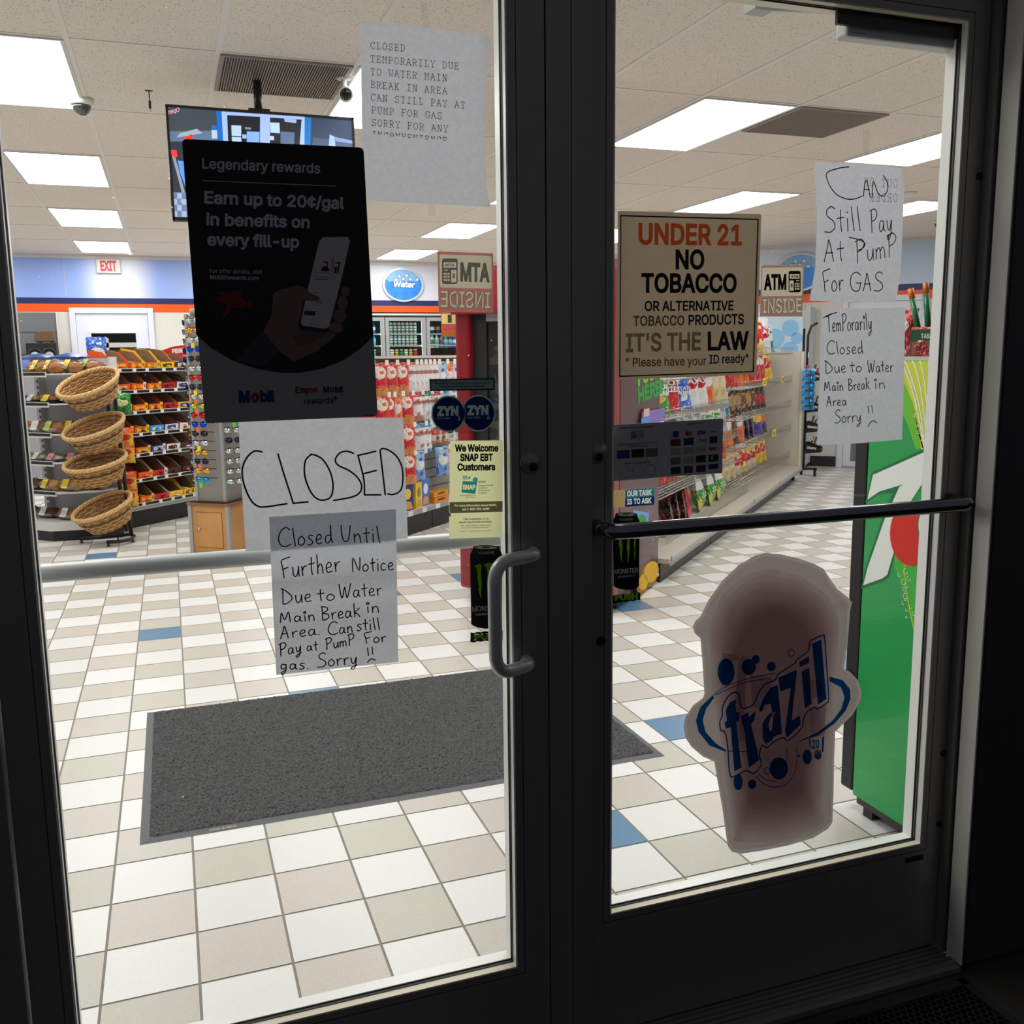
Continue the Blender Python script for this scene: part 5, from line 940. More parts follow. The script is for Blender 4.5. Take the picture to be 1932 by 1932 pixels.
def kind(k, w, h, d, cols, word=None, wc=WHT, wz=.5, wh=.07, **kw):
    """prototype bag: data only, instanced by put_bag"""
    vs, fs = pillow(w, h, d, len(BK)+11); f = MB(); f.add(vs, fs, None, True); me = f.build('snack_bag', bagmat('bag_'+k, *cols, **kw)); data = me.data; bpy.data.objects.remove(me); td = None
    if word:
        f = MB(); yy = 0; ws = word.split('/')
        for n, wd in enumerate(ws): put_text(f, wd, (-.38*w, 0, h*(wz-n*(wh+.025))), (.38*w, 0, h*(wz-n*(wh+.025))), (-.38*w, 0, h*(wz-n*(wh+.025)+wh)), mat('word_%02x%02x%02x' % tuple(int(255*c) for c in wc), wc, .4), .02)
        out = []
        for x, y, z in f.v:
            u, v = x/w+.5, z/h; e = (math.sin(math.pi*min(max(u, .01), .99))**.65)*(math.sin(math.pi*min(max((v-.03)/.94, .01), .99))**.55); out.append((x, -d/2*e*1.15-.004, z))
        f.v = out; o = f.build('lettering'); td = o.data; bpy.data.objects.remove(o)
    BK[k] = (data, td, w, h, d)
def put_bag(k, loc, rz, label, cat, group, tilt=0, lean=0, name='snack_bag', s=1.0):
    data, td = BK[k][:2]; o = bpy.data.objects.new(name, data); COL.objects.link(o); o.location = loc; o.rotation_euler = (tilt, lean, rz); o.scale = (s, s, s)
    tag(o, label, cat, group)
    if td: c = bpy.data.objects.new('lettering', td); COL.objects.link(c); c.parent = o
    return o
kind('sour', .27, .33, .11, (GRN, WHT, (.30, .70, .26), (.90, .78, .35)), 'SOUR/CREAM', WHT, .45, .09, cut_=.60, bz=.4)
kind('hot', .27, .33, .11, (RED, WHT, (.75, .05, .07), (.85, .12, .10)), 'HOT/FRIES', WHT, .5, .10, cut_=.72)
kind('potato', .27, .33, .11, ((.16, .45, .85), WHT, (.12, .36, .78), WHT), 'POTATO/CHIPS', WHT, .38, .07, cut_=.62, bz=.3)
kind('white', .26, .32, .10, (WHT, WHT, RED, (.85, .87, .80)), 'JAX', WHT, .5, .10, cut_=.9)
kind('orange', .24, .30, .10, (ORG, (.95, .55, .2), WHT, (.9, .3, .1)), None, bz=.6)
kind('red', .25, .31, .11, (RED, (.86, .12, .12), WHT, (.85, .2, .2)), None, bz=.66, cut_=.9)
kind('redlow', .25, .31, .11, (RED, WHT, (.9, .15, .12), (.95, .9, .6)), None, bz=.6, cut_=.85, low=(.92, .75, .3), lowz=.22)
kind('clear', .22, .29, .10, ((.88, .80, .62), GLD, (.92, .85, .70), (.8, .68, .4)), None, cut_=.85)
kind('gold', .22, .29, .10, (BLK, BLK, GLD, (.75, .55, .25)), None, bz=.5, metal=.3)
kind('bronze', .22, .28, .10, ((.25, .16, .12), BLK, (.5, .32, .2), (.75, .6, .4)), None, metal=.3)
kind('black', .22, .28, .09, (BLK, BLK, RED, (.55, .08, .08)), None, bz=.35, cut_=.85)
kind('fire', .24, .29, .09, ((.75, .07, .06), BLK, (.12, .1, .1), (.9, .25, .12)), None, bz=.45, cut_=.8)
kind('silver', .22, .28, .10, (SIL, WHT, (.82, .83, .85), (.6, .62, .65)), None, metal=.35)
kind('onion', .27, .30, .11, (GRN, WHT, (.3, .7, .28), (.92, .80, .35)), 'SOUR CREAM/ONION', WHT, .46, .06, cut_=.6, bz=.3)
kind('teal', .20, .26, .09, (TEA, WHT, (.8, .9, .9), (.2, .45, .5)), None)
kind('yellow', .22, .27, .09, (YEL, (.95, .85, .3), RED, (.9, .65, .1)), None, bz=.6)
kind('wrap', .22, .25, .10, ((.85, .80, .70), (.95, .75, .1), (.8, .12, .15), (.9, .85, .8)), None, metal=.2)
kind('navy', .18, .29, .08, ((.16, .15, .30), (.10, .10, .2), ORG, (.3, .25, .45)), None, bz=.45)
kind('lime', .16, .27, .07, ((.70, .78, .15), (.85, .88, .3), (.3, .55, .2), (.5, .6, .1)), None)
kind('sky', .16, .28, .07, ((.45, .68, .88), (.7, .85, .95), (.2, .3, .6), (.6, .8, .95)), None)
kind('purple', .22, .28, .09, (PUR, (.2, .2, .5), YEL, (.3, .3, .75)), None)
kind('combo', .125, .20, .045, (WHT, (.90, .40, .28), WHT, (.86, .82, .80)), 'Combos', (.62, .12, .12), .62, .12, cut_=.9)
kind('combored', .13, .20, .05, (WHT, RED, WHT, (.75, .50, .40)), 'Combos', (.62, .12, .12), .62, .12, cut_=.84, low=(.75, .45, .35), lowz=.2)
kind('combogrn', .13, .20, .05, (WHT, (.1, .5, .2), WHT, (.7, .75, .72)), 'Combos', (.62, .12, .12), .62, .12, cut_=.84)
kind('comboblu', .14, .21, .05, (WHT, (.25, .55, .8), WHT, (.72, .55, .48)), 'Combos', (.62, .12, .12), .62, .12, cut_=.84, low=(.2, .5, .8), lowz=.12)
kind('pegred', .14, .22, .055, (RED, (.88, .15, .1), (.92, .88, .85), (.85, .45, .2)), None, bz=.72, low=(.85, .55, .25), lowz=.28)
kind('pegblue', .12, .21, .05, ((.45, .62, .88), (.6, .75, .92), WHT, (.2, .35, .75)), None)
kind('pegorange', .12, .21, .05, (ORG, (.92, .5, .2), (.9, .85, .9), (.85, .3, .15)), None)
kind('pegyellow', .13, .21, .05, (YEL, (.9, .7, .2), (.85, .2, .3), (.95, .9, .85)), None)
kind('pegpink', .13, .16, .05, ((.90, .80, .78), WHT, (.85, .35, .35), (.2, .45, .25)), None, low=(.8, .4, .3), lowz=.15)
kind('pegnut', .12, .16, .05, (WHT, (.55, .5, .6), (.3, .25, .2), (.5, .65, .45)), None)
kind('peggold', .12, .17, .05, (GLD, (.8, .4, .3), (.85, .5, .15), (.75, .5, .15)), None, metal=.3)
# ---- chips gondola
GX, GY = 7.2, .95
gc = frame45('chip_gondola', 'long beige shelving run of snack bags with wire fences, right of the red cooler', 'shelving', GX, GY); G = F45(gc, GX, GY)
f = G.mb(); f.box((4.55, .94, .1), (10.0, .98, 1.44), m_bei); G.build(f, 'back_panel')
f = G.mb(); f.box((9.965, .5, .15), (10.0, .96, 1.44), m_bei); f.box((9.955, .495, .15), (10.005, .52, 1.44), mat('upright_cream', (.86, .82, .74), .5)); G.build(f, 'end_panel')
f = G.mb(); f.box((4.55, .47, .125), (9.93, .94, .155), m_bei)
for x in (4.6, 5.9, 7.2, 8.5, 9.9): f.box((x-.006, .462, .11), (x+.006, .472, .165), m_wire)
f.box((4.55, .462, .112), (9.93, .470, .134), m_grp); G.build(f, 'base_deck')
for a, b in ((4.55, 5.86), (5.88, 7.18), (7.2, 8.5), (8.52, 9.5)):
    f = G.mb(); f.box((a, .525, 0), (b, .54, .115), m_kick); G.build(f, 'kick_plate')
f = G.mb(); f.box((9.62, .54, 0), (9.68, .58, .115), m_kickb); f.box((9.85, .54, 0), (9.9, .58, .115), m_kickb); G.build(f, 'foot')
f = G.mb(); wire_fence(f, 5.0, 7.7, .62, .165, .235); G.build(f, 'wire_fence')
SH = [(4.58, 7.22, z) for z in (.50, .735, 1.01, 1.27)]+[(7.3, 9.96, z) for z in (.27, .585, .85, 1.125, 1.43)]
for a, b, z in SH:
    f = G.mb()
    for k in range(9): f.tube([(a, .62+.04*k, z-.012), (b, .62+.04*k, z-.012)], .0035, m_wire, 5)
    for k in range(int((b-a)/.3)+1): f.box((a+.3*k-.003, .62, z-.02), (a+.3*k+.003, .94, z-.014), m_wire)
    s_ = G.build(f, 'shelf'); f = G.mb(); wire_fence(f, a, b, .615, z-.008, z+.05, .055 if a > 7 else .03); G.build(f, 'wire_fence', parent=s_)
for x, y, z, s in ((8.3, .61, 1.125, 1), (8.9, .61, .585, 1), (9.3, .61, 1.125, .8)):
    f = G.mb(); f.box((x-.09*s, .606, z-.01), (x+.09*s, .612, z+.062), m_yt)
    for k in range(2): f.box((x-.06*s, .6045, z+.008+.02*k), (x+.05*s, .606, z+.018+.02*k), mat('tag_print', (.35, .3, .1), .6))
    G.build(f, 'price_tag')
def shelf_bags(row, z, specs, y=.80, g='bags on the snack shelves'):
    """specs: (kind, lx, words[, tilt, turn])"""
    for i, sp in enumerate(specs):
        if sp[1] < 7.25 and 'near' in row: sp = (sp[0], 5.08+(sp[1]-4.74)*.95)+sp[2:]
        k, x, wd = sp[:3]; tl, tn = (sp[3:]+(0, -.5))[:2] if len(sp) < 5 else sp[3:]
        put_bag(k, L(x, y, z), R45+tn, '%s, %s along %s' % (wd, ORD[i], row), 'snack bag', g, tilt=-.16+tl, s=(1.0 if 'base' in row or 'near' in row and 'top' not in row and 'upper' not in row else 1.12 if 'near' in row else .92 if 'top' not in row else 1.15))
shelf_bags('the upper near snack shelf', 1.012, [('sour', 4.74, 'green and white SOUR CREAM bag'), ('sour', 4.98, 'green and white SOUR CREAM bag'), ('hot', 5.28, 'red and white HOT FRIES bag'), ('potato', 5.60, 'blue POTATO CHIPS bag'), ('white', 5.90, 'white bag with red patch'), ('white', 6.18, 'white bag with red patch'), ('orange', 6.45, 'orange bag'), ('clear', 6.72, 'clear and gold bag'), ('clear', 6.98, 'clear and gold bag')])
shelf_bags('the top near snack shelf', 1.275, [('silver', 4.78, 'silver bag'), ('white', 5.08, 'white bag'), ('hot', 5.38, 'red bag'), ('red', 5.68, 'red bag'), ('potato', 6.0, 'blue bag'), ('orange', 6.3, 'orange bag'), ('redlow', 6.6, 'red and gold bag'), ('red', 6.9, 'red bag')])
shelf_bags('the middle near snack shelf', .74, [('bronze', 4.74, 'dark bag'), ('lime', 4.92, 'lime bag'), ('black', 5.12, 'black bag'), ('black', 5.36, 'black bag'), ('silver', 5.62, 'silver bag'), ('silver', 5.88, 'silver bag'), ('silver', 6.14, 'silver bag'), ('onion', 6.44, 'green and white ONION bag'), ('onion', 6.76, 'green and white ONION bag'), ('silver', 7.04, 'silver bag')])
shelf_bags('the lower near snack shelf', .505, [('red', 4.76, 'red bag'), ('red', 5.0, 'red bag'), ('fire', 5.26, 'red and black bag'), ('yellow', 5.54, 'yellow bag'), ('purple', 5.82, 'purple bag'), ('red', 6.1, 'red bag'), ('purple', 6.4, 'purple bag with yellow patch'), ('purple', 6.66, 'purple bag with yellow patch'), ('red', 6.95, 'red bag')])
shelf_bags('the base shelf behind the wire fence', .158, [('sky', 4.98, 'pale blue bag', 0, .9), ('lime', 5.14, 'lime green bag', 0, .9), ('bronze', 5.33, 'dark bag', -.3, .7), ('black', 5.52, 'black and red bag', 0, .7), ('black', 5.70, 'black and red bag', 0, .7), ('black', 5.88, 'black and red bag', 0, .7), ('fire', 6.10, 'bright red and black bag', 0, .3), ('onion', 6.48, 'green and white ONION bag', 0, .2), ('onion', 6.84, 'green and white ONION bag', 0, .2), ('onion', 7.18, 'green and white ONION bag', 0, .1)], .76)
shelf_bags('the top far snack shelf', 1.435, [('orange', 7.6, 'orange bag'), ('orange', 7.95, 'orange bag'), ('redlow', 8.4, 'red bag with white oval'), ('redlow', 8.8, 'red bag with white oval'), ('white', 9.15, 'white bag'), ('teal', 9.45, 'aqua and white bag')])
shelf_bags('the second far snack shelf from the top', 1.13, [('red', 7.5, 'red bag'), ('orange', 7.8, 'orange bag'), ('orange', 8.1, 'orange bag'), ('red', 8.42, 'red bag'), ('red', 8.68, 'red bag'), ('red', 8.92, 'red bag'), ('yellow', 9.35, 'short yellow bag')])
shelf_bags('the middle far snack shelf', .855, [('teal', 7.42, 'teal bag'), ('gold', 7.66, 'black and gold bag'), ('gold', 7.9, 'black and gold bag'), ('bronze', 8.14, 'bronze bag'), ('gold', 8.38, 'black and gold bag'), ('bronze', 8.62, 'bronze bag'), ('black', 8.86, 'black bag'), ('black', 9.1, 'black bag')])
shelf_bags('the fourth far snack shelf from the top', .59, [('orange', 7.45, 'orange bag'), ('bronze', 7.7, 'brown bag'), ('orange', 7.95, 'orange bag'), ('navy', 8.2, 'navy bag', 0, .5), ('navy', 8.42, 'navy bag', 0, .5), ('navy', 8.64, 'navy bag', 0, .5), ('purple', 8.9, 'blue and yellow bag'), ('navy', 9.2, 'navy bag')])
shelf_bags('the lowest far snack shelf', .275, [('clear', 7.45, 'clear bag of yellow crisps'), ('clear', 7.7, 'clear bag of yellow crisps'), ('wrap', 7.95, 'clear and red bag'), ('redlow', 8.2, 'red bag'), ('wrap', 8.45, 'clear and red bag'), ('wrap', 8.7, 'clear and red bag'), ('yellow', 8.98, 'yellow bag'), ('yellow', 9.25, 'yellow bag')])
# ---- peg gondola with hanging bags
PX_, PY_ = 6.2, 3.1
pg = frame45('peg_gondola', 'slat wall of hanging snack bags left of the red cooler', 'shelving', PX_, PY_); G = F45(pg, PX_, PY_)
f = G.mb(); f.box((4.3, 2.98, .2), (7.8, 3.02, 1.42), m_peg)
for k in range(15): f.box((4.3, 2.976, .24+.08*k), (7.8, 2.981, .247+.08*k), m_crn if k < 0 else mat('slat_groove', (.2, .2, .2), .6))
G.build(f, 'back_panel')
f = G.mb(); f.box((4.3, 2.84, 1.42), (7.8, 3.06, 1.44), m_bei); G.build(f, 'top_cap')
f = G.mb(); f.box((4.3, 2.83, .175), (7.8, 3.0, .2), m_bei); f.box((4.3, 2.822, .165), (7.8, 2.83, .205), m_grp)
for k in range(11): f.box((4.4+.22*k, 2.8185, .166), (4.47+.22*k, 2.8225, .204), m_card)
G.build(f, 'base_deck')
for a, b in ((4.3, 5.72), (5.73, 7.8)):
    f = G.mb(); f.box((a, 2.86, 0), (b, 2.88, .175), m_kickb); G.build(f, 'kick_plate')
def peg_row(row, z, specs):
    f = G.mb()
    for k, x, wd, n in specs:
        f.tube([(x, 2.98, z), (x, 2.80, z), (x, 2.79, z+.01)], .003, m_wire, 5); f.box((x-.022, 2.784, z-.005), (x+.022, 2.787, z+.035), m_card)
    G.build(f, 'peg_hooks')
    for i, (k, x, wd, n) in enumerate(specs):
        h = BK[k][3]; put_bag(k, L(x, 2.86, z-h*1.12), R45-.45, '%s, %s from left on %s' % (wd, ORD[i], row), 'snack bag', 'bags hanging on the slat wall', tilt=.02, lean=-.04, s=1.18)
peg_row('the top peg row', 1.375, [('pegred', 4.62, 'red bag', 1), ('pegred', 4.8, 'red bag', 1), ('pegred', 4.98, 'red bag', 1), ('pegred', 5.13, 'red bag', 1), ('pegred', 5.29, 'red bag', 1), ('combo', 5.42, 'white bag', 1), ('combo', 5.49, 'white bag', 1), ('combo', 5.56, 'white bag', 1), ('combo', 5.63, 'white bag', 1), ('combo', 5.70, 'white bag', 1), ('combo', 5.78, 'white bag', 1), ('pegblue', 5.92, 'pale blue bag', 1), ('pegorange', 6.04, 'orange bag', 1), ('pegblue', 6.16, 'pale blue bag', 1), ('pegyellow', 6.28, 'yellow and pink bag', 1), ('pegyellow', 6.42, 'yellow bag', 1), ('pegred', 6.56, 'red bag', 1)])
peg_row('the second peg row', 1.135, [('pegred', 4.8, 'red bag', 1), ('pegred', 5.0, 'red bag', 1), ('pegred', 5.08, 'red bag', 1), ('pegorange', 5.2, 'orange bag', 1), ('pegred', 5.35, 'red bag', 1), ('combored', 5.5, 'white bag with red top', 1), ('combogrn', 5.65, 'white bag with green top', 1), ('combored', 5.8, 'white bag', 1), ('pegblue', 5.95, 'pale blue bag', 1), ('pegpink', 6.1, 'pink bag', 1), ('pegorange', 6.25, 'orange bag', 1)])
peg_row('the third peg row', .885, [('pegred', 4.9, 'red bag', 1), ('pegred', 5.15, 'red bag', 1), ('pegred', 5.36, 'red bag', 1), ('comboblu', 5.54, 'white and blue bag', 1), ('comboblu', 5.62, 'white and blue bag', 1), ('pegpink', 5.8, 'white and pink bag', 1), ('pegpink', 5.9, 'white and pink bag', 1), ('pegnut', 6.05, 'white and violet bag', 1), ('pegnut', 6.17, 'white and green bag', 1), ('peggold', 6.32, 'gold bag', 1)])
peg_row('the lowest peg row', .66, [('pegred', 5.1, 'red bag', 1), ('pegred', 5.36, 'red bag', 1), ('pegblue', 5.52, 'white and blue bag', 1), ('pegblue', 5.92, 'pale blue bag', 1), ('pegorange', 6.04, 'orange bag', 1)])
def carton(label, x, y, z, w, d, h, c, c2, group, turn=0, word=None):
    o = thing('carton', label, 'carton', L(x, y, z), R45+turn, group); f = MB(); f.box((-w/2, -d/2, 0), (w/2, d/2, h), mat('carton_%02x%02x%02x' % tuple(int(255*v) for v in c), c, .45)); f.build('box', parent=o)
    f = MB(); f.face([(w*.3*math.cos(k*.5236), -d/2-.0008, h*.62+h*.2*math.sin(k*.5236)) for k in range(12)], mat('carton_%02x%02x%02x' % tuple(int(255*v) for v in c2), c2, .45)); f.face([(-w*.45, -d/2-.0006, .01), (w*.45, -d/2-.0006, .01), (w*.3, -d/2-.0006, h*.3), (0, -d/2-.0006, h*.36), (-w*.3, -d/2-.0006, h*.3)], mat('carton_snack', (.85, .62, .30), .5)); f.build('front_print', parent=o)
    return o
gcart = 'cracker cartons on the base of the slat wall'
carton('red cracker carton half behind the CLOSED sheet', 5.22, 2.9, .2, .1, .06, .2, RED, WHT, gcart); carton('blue cracker carton with yellow oval, leftmost fully visible', 5.36, 2.9, .2, .15, .06, .22, (.13, .16, .55), YEL, gcart, -.1); carton('yellow cracker carton standing between two blue cartons', 5.53, 2.9, .2, .13, .06, .21, (.93, .80, .15), (.6, .45, .2), gcart, .15); carton('light blue cracker carton right of the yellow carton', 5.66, 2.91, .2, .12, .06, .23, (.25, .45, .80), WHT, gcart)
for n, z in (('lower', .2), ('upper', .25)): carton('flat orange and maroon carton, %s of two stacked on the slat wall base' % n, 5.88, 2.9, z, .24, .09, .045, (.90, .58, .10), (.45, .08, .08), gcart)
# ---- red framed cooler at the end of the chips run
RX, RY = 4.1, .95
rc = frame45('beverage_cooler', 'tall red framed cooler with maroon side panel between the two glass doors', 'cooler', RX, RY); G = F45(rc, RX, RY)
m_red = mat('cooler_red', (.54, .035, .09), .3, coat=.3); m_mar = mat('cooler_maroon', (.33, .16, .19), .35, coat=.3); m_inn = mat('cooler_inside', (.05, .05, .055), .5); m_lin = mat('cooler_lining', (.42, .42, .41), .5)
f = G.mb(); f.box((3.78, .535, .10), (4.53, .56, 1.88), m_mar); f.box((3.78, 1.46, .10), (4.53, 1.48, 1.88), m_mar); f.box((4.50, .56, .1), (4.53, 1.46, 1.88), m_lin); f.box((3.78, .56, .10), (4.5, 1.46, .16), m_inn); f.box((3.72, .56, 1.86), (4.53, 1.46, 1.88), m_mar); G.build(f, 'cabinet', bevel=.008)
f = G.mb(); f.box((3.82, .56, .02), (4.5, 1.45, .10), m_kickb); G.build(f, 'plinth')
for a, b in ((.533, .60), (1.385, 1.482)):
    f = G.mb(); f.box((3.66, a, .08), (3.785, b, 1.90), m_red); G.build(f, 'front_post', bevel=.02)
f = G.mb(); n = 12; pr = [(3.62+.05*(1-math.cos(k/n*math.pi/2)), 1.66+.26*k/n) for k in range(n+1)]; pr = [(x, z) for x, z in pr]+[(3.80, 1.92), (3.80, 1.66)]
f.add([(x, .535, z) for x, z in pr]+[(x, 1.48, z) for x, z in pr], [tuple(range(len(pr))), tuple(range(2*len(pr)-1, len(pr)-1, -1))]+[(i, (i+1) % len(pr), (i+1) % len(pr)+len(pr), i+len(pr)) for i in range(len(pr))], m_red); G.build(f, 'header')
f = G.mb(); f.box((3.66, .6, .08), (3.78, 1.385, .22), m_red); G.build(f, 'front_sill')
f = G.mb(); f.box((3.70, 1.30, .22), (3.73, 1.385, 1.66), m_inn); f.box((3.70, .6, .22), (3.73, .65, 1.66), m_inn); f.box((3.70, .65, 1.62), (3.73, 1.3, 1.66), m_cf); d_ = G.build(f, 'door_frame'); f = G.mb(); f.box((3.712, .65, .22), (3.718, 1.3, 1.62), clear_mat('cooler_door_glass', (.85, .88, .88), .10)); G.build(f, 'glass_pane', parent=d_)
for z in (.3, .58, .86, 1.14, 1.40):
    f = G.mb(); f.box((3.82, .57, z-.012), (4.48, 1.45, z), m_csh); f.box((3.815, .57, z-.02), (3.82, 1.45, z+.02), m_cf); G.build(f, 'shelf')
f = G.mb(); f.box((3.80, .575, .9), (3.792, .58, 1.0), m_blk); f.box((3.69, .531, .80), (3.72, .534, .90), m_blk); G.build(f, 'latch')
# prints on the maroon side
def side(u, v, d=.0012): p = ray(u, v); n = Vector((-Q2, Q2, 0)); t = (.535-d-CAM.dot(n))/p.dot(n); q = CAM+p*t; return Vector((q.x*Q2+q.y*Q2, (q.y-q.x)*Q2, q.z))
f = G.mb(); m_pg2 = mat('print_green', (.15, .62, .25), .5); m_gd = mat('print_gold', (.93, .72, .10), .5); m_gd2 = mat('print_gold_dark', (.62, .42, .05), .5)
put_text(f, 'HERE!', side(1204, 760), side(1250, 741), side(1203, 733), m_pg2, .03); put_text(f, 'FOUND', side(1204, 727), side(1256, 705), side(1203, 700), mat('print_lime', (.45, .80, .25), .5), .03); G.build(f, 'found_here_print')
f = G.mb()
for cx_, cy_, a, b, m, d in ((1224, 1085, 17, 24, m_gd2, .001), (1229, 1079, 14, 20, m_gd, .0016), (1212, 1104, 11, 18, m_gd2, .001), (1214, 1098, 9, 15, m_gd, .0016)): f.face([side(cx_+a*math.cos(k*.3142), cy_+b*math.sin(k*.3142)-.3*a*math.cos(k*.3142), d) for k in range(20)], m)
f.face([side(1239, 1082, .002), side(1241, 1079, .002), side(1244, 1084, .002), side(1241, 1089, .002)], m_card); G.build(f, 'gold_coins_print')
f = G.mb(); f.face([side(1194, 962), side(1225, 968), side(1220, 1002), (side(1196, 1010))], mat('print_sky', (.45, .65, .92), .5)); f.face([side(1209+11*math.cos(k*.4189), 988+14*math.sin(k*.4189), .0018) for k in range(15)], mat('print_wave', (.10, .30, .65), .5)); f.face([side(1211+8*math.cos(k*.4189), 979+8*math.sin(k*.4189), .0022) for k in range(15)], m_pg2); G.build(f, 'wave_print')
o = thing('promo_card', 'lilac and blue candy card fixed to the maroon cooler side above the payment sign', 'card', L(4.36, .525, .9), R45); f = MB(); f.box((-.23, -.004, .09), (.22, 0, .20), mat('card_lilac', (.55, .45, .75), .5)); f.box((-.25, -.006, .13), (-.08, -.002, .165), mat('card_skyblue', (.35, .58, .88), .5)); f.box((-.2, -.006, .17), (-.1, -.002, .215), mat('card_peach', (.9, .75, .72), .5)); f.box((-.2, -.0065, .09), (-.08, -.002, .13), mat('card_rose', (.85, .45, .48), .5)); f.box((.05, -.0065, .09), (.2, -.002, .12), mat('card_white', (.93, .90, .92), .5)); f.build('print', parent=o)
o = thing('promo_card', 'orange and yellow card beside the red cooler post, under the reversed ATM sticker', 'card', L(3.72, 1.484, 1.54), R45-math.pi/2); f = MB(); f.prism(rrect(-.115, 0, 0, .14, .012), -.002, .002, mat('card_orange', (.93, .62, .12), .5)); f.build('card', parent=o)
f = MB(); f.face([(-.11, -.0026, .075), (-.005, -.0026, .07), (-.005, -.0026, .13), (-.11, -.0026, .13)], mat('card_straw', (.92, .80, .50), .5)); f.box((-.07, -.0035, .08), (-.045, -.0025, .125), mat('card_dark', (.2, .2, .2), .5)); f.box((-.1, -.0035, .045), (-.015, -.0025, .06), mat('card_magenta', (.80, .20, .45), .5)); f.build('print', parent=o)
# goods inside the red cooler
gi = 'goods behind the red cooler door'
for n, (y, z, h, c, wd) in enumerate([(1.2, 1.41, .13, ORG, 'orange carton with yellow panel'), (1.33, 1.41, .10, (.5, .45, .35), 'tan carton'), (1.07, 1.41, .16, RED, 'red carton')]): carton('%s on the top shelf behind the red cooler door' % wd, 3.95, y, z, .1, .06, h, c, YEL, gi, -math.pi/2)
for si, z in enumerate((1.14, .86, .58, .3)):
    for n in range(5):
        y = 1.36-.15*n; c = [(.3, .3, .32), (.75, .72, .55), (.35, .12, .14), (.6, .6, .62), (.15, .3, .2)][(n+2*si) % 5]
        if si == 1: carton('%s carton, %s from the left on the second shelf behind the red cooler door' % (['grey', 'straw', 'wine', 'silver', 'green'][(n+2*si) % 5], ORD[n]), 3.93, y, z, .12, .1, .19, (.74, .71, .55), (.4, .4, .3), gi, -math.pi/2)
        else:
            o = drink('bottle', .21, .034, (mat('glass_%d' % ((n+2*si) % 5), c, .15), mat('glass_label_%d' % ((n+si) % 3), [(.6, .6, .58), (.45, .12, .14), (.2, .35, .28)][(n+si) % 3], .5), bk)).build('drink_bottle'); o.location = L(3.93, y, z); tag(o, 'dark bottle, %s from the left on the %s shelf behind the red cooler door' % (ORD[n], ['upper', '', 'third', 'lowest'][si]), 'bottle', gi)
# ---- fridge beside the right door
fr_ = thing('soda_fridge', 'green soda fridge with a large white 7 just inside the right door', 'fridge', (2.24, .39, 0)); X0 = 1.93-2.24
m_g7 = mat('soda_green', (.05, .62, .30), .35, coat=.3, noise=.06, nscale=2.5); m_g7d = mat('soda_dark_green', (.03, .42, .22), .4); m_g7l = mat('soda_leaf', (.42, .75, .18), .4); m_g7y = mat('soda_lime', (.80, .84, .20), .4); m_g7w = mat('soda_white', (.93, .94, .92), .4); m_g7r = mat('soda_red', (.85, .12, .08), .4); m_g7k = mat('soda_keyline', (.03, .45, .22), .4)
f = MB(); f.box((X0, -.31, .06), (.33, .27, 1.40), m_g7); f.build('cabinet', parent=fr_, bevel=.004)
f = MB(); f.box((X0-.002, .27, .07), (.33, .325, 1.40), m_inn); f.build('door', parent=fr_, bevel=.006); f = MB(); f.box((X0+.005, -.31, 1.398), (.325, .32, 1.41), m_bei); f.build('top', parent=fr_)
f = MB(); f.tube([(X0-.004, .30, .35), (X0-.03, .31, .37), (X0-.03, .31, .42), (X0-.004, .30, .44)], .012, m_blk, 8); f.build('hinge', parent=fr_)
f = MB(); f.box((X0+.01, -.3, .035), (.32, .26, .06), m_kick)
for y in (-.25, -.05, .2): f.box((X0+.02, y, 0), (X0+.06, y+.04, .035), m_kickb); f.box((.27, y, 0), (.31, y+.04, .035), m_kickb)
f.build('base_frame', parent=fr_)
def sd(u, v, d): p = at(u, v, 0, 1.9298-d); return Vector((p.x-2.24, p.y-.39, min(max(p.z, .065), 1.398)))
Z = lambda pts, d, k=.18634, ox=1560, oy=540: [sd(ox+k*x, oy+k*y, d) for x, y in pts]
f = MB(); f.face([sd(1690, 674, .0004), sd(1765, 674, .0004), sd(1765, 850, .0004), sd(1738, 848, .0004), sd(1720, 780, .0004), sd(1698, 720, .0004)], m_g7y)
f.face([sd(u, v, .0007) for u, v in ((1696, 712), (1705, 722), (1722, 760), (1737, 845), (1728, 848), (1712, 800), (1698, 770))], m_g7l); f.face([sd(u, v, .0005) for u, v in ((1696, 762), (1712, 795), (1732, 848), (1734, 847), (1716, 800), (1697, 760))], m_g7y)
f.face([sd(u, v, .0004) for u, v in ((1698, 700), (1714, 740), (1722, 780), (1740, 845), (1745, 845), (1728, 780), (1712, 730), (1700, 700))], mat('soda_zest', (.88, .86, .05), .4))
for a in ([(1706, 676), (1722, 720), (1736, 775), (1744, 840)], [(1700, 680), (1718, 725), (1733, 785), (1743, 842)], [(1721, 676), (1733, 715), (1742, 770), (1749, 835)], [(1735, 676), (1744, 720), (1752, 800)], [(1752, 676), (1757, 740)]): ribbon(f, [sd(q.x, q.y, .001) for q in catmull([Vector(p) for p in a], 6)], .004, m_g7w, Vector((-1, 0, 0)))
r_ = random.Random(4)
for k in range(26):
    t = k/26; u, v = 1706+36*t+r_.uniform(-3, 9), 684+160*t+r_.uniform(-8, 8); a = r_.uniform(1.2, 2.8); ribbon(f, [sd(u+a*math.cos(q*.785), v+1.2*a*math.sin(q*.785), .0012) for q in range(7)], .0016, m_g7w, Vector((-1, 0, 0)))
f.build('lime_print', parent=fr_)
Q = lambda pts, d: [sd(1560+.4142*x, 840+.4142*y, d) for x, y in pts]
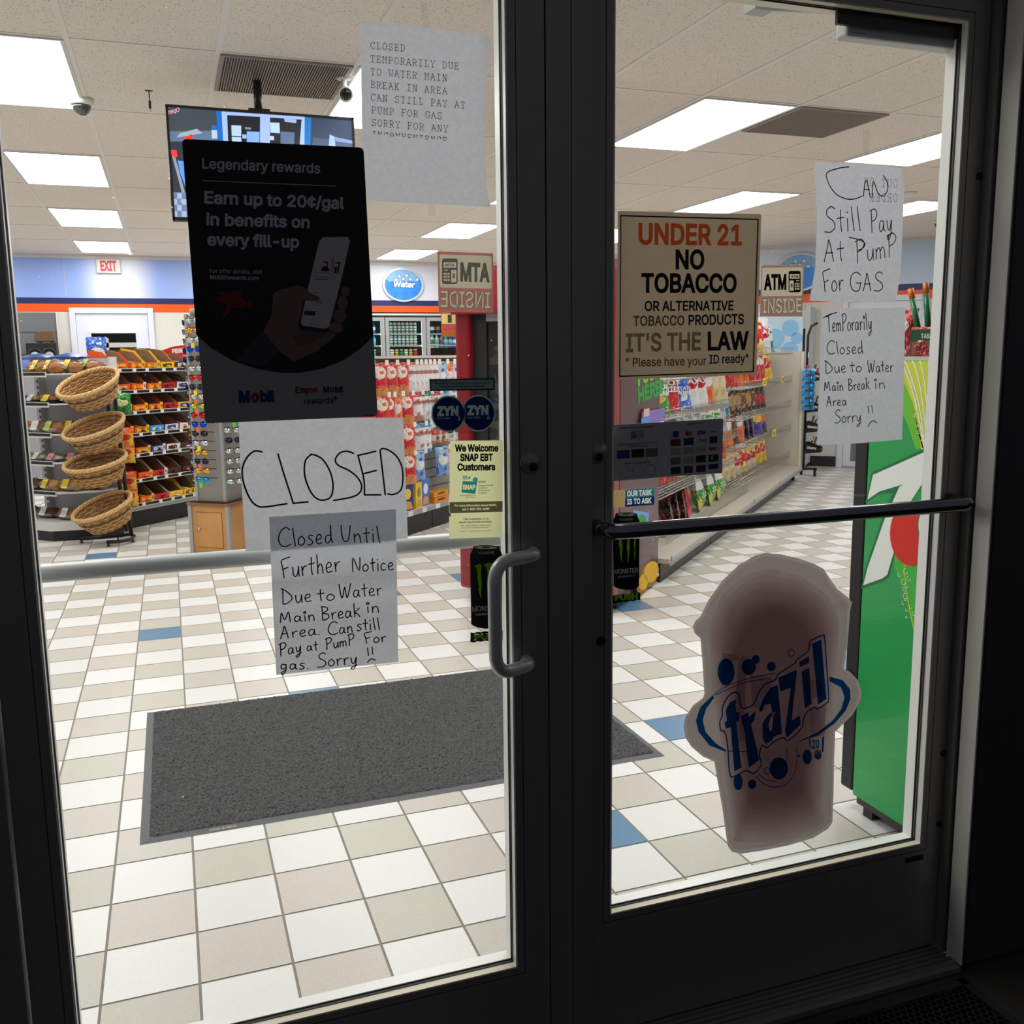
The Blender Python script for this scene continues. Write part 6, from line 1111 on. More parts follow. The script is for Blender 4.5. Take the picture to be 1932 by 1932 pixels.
f = MB(); f.face(Q([(204, 125), (470, 5), (470, 70), (400, 200), (330, 420), (280, 600), (258, 618), (155, 655), (175, 560), (250, 340), (300, 215), (240, 222), (175, 262)], .0005), m_g7k); f.face(Q([(210, 135), (470, 20), (470, 120), (380, 260), (310, 470), (275, 590), (252, 607), (166, 638), (185, 560), (262, 340), (330, 190), (350, 178), (240, 210), (185, 248)], .0009), m_g7w)
f.face(Q([(375, 402)]*0+[(385+98*math.cos(k*.2094), 402+148*math.sin(k*.2094)) for k in range(30)], .0013), m_g7r); f.face(Q([(440+30*math.cos(k*.2094), 370+72*math.sin(k*.2094)) for k in range(30)], .0017), m_g7k); f.face(Q([(445+28*math.cos(k*.2094), 365+66*math.sin(k*.2094)) for k in range(30)], .0021), m_g7w); f.build('seven_logo', parent=fr_)
f = MB(); f.face(Q([(305, 480), (330, 520), (360, 548), (440, 552), (440, 600), (405, 870), (380, 790), (340, 640), (310, 560)], .0003), mat('soda_glow', (.25, .72, .25), .4)); f.face(Q([(312, 488), (340, 525), (375, 550), (358, 548), (325, 520)], .0006), m_g7y); ribbon(f, [sd(1560+.4142*q.x, 840+.4142*q.y, .0008) for q in catmull([Vector(p) for p in ((352, 548), (360, 640), (380, 760), (405, 880))], 6)], .003, mat('soda_zest', (.88, .86, .05), .4), Vector((-1, 0, 0)))
for k in range(14): u, v = 340+r_.uniform(-15, 30)+k*2.2, 575+k*16; a = r_.uniform(4, 10); ribbon(f, Q([(u+a*math.cos(q*.785), v+1.4*a*math.sin(q*.785)) for q in range(7)], .001), .0015, m_g7w, Vector((-1, 0, 0)))
f.build('bubble_print', parent=fr_)
# on top of the fridge: stick display and red packs
bx_ = thing('stick_box', 'open carton of jerky sticks with a green band on the soda fridge', 'carton', (2.06, .50, 1.411), math.radians(-62)); f = MB()
for a, b in (((-.09, -.06), (.09, -.056)), ((-.09, .056), (.09, .06)), ((-.09, -.06), (-.086, .06)), ((.086, -.06), (.09, .06))): f.box((a[0], a[1], 0), (b[0], b[1], .075 if a[1] < 0 else .10), m_brn)
f.box((-.09, -.06, 0), (.09, .06, .004), m_brn); f.build('carton', parent=bx_); f = MB(); f.box((-.088, -.0615, .045), (.088, -.06, .073), mat('stick_green_band', (.05, .35, .2), .5)); put_text(f, 'TABASCO', (-.06, -.0622, .05), (-.005, -.0622, .05), (-.06, -.0622, .062), m_card, .02); f.build('front_print', parent=bx_)
m_st = [mat('stick_green', (.06, .42, .24), .3), mat('stick_brown', (.35, .15, .10), .3), mat('stick_yellow', (.92, .82, .10), .3), mat('stick_orange', (.90, .45, .12), .3)]
RX_ = Matrix.Rotation(math.radians(-62), 4, 'Z')
for k in range(9):
    g_ = k in (0, 1, 2, 4, 5); x = -.075+.019*k; dz = -.25 if k == 0 else -.12 if k == 1 else 0; f = MB(); h = .19+.01*(k % 3); s = Vector((dz, .05, 1)).normalized()
    for a, b, m in ((.0, .045, m_st[2] if g_ else m_st[1]), (.045, h-.03, m_st[0] if g_ else m_st[1]), (h-.03, h, m_st[3])): f.tube([s*a, s*b], .0085, m, 6)
    o = f.build('jerky_stick'); o.location = Vector((2.06, .50, 1.418))+RX_ @ Vector((x, .0, 0)); o.rotation_euler.z = math.radians(-62); tag(o, '%s jerky stick, %s from the left in the carton on the soda fridge' % ('green' if g_ else 'brown', ORD[k]), 'jerky stick', 'jerky sticks on the soda fridge')
kind('jerky', .11, .14, .04, ((.70, .06, .08), (.85, .1, .1), (.9, .9, .88), (.35, .08, .06)), None, bz=.62)
for k, (x, y) in enumerate(((1.985, .64), (1.975, .535), (1.972, .45), (1.972, .365))): put_bag('jerky', (x, y, 1.411), math.radians(-75), 'red jerky bag, %s from the back along the soda fridge edge' % ORD[k], 'snack bag', 'red jerky bags on the soda fridge', tilt=-.25, s=1.0 if k == 0 else .6)
# ---- ice freezer and jerky rack by the diagonal wall
o = frame45('ice_freezer', 'ice freezer with a blue ice picture by the diagonal wall', 'freezer', 11.0, 1.0); G = F45(o, 11.0, 1.0)
f = G.mb(); f.box((10.75, .58, .05), (11.36, 1.7, 1.98), m_cool); G.build(f, 'cabinet', bevel=.01); f = G.mb(); f.box((10.735, .55, .05), (10.765, .62, 1.99), m_cf); f.box((10.735, .6, 1.93), (10.765, 1.7, 1.99), m_cf); G.build(f, 'front_frame')
f = G.mb(); f.box((10.742, .63, 1.2), (10.75, 1.66, 1.9), mat('ice_picture', (.78, .86, .93), .4))
for y, z, s in ((.78, 1.72, .1), (.96, 1.6, .12), (.78, 1.46, .1), (.98, 1.36, .1), (1.2, 1.7, .13), (1.2, 1.45, .12), (.7, 1.6, .07), (.72, 1.3, .08)): f.face([(10.7405, y+s*math.cos(k*.4189), z+s*math.sin(k*.4189)) for k in range(15)], mat('ice_ball', (.55, .76, .92), .4))
G.build(f, 'ice_print')
f = G.mb(); f.box((10.78, .6, 0), (11.34, 1.68, .05), m_kickb); G.build(f, 'plinth')
o = frame45('jerky_rack', 'black wheeled wire rack of jerky trays past the end of the snack shelves', 'rack', 10.3, .42); G = F45(o, 10.3, .42); m_rk = mat('rack_black', (.04, .04, .042), .4)
f = G.mb(); f.tube([(10.25, .5, .08), (10.25, .5, 1.62), (10.25, .47, 1.72), (10.25, .40, 1.76)], .014, m_rk, 8); f.tube([(10.35, .56, .08), (10.35, .56, 1.7)], .014, m_rk, 8); G.build(f, 'upright')
f = G.mb(); f.tube([(10.15, .62, .09), (10.25, .5, .09), (10.32, .36, .09)], .012, m_rk, 8); f.tube([(10.25, .5, .09), (10.45, .55, .09)], .012, m_rk, 8); G.build(f, 'foot')
for x, y in ((10.33, .38), (10.16, .63), (10.44, .55)):
    f = G.mb(); f.lathe([(.012, -.012), (.04, -.012), (.04, .012), (.012, .012)], m_rk, 14, X=Matrix.Translation((x, y, .041)) @ Matrix.Rotation(math.pi/2, 4, 'X')); f.box((x-.012, y-.016, .05), (x+.012, y+.016, .09), m_rk); G.build(f, 'caster')
for n, z in enumerate((1.10, .75, .52, .28)):
    f = G.mb(); a, b = .30, .47
    f.add([(10.14, b, z), (10.30, b, z), (10.30, a, z+.02), (10.14, a, z+.02), (10.14, b, z+.13), (10.30, b, z+.13), (10.30, a, z+.07), (10.14, a, z+.07)], [(0, 1, 2, 3), (3, 2, 6, 7), (0, 3, 7, 4), (1, 5, 6, 2), (0, 4, 5, 1)], m_rk); t_ = G.build(f, 'tray')
    f = G.mb(); put_text(f, 'Oberto', (10.138, .455, z+.06), (10.138, .35, z+.052), (10.138, .455, z+.085), m_card, .02); G.build(f, 'tray_lettering', parent=t_)
    for k in range(4):
        f = MB(); f.box((-.05, -.006, 0), (.05, .006, .16), mat('packet_%s' % ('red' if n == 0 else 'dark'), (.70, .08, .1) if n == 0 else (.16, .10, .09), .35)); f.box((-.051, -.0065, .12), (.051, .0065, .16), mat('packet_top_%s' % ('pale' if (k+n) % 2 else 'wine'), (.8, .78, .74) if (k+n) % 2 else (.45, .08, .1), .35))
        p_ = f.build('jerky_packet'); p_.location = L(10.22, .435-.035*k, z+.035); p_.rotation_euler = (.25, 0, R45); tag(p_, '%s jerky packet, %s from the back in the %s tray of the black rack' % ('red' if n == 0 else 'dark', ORD[k], ['top', 'second', 'third', 'lowest'][n]), 'jerky packet', 'packets in the black rack')
o = frame45('clip_strip', 'hanging strip holding blue packets at the end of the snack shelves', 'strip', 9.99, .455); f = MB(); f.box((-.012, -.004, .86), (.012, 0, 1.42), m_rk); f.box((-.03, -.006, 1.37), (.03, -.003, 1.43), m_card); f.box((-.09, -.006, 1.24), (.09, -.002, 1.29), mat('strip_pink', (.85, .25, .45), .4)); f.build('strip', parent=o)
for k in range(5):
    for s in (0, 1):
        f = MB(); vs, fs = pillow(.17 if s == 0 else .12, .12, .03, k+3*s, 5, 6); f.add(vs, fs, mat('packet_blue', (.20, .55, .78), .3), True); f.box((-.05, -.018, .035), (.05, -.012, .06), mat('packet_blue_label', (.35, .28, .26), .4)); f.box((-.085 if s == 0 else -.06, -.006, .095), (.085 if s == 0 else .06, .006, .12), mat('packet_pale_top', (.62, .85, .93), .4))
        p_ = f.build('strip_packet'); p_.location = L(9.97 if s == 0 else 10.0, .43 if s == 0 else .40, 1.13-.085*k); p_.rotation_euler = (-.18, 0, R45-(.85 if s == 0 else -.3)); tag(p_, 'blue packet, %s from the top in the %s row of the hanging strip' % (ORD[k], 'front' if s == 0 else 'side'), 'packet', 'blue packets on the hanging strip')
# ================================================================== LEFT SIDE: CANDY RUN, BREAD RACK, BASKETS, SUNGLASSES
KX, KY = 6.0, 5.6
kg = frame45('candy_gondola', 'black based candy shelving run behind the wicker basket stand', 'shelving', KX, KY); G = F45(kg, KX, KY)
f = G.mb(); f.box((4.57, 5.66, .2), (7.6, 5.70, 1.40), m_grp); G.build(f, 'back_panel')
f = G.mb(); f.box((4.57, 5.27, 0), (7.6, 5.30, .17), m_kickb); G.build(f, 'kick_plate'); f = G.mb(); f.box((4.57, 5.235, .165), (7.6, 5.66, .19), m_grp); f.box((4.57, 5.225, .15), (7.6, 5.24, .195), m_cf); G.build(f, 'base_deck')
CZ = (1.365, 1.185, 1.008, .82, .645, .43, .222); rk = random.Random(9)
for si, z in enumerate(CZ):
    f = G.mb(); f.add([(4.57, 5.2, z-.02), (7.6, 5.2, z-.02), (7.6, 5.64, z+.03), (4.57, 5.64, z+.03), (4.57, 5.2, z-.008), (7.6, 5.2, z-.008), (7.6, 5.64, z+.042), (4.57, 5.64, z+.042)], [(0, 1, 2, 3), (4, 5, 6, 7), (0, 1, 5, 4), (1, 2, 6, 5), (2, 3, 7, 6), (3, 0, 4, 7)], m_bei); s_ = G.build(f, 'shelf')
    f = G.mb(); f.box((4.57, 5.190, z-.034), (7.6, 5.2, z-.028), m_bei); f.box((4.57, 5.190, z-.006), (7.6, 5.2, z+.0), m_bei); f.box((4.57, 5.194, z-.03), (7.6, 5.199, z-.004), m_tick); G.build(f, 'ticket_rail', parent=s_)
    f = G.mb(); x = 4.62+rk.uniform(0, .05)
    while x < 5.6: f.box((x, 5.188, z-.031), (x+.035, 5.1935, z-.003), m_card); x += rk.uniform(.13, .2)
    G.build(f, 'price_labels', parent=s_)
# display cartons: sloping sides, low printed front
def hexs(c): return '%02x%02x%02x' % tuple(int(255*v) for v in c)
def cm(c, r=.4): return mat('candy_'+hexs(c), c, r)
OR2, RD2, YE2, BL2, BR2, WH2, CY2 = (.93, .34, .06), (.80, .06, .07), (.96, .78, .10), (.10, .22, .66), (.24, .10, .08), (.92, .90, .88), (.25, .62, .85)
_cb = {}
def candy_carton(c, c2, word, wc, tagc, hb):
    key = (c, c2, word, tagc, hb)
    if key in _cb: return copy_tree(_cb[key])
    o = bpy.data.objects.new('candy_carton', None); COL.objects.link(o); w, d, hf = .155, .30, .052
    f = MB(); t = .003
    for s in (-1, 1):
        a = s*w/2; f.add([(a, 0, 0), (a, d, .0), (a, d, hb), (a, d*.45, hb*.98), (a, .02, hf), (a, 0, hf), (a-s*t, 0, 0), (a-s*t, d, 0), (a-s*t, d, hb), (a-s*t, d*.45, hb*.98), (a-s*t, .02, hf), (a-s*t, 0, hf)], [(0, 1, 2, 3, 4, 5)], cm(c2)); k = len(f.v)-6; f.f += [(k, k+1, k+2, k+3, k+4, k+5)]; f.m.append(f.mi(m_brn)); f.sm.append(False)
        f.f += [(k-6+i, k-6+i+1, k+i+1, k+i) for i in range(1, 5)]; f.m += [f.mi(cm(c2))]*4; f.sm += [False]*4
    f.box((-w/2, d-t, 0), (w/2, d, hb), m_crn); f.box((-w/2, 0, 0), (w/2, d, .003), m_crn); f.build('tray', parent=o)
    f = MB(); f.box((-w/2, -.002, 0), (w/2, .002, hf), cm(c)); fr = f.build('front_lip', parent=o)
    if word: f = MB(); put_text(f, word, (-w*.36, -.0028, .012), (w*.3, -.0028, .016), (-w*.36, -.0028, .038), cm(wc), .05); f.build('lettering', parent=fr)
    if tagc: f = MB(); f.box((w*.3, -.004, -.002), (w*.5, -.001, .064), cm(tagc)); f.box((w*.34, -.0045, .02), (w*.46, -.0035, .045), m_gd2); f.build('price_flag', parent=o)
    _cb[key] = o; return o
def bar_mesh(n, c, c2):
    vs, fs = pillow(.15, .042, .022, n, 7, 4); vs = [(z-.02, x*.9, y) for x, y, z in vs]; f = MB(); f.add(vs, fs, cm(c, .3), True); f.box((-.012, -.045, .0095), (.014, .045, .0125), cm(c2, .35)); return f
_bars = {}
def candy_bar(c, c2, n):
    key = (c, c2, n % 3)
    if key not in _bars: o = bar_mesh(n % 3, c, c2).build('candy_bar'); _bars[key] = o; return o
    return copy_tree(_bars[key])
ROWS = [('top', [(OR2, OR2, "Reese's", YE2, None, .125, OR2), (OR2, OR2, "Reese's", YE2, YE2, .125, OR2), (OR2, YE2, "Reese's", YE2, YE2, .14, YE2), (YE2, YE2, "m&m's", BR2, None, .14, YE2), (BR2, RD2, 'SNICKERS', WH2, None, .11, BR2)]),
 ('second', [(OR2, BL2, "Reese's", YE2, None, .12, BL2), (OR2, OR2, "Reese's", YE2, WH2, .13, OR2), (OR2, OR2, "Reese's", YE2, YE2, .13, OR2), (RD2, RD2, "m&m's", BR2, None, .12, RD2), (WH2, BR2, 'SNICKERS', BL2, None, .11, BR2)]),
 ('third', [(OR2, BL2, "Reese's", YE2, YE2, .13, WH2), (OR2, OR2, "Reese's", YE2, YE2, .13, OR2), (OR2, OR2, "Reese's", YE2, YE2, .12, RD2), (RD2, RD2, "m&m's", BR2, None, .14, RD2), (YE2, YE2, 'SNICKERS', BL2, None, .10, YE2)]),
 ('fourth', [(OR2, OR2, None, YE2, YE2, .10, OR2), (OR2, OR2, "Reese's", YE2, YE2, .12, BR2), (CY2, CY2, "m&m's", WH2, None, .14, CY2), (WH2, BR2, 'SNICKERS', BL2, None, .11, WH2), (WH2, RD2, None, BL2, None, .11, RD2)]),
 ('fifth', [(OR2, RD2, None, YE2, None, .11, RD2), (OR2, OR2, "Reese's", YE2, YE2, .11, BL2), (BL2, BL2, 'OREO', WH2, WH2, .14, BL2), (WH2, BR2, "m&m's", BR2, None, .12, BR2), (BR2, WH2, None, WH2, None, .12, WH2)]),
 ('sixth', [(RD2, RD2, 'KitKat', WH2, None, .11, RD2), (OR2, RD2, None, YE2, YE2, .12, OR2), (RD2, WH2, None, WH2, WH2, .13, RD2), (BR2, WH2, None, WH2, None, .12, BR2), (BR2, BR2, None, WH2, None, .11, RD2)]),
 ('lowest', [(OR2, OR2, None, YE2, YE2, .12, RD2), (OR2, BR2, "Reese's", YE2, YE2, .13, OR2), (RD2, WH2, None, YE2, None, .12, RD2), (YE2, WH2, None, RD2, None, .11, WH2), (YE2, YE2, 'LANCE', BR2, None, .14, YE2)])]
CN2 = {OR2: 'orange', RD2: 'red', YE2: 'yellow', BL2: 'blue', BR2: 'brown', WH2: 'white', CY2: 'sky blue'}
for (rn, row), z in zip(ROWS, CZ):
    for i, (c, c2, word, wc, tg, hb, bc) in enumerate(row):
        lx = 4.70+.172*i; o = candy_carton(c, c2, word, wc, tg, hb); o.location = L(lx, 5.215, z-.003); o.rotation_euler = (math.atan2(.05, .44), 0, R45)
        tag(o, '%s fronted candy carton, %s from the left on the %s candy shelf' % (CN2[c], ORD[i], rn), 'carton', 'display cartons on the candy shelves')
        nb = 5 if (i+len(rn)) % 3 else 3
        for k in range(nb):
            b = candy_bar(bc, [WH2, YE2, BR2, RD2][(i+k) % 4] if bc != WH2 else RD2, k); lay, q = divmod(k, 4)
            b.location = L(lx+rk.uniform(-.012, .012), 5.245+.058*q+.02*lay, z+.017+.006*q+.022*lay); b.rotation_euler = (.11, rk.uniform(-.1, .1), R45-math.pi/2*0+rk.uniform(-.12, .12))
            b.rotation_euler.z += math.pi/2 if False else 0
            tag(b, '%s candy bars in the %s carton from the left, %s candy shelf' % (CN2[bc], ORD[i], rn), 'candy bar', 'candy bars in carton %s of the %s shelf' % (ORD[i], rn))
kind('crispblue', .17, .20, .07, ((.10, .32, .75), (.12, .38, .82), WHT, (.85, .9, .95)), None, bz=.35, low=(.92, .94, .96), lowz=.3)
put_bag('crispblue', L(4.72, 5.5, 1.43), R45-.6, 'blue and white bag standing behind the top row of candy cartons', 'snack bag', 'loose bags on the candy run', tilt=-.1)
for n, (x, y) in enumerate(((4.33, 5.72), (4.36, 5.40))):
    f = MB(); vs, fs = pillow(.30, .2, .06, n); f.add([(a, c-.1, b) for a, b, c in vs], fs, mat('bag_blue_flat', (.08, .25, .62), .35), True); o = f.build('snack_bag'); o.location = L(x, y, 1.462); o.rotation_euler.z = -R45; tag(o, 'flat blue bag lying on top of the bread rack, %s of two' % ('left' if n == 0 else 'right'), 'snack bag', 'flat blue bags on the bread rack')
g_ = thing('gum_header', 'red and orange carton header beside the sunglasses at the end of the candy', 'carton', L(5.5, 5.42, 1.40), R45-.3); f = MB(); f.prism([(-.16, 0), (.16, 0), (.16, .17), (.0, .15), (-.16, .10)], 0, .006, cm(RD2)); f.box((-.16, -.002, .0), (-.02, .0, .085), cm(OR2)); f.build('header_card', parent=g_)
f = MB(); put_text(f, 'G', (-.145, -.0025, .02), (-.11, -.0025, .02), (-.145, -.0025, .065), m_card, .04); put_text(f, 'PEGS', (-.01, -.001, .09), (.11, -.001, .10), (-.01, -.001, .125), m_card, .04); f.build('lettering', parent=g_)
for n in range(4):
    b = candy_bar(RD2, WH2, n); b.location = L(5.52+.02*n, 5.34, 1.395+.02*n); b.rotation_euler = (.1, 0, R45+.2); tag(b, 'red candy bars stacked in front of the red header card', 'candy bar', 'candy bars by the red header')
# hanging bags on the end of the candy run, seen between the basket uprights
kind('green', .15, .17, .05, ((.15, .52, .2), (.2, .6, .25), (.85, .9, .6), (.1, .4, .15)), None); kind('candyy', .15, .17, .05, (YE2, OR2, RD2, (.9, .5, .2)), None)
for n, (k, z, wd) in enumerate((('green', 1.0, 'green'), ('candyy', .72, 'yellow and red'), ('candyy', .60, 'yellow and red'), ('candyy', .36, 'yellow and red'), ('candyy', .24, 'yellow and red'))): put_bag(k, L(4.5, 5.02, z), R45-.9, '%s bag hanging behind the baskets, %s from the top' % (wd, ORD[n]), 'snack bag', 'bags hanging behind the baskets')
# ---- bread rack on the end
BX, BY = 4.3, 5.6
br = frame45('bread_rack', 'white end rack of wrapped bakery goods on a black base', 'shelving', BX, BY); G = F45(br, BX, BY)
f = G.mb(); f.box((4.52, 5.12, .14), (4.555, 6.05, 1.45), mat('panel_pale', (.74, .74, .77), .45)); G.build(f, 'back_panel')
f = G.mb(); f.box((4.49, 5.10, .14), (4.555, 5.125, 1.46), m_shw); G.build(f, 'upright'); f = G.mb(); f.box((4.47, 5.93, .14), (4.52, 5.96, 1.42), m_shw)
for k in range(24): f.box((4.466, 5.937, .2+.05*k), (4.471, 5.953, .225+.05*k), m_csh)
G.build(f, 'upright')
def chamf(z0, z1, m, xf=4.06, ch=.22, y1=6.05): # shelf plan with the right corner cut back
    return [(xf, y1), (xf, 5.10+ch), (xf+ch*.8, 5.10), (4.5, 5.10), (4.5, y1)]
for z in (1.335, 1.10, .86, .635, .395):
    f = G.mb(); f.prism(chamf(0, 0, 0, 4.07), z-.01, z, m_shw, axis='z'); s_ = G.build(f, 'shelf')
    f = G.mb(); f.box((4.055, 5.33, z-.028), (4.07, 6.05, z+.012), m_shw); f.box((4.052, 5.33, z-.014), (4.056, 6.05, z+.008), m_tick); G.build(f, 'ticket_rail', parent=s_)
f = G.mb(); f.prism(chamf(0, 0, 0, 4.04, .3), .085, .155, m_shw, axis='z'); G.build(f, 'base_deck'); f = G.mb(); f.prism(chamf(0, 0, 0, 4.06, .3), 0, .085, m_kickb, axis='z'); G.build(f, 'plinth')
m_cello = clear_mat('cellophane', (.96, .96, .96), .16, .1); m_bun = mat('bread_crust', (.66, .42, .22), .7, noise=.25, nscale=40); m_bun2 = mat('bread_pale', (.80, .62, .38), .7, noise=.2, nscale=40); m_choc = mat('bread_dark', (.34, .19, .12), .7, noise=.3, nscale=40)
_bk = {}
def bakery(kind_, c, lab):
    key = (kind_, c, lab)
    if key in _bk: return copy_tree(_bk[key])
    f = MB(); r = random.Random(hash(kind_) % 97)
    if kind_ == 'bun':
        for a, b in ((-.03, -.02), (.03, -.01), (0, .03)): f.lathe([(0, .0), (.036, .008), (.042, .03), (.03, .055), (0, .064)], c, 10, c=(a, b, 0))
    elif kind_ == 'tray':
        f.box((-.06, -.045, 0), (.06, .045, .012), m_tick); f.box((-.05, -.036, .012), (.05, .036, .045), c)
    elif kind_ == 'loaf': f.tube([(-.075, 0, .032), (-.06, 0, .036), (.06, 0, .036), (.075, 0, .032)], [.024, .034, .034, .024], c, 10)
    else: f.add(*[[(x, z*.8-.04, y*.7+.02) for x, y, z in pillow(.12, .10, .05, 3)[0]], pillow(.12, .10, .05, 3)[1]], c, True)
    o = f.build('bakery_pack')
    f = MB(); h = .07 if kind_ == 'bun' else .05 if kind_ == 'tray' else .074 if kind_ == 'loaf' else .05
    vs, fs = pillow(.155 if kind_ != 'loaf' else .17, .12, h, 5, 6, 6); f.add([(x, z-.06, y+h/2) for x, y, z in vs], fs, m_cello, True); f.build('wrapper', parent=o)
    f = MB(); f.add([(-.022, -.062, h*.35), (.026, -.062, h*.35), (.026, -.03, h+.004), (-.022, -.03, h+.004)], [(0, 1, 2, 3)], lab); f.build('label', parent=o)
    _bk[key] = o; return o
lbY, lbB, lbP, lbW, lbG, lbR = [mat('pack_label_%s' % n, c, .5) for n, c in (('yellow', (.93, .84, .25)), ('blue', (.35, .50, .80)), ('pink', (.88, .55, .60)), ('white', (.92, .92, .90)), ('green', (.72, .82, .35)), ('red', (.80, .25, .22)))]
m_pinkb = mat('iced_pink', (.80, .50, .50), .5); m_icing = mat('iced_white', (.88, .84, .80), .5)
BR = [('top', 1.335, 'bun', [(m_pinkb, lbP, 'pink'), (m_bun2, lbB, 'blue labelled'), (m_bun2, lbB, 'blue labelled'), (m_bun, lbY, 'yellow labelled'), (m_bun, lbY, 'yellow labelled'), (m_bun, lbY, 'yellow labelled'), (m_bun, lbG, 'lemon labelled')]),
  ('second', 1.10, 'tray', [(m_bun, lbW, 'brown'), (m_choc, lbW, 'dark'), (m_bun2, lbW, 'pale'), (m_bun, lbY, 'golden'), (m_choc, lbW, 'dark'), (m_choc, lbW, 'dark')]), ('third', .86, 'loaf', [(m_bun, lbR, 'red labelled'), (m_bun, lbR, 'red labelled'), (m_bun, lbW, 'white labelled'), (m_bun, lbG, 'green labelled'), (m_bun, lbY, 'yellow labelled'), (m_bun, lbY, 'yellow labelled')]),
  ('fourth', .635, 'mini', [(m_choc, lbW, 'dark'), (m_icing, lbW, 'white'), (m_icing, lbW, 'white'), (m_icing, lbP, 'pink labelled'), (m_icing, lbP, 'pink labelled'), (m_pinkb, lbP, 'pink')]), ('fifth', .395, 'loaf', [(m_bun2, lbG, 'green labelled'), (m_choc, lbW, 'dark'), (m_bun2, lbY, 'yellow labelled'), (m_bun2, lbY, 'pale'), (m_bun2, lbW, 'pale')]), ('base', .155, 'loaf', [(m_choc, lbW, 'dark'), (m_choc, lbW, 'dark'), (m_bun, lbW, 'brown'), (m_bun, lbW, 'brown')])]
for rn, z, kk, items in BR:
    n = len(items)
    for i, (c, lb, wd) in enumerate(items):
        o = bakery(kk, c, lb); pp = 5.95-(i+.3)*(.98/n); o.location = L(4.16+(.06 if z < .2 else 0)+max(0, 5.36-pp)*.75, max(pp, 5.36-(5.36-pp)*.6), z); o.scale = (1.3,)*3 if kk != 'bun' else (1.45,)*3; o.rotation_euler = (0, 0, R45-math.pi/2+rk.uniform(-.25, .25)); tag(o, '%s bakery pack, %s from the left on the %s of the bread rack' % (wd, ORD[i], 'base' if rn == 'base' else rn+' shelf'), 'bakery pack', 'wrapped bakery goods on the bread rack')
# ---- wicker baskets on a tube stand
st = thing('basket_stand', 'black tube stand carrying four wicker baskets in front of the bread rack', 'stand', (-.44, 6.42, 0)); o0 = Vector((-.44, 6.42, 0)); m_tub = mat('tube_black', (.05, .05, .055), .35)
f = MB(); arch = [(-.33, 6.40, .05), (-.39, 6.42, 1.30)]; pa = [Vector((-.355, 6.42, .05)), Vector((-.405, 6.44, 1.24))]; pb = Vector((-.475, 6.60, 1.24)); pc = Vector((-.40, 6.66, .05))
f.tube([p-o0 for p in [pa[0], pa[1], Vector((-.412, 6.45, 1.31)), Vector((-.432, 6.49, 1.355)), Vector((-.455, 6.54, 1.355)), Vector((-.470, 6.58, 1.31)), pb, pc]], .016, m_tub, 10); f.build('upright_frame', parent=st)
f = MB(); f.tube([Vector(p)-o0 for p in [(-.53, 6.29, .035), (-.44, 6.27, .035), (-.36, 6.32, .04), (-.335, 6.42, .045), (-.37, 6.52, .045), (-.5, 6.5, .04), (-.74, 6.52, .035)]], .014, m_tub, 10); f.build('foot_rail', parent=st)
for p in ((-.52, 6.29, 0), (-.345, 6.40, 0), (-.73, 6.52, 0), (-.46, 6.5, 0)):
    f = MB(); f.lathe([(.016, 0), (.016, .008), (.007, .01), (.007, .035)], m_tub, 10, c=Vector(p)-o0); f.build('levelling_foot', parent=st)
m_wk = mat('wicker', (.76, .58, .36), .6, noise=.22, nscale=60); m_wk3 = mat('wicker_dark', (.60, .42, .23), .6, noise=.2, nscale=60); m_wk2 = mat('wicker_rim', (.84, .69, .46), .55, noise=.18, nscale=60)  # three cane tones, taken in turn by the weave rings
def basket():
    o = bpy.data.objects.new('wicker_basket', None); COL.objects.link(o); a, b, h = .225, .165, .165; f = MB(); nst = 34
    R = lambda t: .68+.32*t
    for q in range(17):
        t = .02+q/17.6; r = R(t); pts = []
        for k in range(nst*2):
            w = 2*math.pi*k/(nst*2); e = 1+.03*(1 if (k//2+q) % 2 else -1); pts.append((a*r*e*math.cos(w), b*r*e*math.sin(w), h*t))
        f.tube(pts, .0052, (m_wk, m_wk3, m_wk2)[(q*7) % 3], 5, closed=True)
    for k in range(nst): w = 2*math.pi*(k+.25)/nst; f.tube([(a*R(0)*math.cos(w), b*R(0)*math.sin(w), 0), (a*math.cos(w), b*math.sin(w), h)], .0035, m_wk, 4)
    f.add([(a*.69*math.cos(k*math.pi/16), b*.69*math.sin(k*math.pi/16), .006) for k in range(32)], [tuple(range(32))], m_wk); f.build('woven_body', parent=o)
    f = MB()
    for s in range(4): f.tube([(a*(1.01+.035*math.cos(9*w+s*1.57))*math.cos(w), b*(1.01+.045*math.cos(9*w+s*1.57))*math.sin(w), h+.008+.011*math.sin(9*w+s*1.57)) for w in [2*math.pi*k/96 for k in range(96)]], .0085, m_wk2, 6, closed=True)
    f.build('braided_rim', parent=o); return o
B0 = None
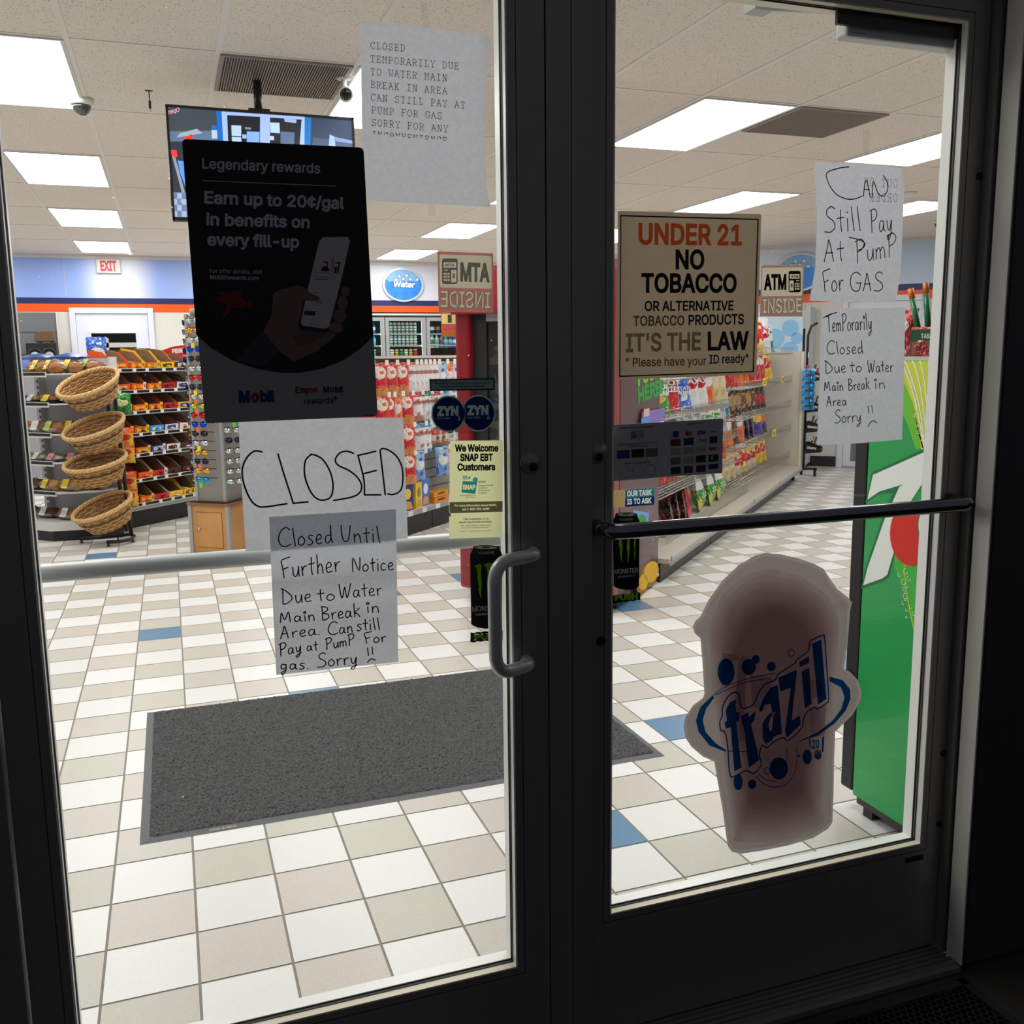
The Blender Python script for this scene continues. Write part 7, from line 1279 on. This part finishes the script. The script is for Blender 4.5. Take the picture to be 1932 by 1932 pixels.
for i, (u, v, dz, tl) in enumerate(((166, 724, 0, .36), (177, 806, 0, .32), (180, 871, 0, .20), (193, 957, 0, .36))):
    o = basket() if i == 0 else copy_tree(B0); B0 = B0 or o; p = aty(u, v, 6.30+.012*i); o.rotation_euler = Euler(((.46, .36, .30, .30)[i], -tl, .10)); o.location = p-o.rotation_euler.to_matrix() @ Vector((0, 0, .165)); tag(o, 'round tan wicker basket, %s on the black stand' % ['topmost', 'second from the top', 'third from the top', 'lowest'][i], 'basket', 'wicker baskets on the black stand')
    f = MB(); e = o.rotation_euler.to_matrix(); f.tube([o.location+e @ Vector((.232*.90*math.cos(w), .172*.90*math.sin(w), .108))-o0 for w in [2*math.pi*k/40 for k in range(40)]], .0042, m_tub, 6, closed=True)
    f.tube([o.location+e @ Vector((.205, .06, .11))-o0, Vector((-.375-.02*(i < 2), 6.43, p.z-.05))-o0], .006, m_tub, 6); f.build('basket_hoop', parent=st)
for i, (c, n) in enumerate((((.93, .85, .25), 'yellow'), ((.75, .82, .25), 'lime'))):
    u, v = ((168, 731), (205, 798))[i]; f = MB(); vs, fs = pillow(.11, .08, .03, i, 5, 5); f.add([(x, z-.04, y) for x, y, z in vs], fs, mat('packet_'+n, c, .4), True); o = f.build('snack_packet'); o.location = aty(u, v+6, 6.34); o.location.z -= .045; o.rotation_euler = (.1, -.3, .4); tag(o, '%s packet lying in the %s basket' % (n, ['topmost', 'second'][i]), 'packet', 'packets in the baskets')
# ---- sunglasses tower
SX, SY = .315, 5.735; sg = thing('sunglasses_tower', 'sunglasses tower on a light wood base with a small door', 'display stand', (SX, SY, 0)); TH = math.radians(-37); RZ = Matrix.Rotation(TH, 4, 'Z'); w2 = .158
# local -y face looks to the left front, +x... corner faces the doors
m_wd = mat('wood_light', (.80, .58, .34), .45, noise=.10, nscale=7); m_gst = mat('corner_grey', (.66, .67, .68), .4, .3); m_tp = mat('tower_panel', (.58, .56, .54), .45); m_top = mat('plinth_dark', (.16, .12, .10), .5)
def sgb(f, name, parent=None, bevel=0): o = f.build(name, parent=parent or sg, bevel=bevel); 
f = MB(); f.box((-w2, -w2, .012), (w2, w2, .375), m_wd, X=RZ); sgb(f, 'base_cabinet')
f = MB(); f.box((-w2-.012, -w2-.012, 0), (w2+.012, w2+.012, .012), m_top, X=RZ); sgb(f, 'base_board'); f = MB(); f.box((-w2-.02, -w2-.02, .375), (w2+.02, w2+.02, .390), mat('plinth_wood', (.55, .36, .24), .5), X=RZ); f.box((-w2+.0, -w2+.0, .390), (w2-.0, w2-.0, .400), m_top, X=RZ); sgb(f, 'top_board')
for a, b in ((-1, -1), (1, -1), (1, 1), (-1, 1)):
    f = MB(); f.box((a*w2-.014, b*w2-.014, .012), (a*w2+.014, b*w2+.014, .374), m_gst, X=RZ); f.build('corner_post', parent=sg)
f = MB(); f.box((-.105, -w2-.003, .06), (.105, -w2, .32), m_wd, X=RZ); f.box((-.108, -w2-.0012, .057), (.108, -w2+.001, .323), m_top, X=RZ); d_ = f.build('cabinet_door', parent=sg); f = MB(); f.lathe([(.006, 0), (.011, .012), (.010, .02), (0, .022)], m_chr, 12, X=RZ @ Matrix.Translation((-.085, -w2-.003, .2)) @ Matrix.Rotation(math.pi/2, 4, 'X')); f.build('knob', parent=d_)
t2 = .118; TOP = 1.74
f = MB(); f.box((-t2, -t2, .40), (t2, t2, TOP), m_tp, X=RZ); sgb(f, 'panel_core')
for a, b in ((-1, -1), (1, -1), (1, 1), (-1, 1)): f = MB(); f.box((a*t2-.011, b*t2-.011, .40), (a*t2+.011, b*t2+.011, TOP+.01), m_gst, X=RZ); f.build('panel_post', parent=sg)
f = MB(); f.lathe([(.14, 0), (.14, .05), (0, .06)], m_tp, 20, c=(0, 0, TOP)); sgb(f, 'cap')
m_frm = mat('frame_black', (.03, .03, .035), .25)
_sgl = {}
def shades(c, tg):
    key = (c, tg)
    if key in _sgl: return copy_tree(_sgl[key])
    m = mat('lens_'+hexs(c), c, .08, .85); o = bpy.data.objects.new('sunglasses', None); COL.objects.link(o)
    for s in (-1, 1):
        f = MB(); f.add([(s*.034+.029*math.cos(k*.5236)*(1 if r else 0)*r, -.012-.012*(1-r*r)+.25*abs(.029*r*math.cos(k*.5236)+s*.034)*.35, .021*r*math.sin(k*.5236)) for r in (1, .6, .01) for k in range(12)], [(j*12+k, j*12+(k+1) % 12, (j+1)*12+(k+1) % 12, (j+1)*12+k) for j in range(2) for k in range(12)], m, True); f.build('lens', parent=o)
        f = MB(); f.tube([(s*.062, -.006, .012), (s*.066, .03, .012), (s*.064, .075, .004)], .003, m_frm, 5); f.build('temple', parent=o)
    f = MB(); f.tube([(-.064, -.008, .015), (-.034, -.014, .022), (0, -.017, .016), (.034, -.014, .022), (.064, -.008, .015)], .003, m_frm, 5); f.build('brow_bar', parent=o)
    if tg: f = MB(); f.box((-.012, -.03, -.055), (.014, -.029, -.02), mat('tag_'+hexs(tg), tg, .5)); f.build('price_tag', parent=o)
    _sgl[key] = o; return o
SV, KB, CYN, AMB, LIM, PRP, SMK, RDD = (.80, .82, .83), (.10, .25, .80), (.10, .65, .85), (.95, .65, .10), (.75, .85, .15), (.35, .25, .75), (.20, .20, .22), (.80, .12, .12); TO, TY2, TG = (.98, .45, .2), (.97, .88, .1), (.35, .9, .2)
LN = {SV: 'silver', KB: 'blue', CYN: 'cyan', AMB: 'amber', LIM: 'lime', PRP: 'violet', SMK: 'smoke', RDD: 'red'}
LEFT = [(SV, None), (AMB, None), (SV, TY2), (KB, None), (SMK, None), (SV, None), (RDD, None), (SMK, TY2), (SV, TO), (LIM, TO), (RDD, None), (KB, TO), (SMK, None), (SV, TY2), (AMB, None), (SMK, TO), (AMB, None), (CYN, TG)]
OUT_ = [(PRP, None), (SV, None), (SV, None), (PRP, None), (KB, TY2), (SV, None), (SV, None), (KB, TY2), (RDD, None), (PRP, None), (SV, None), (SV, TY2), (AMB, None), (KB, None), (RDD, None), (SV, TY2), (PRP, None), (AMB, None)]
RIGHT = [(SV, None)]*7+[(SV, TG), (SV, None), (SMK, None), (SV, None), (SV, None), (SV, None), (SV, None)]
for face, rot, lst, z0, dz, xo in (('left', 0, LEFT, 1.70, .0665, .0), ('outer left', -math.pi/2, OUT_, 1.69, .0665, .04), ('right', math.pi/2, RIGHT, 1.52, .075, -.055)):
    for i, (c, tg) in enumerate(lst):
        z = z0-dz*i
        o = shades(c, tg); X = RZ @ Matrix.Rotation(rot, 4, 'Z'); p = X @ Vector((xo, -t2-(.085 if face == 'left' else .05), z)); o.location = (SX+p.x, SY+p.y, p.z); o.rotation_euler = (0, 0, TH+rot+rk.uniform(-.12, .12)-(.55 if face == 'right' else 0)); tag(o, '%s mirrored sunglasses, %s from the top on the %s face of the tower' % (LN[c], ORD[i], face), 'sunglasses', 'sunglasses on the tower')
# ---- coffee corner goods by the back wall
o = thing('service_counter', 'grey counter under the shuttered opening at far left', 'counter', (-1.75, 11.6, 0)); f = MB(); f.box((-.75, -.2, 0), (.46, .24, 1.34), m_grp); f.build('cabinet', parent=o); f = MB(); f.box((-.76, -.22, 1.34), (.47, .24, 1.38), m_ss); f.build('top', parent=o)
o = thing('cup_dispenser', 'black dispenser with two round cup openings in the far left corner', 'dispenser', (-1.43, 11.5, 1.38)); f = MB(); f.box((-.18, -.05, 0), (.16, .2, .275), m_inn); f.build('case', parent=o, bevel=.006)
for s, c in ((-.085, (.60, .75, .70)), (.075, (.62, .62, .64))):
    f = MB(); f.lathe([(.078, 0), (.078, .02), (.066, .022), (.066, .004)], mat('rim_dark', (.2, .2, .2), .4), 24, X=Matrix.Translation((s, -.05, .14)) @ Matrix.Rotation(math.pi/2, 4, 'X')); h_ = f.build('cup_ring', parent=o); f = MB(); f.lathe([(.058, 0), (.05, .035), (.03, .045), (0, .046)], mat('cup_'+hexs(c), c, .4), 20, X=Matrix.Translation((s, -.05, .115)) @ Matrix.Rotation(math.pi/2, 4, 'X')); f.build('cup', parent=h_)
o = thing('wooden_box', 'brown wooden box standing on the black cup dispenser', 'box', (-1.40, 11.6, 1.655)); f = MB(); f.box((-.11, -.08, .02), (.11, .08, .145), mat('box_brown', (.42, .31, .21), .6, noise=.15, nscale=20)); f.build('body', parent=o, bevel=.008)
for s in (-.07, .07): f = MB(); f.box((s-.02, -.06, 0), (s+.02, .06, .02), MATS['box_brown']); f.build('foot', parent=o)
bpy.context.view_layer.update()
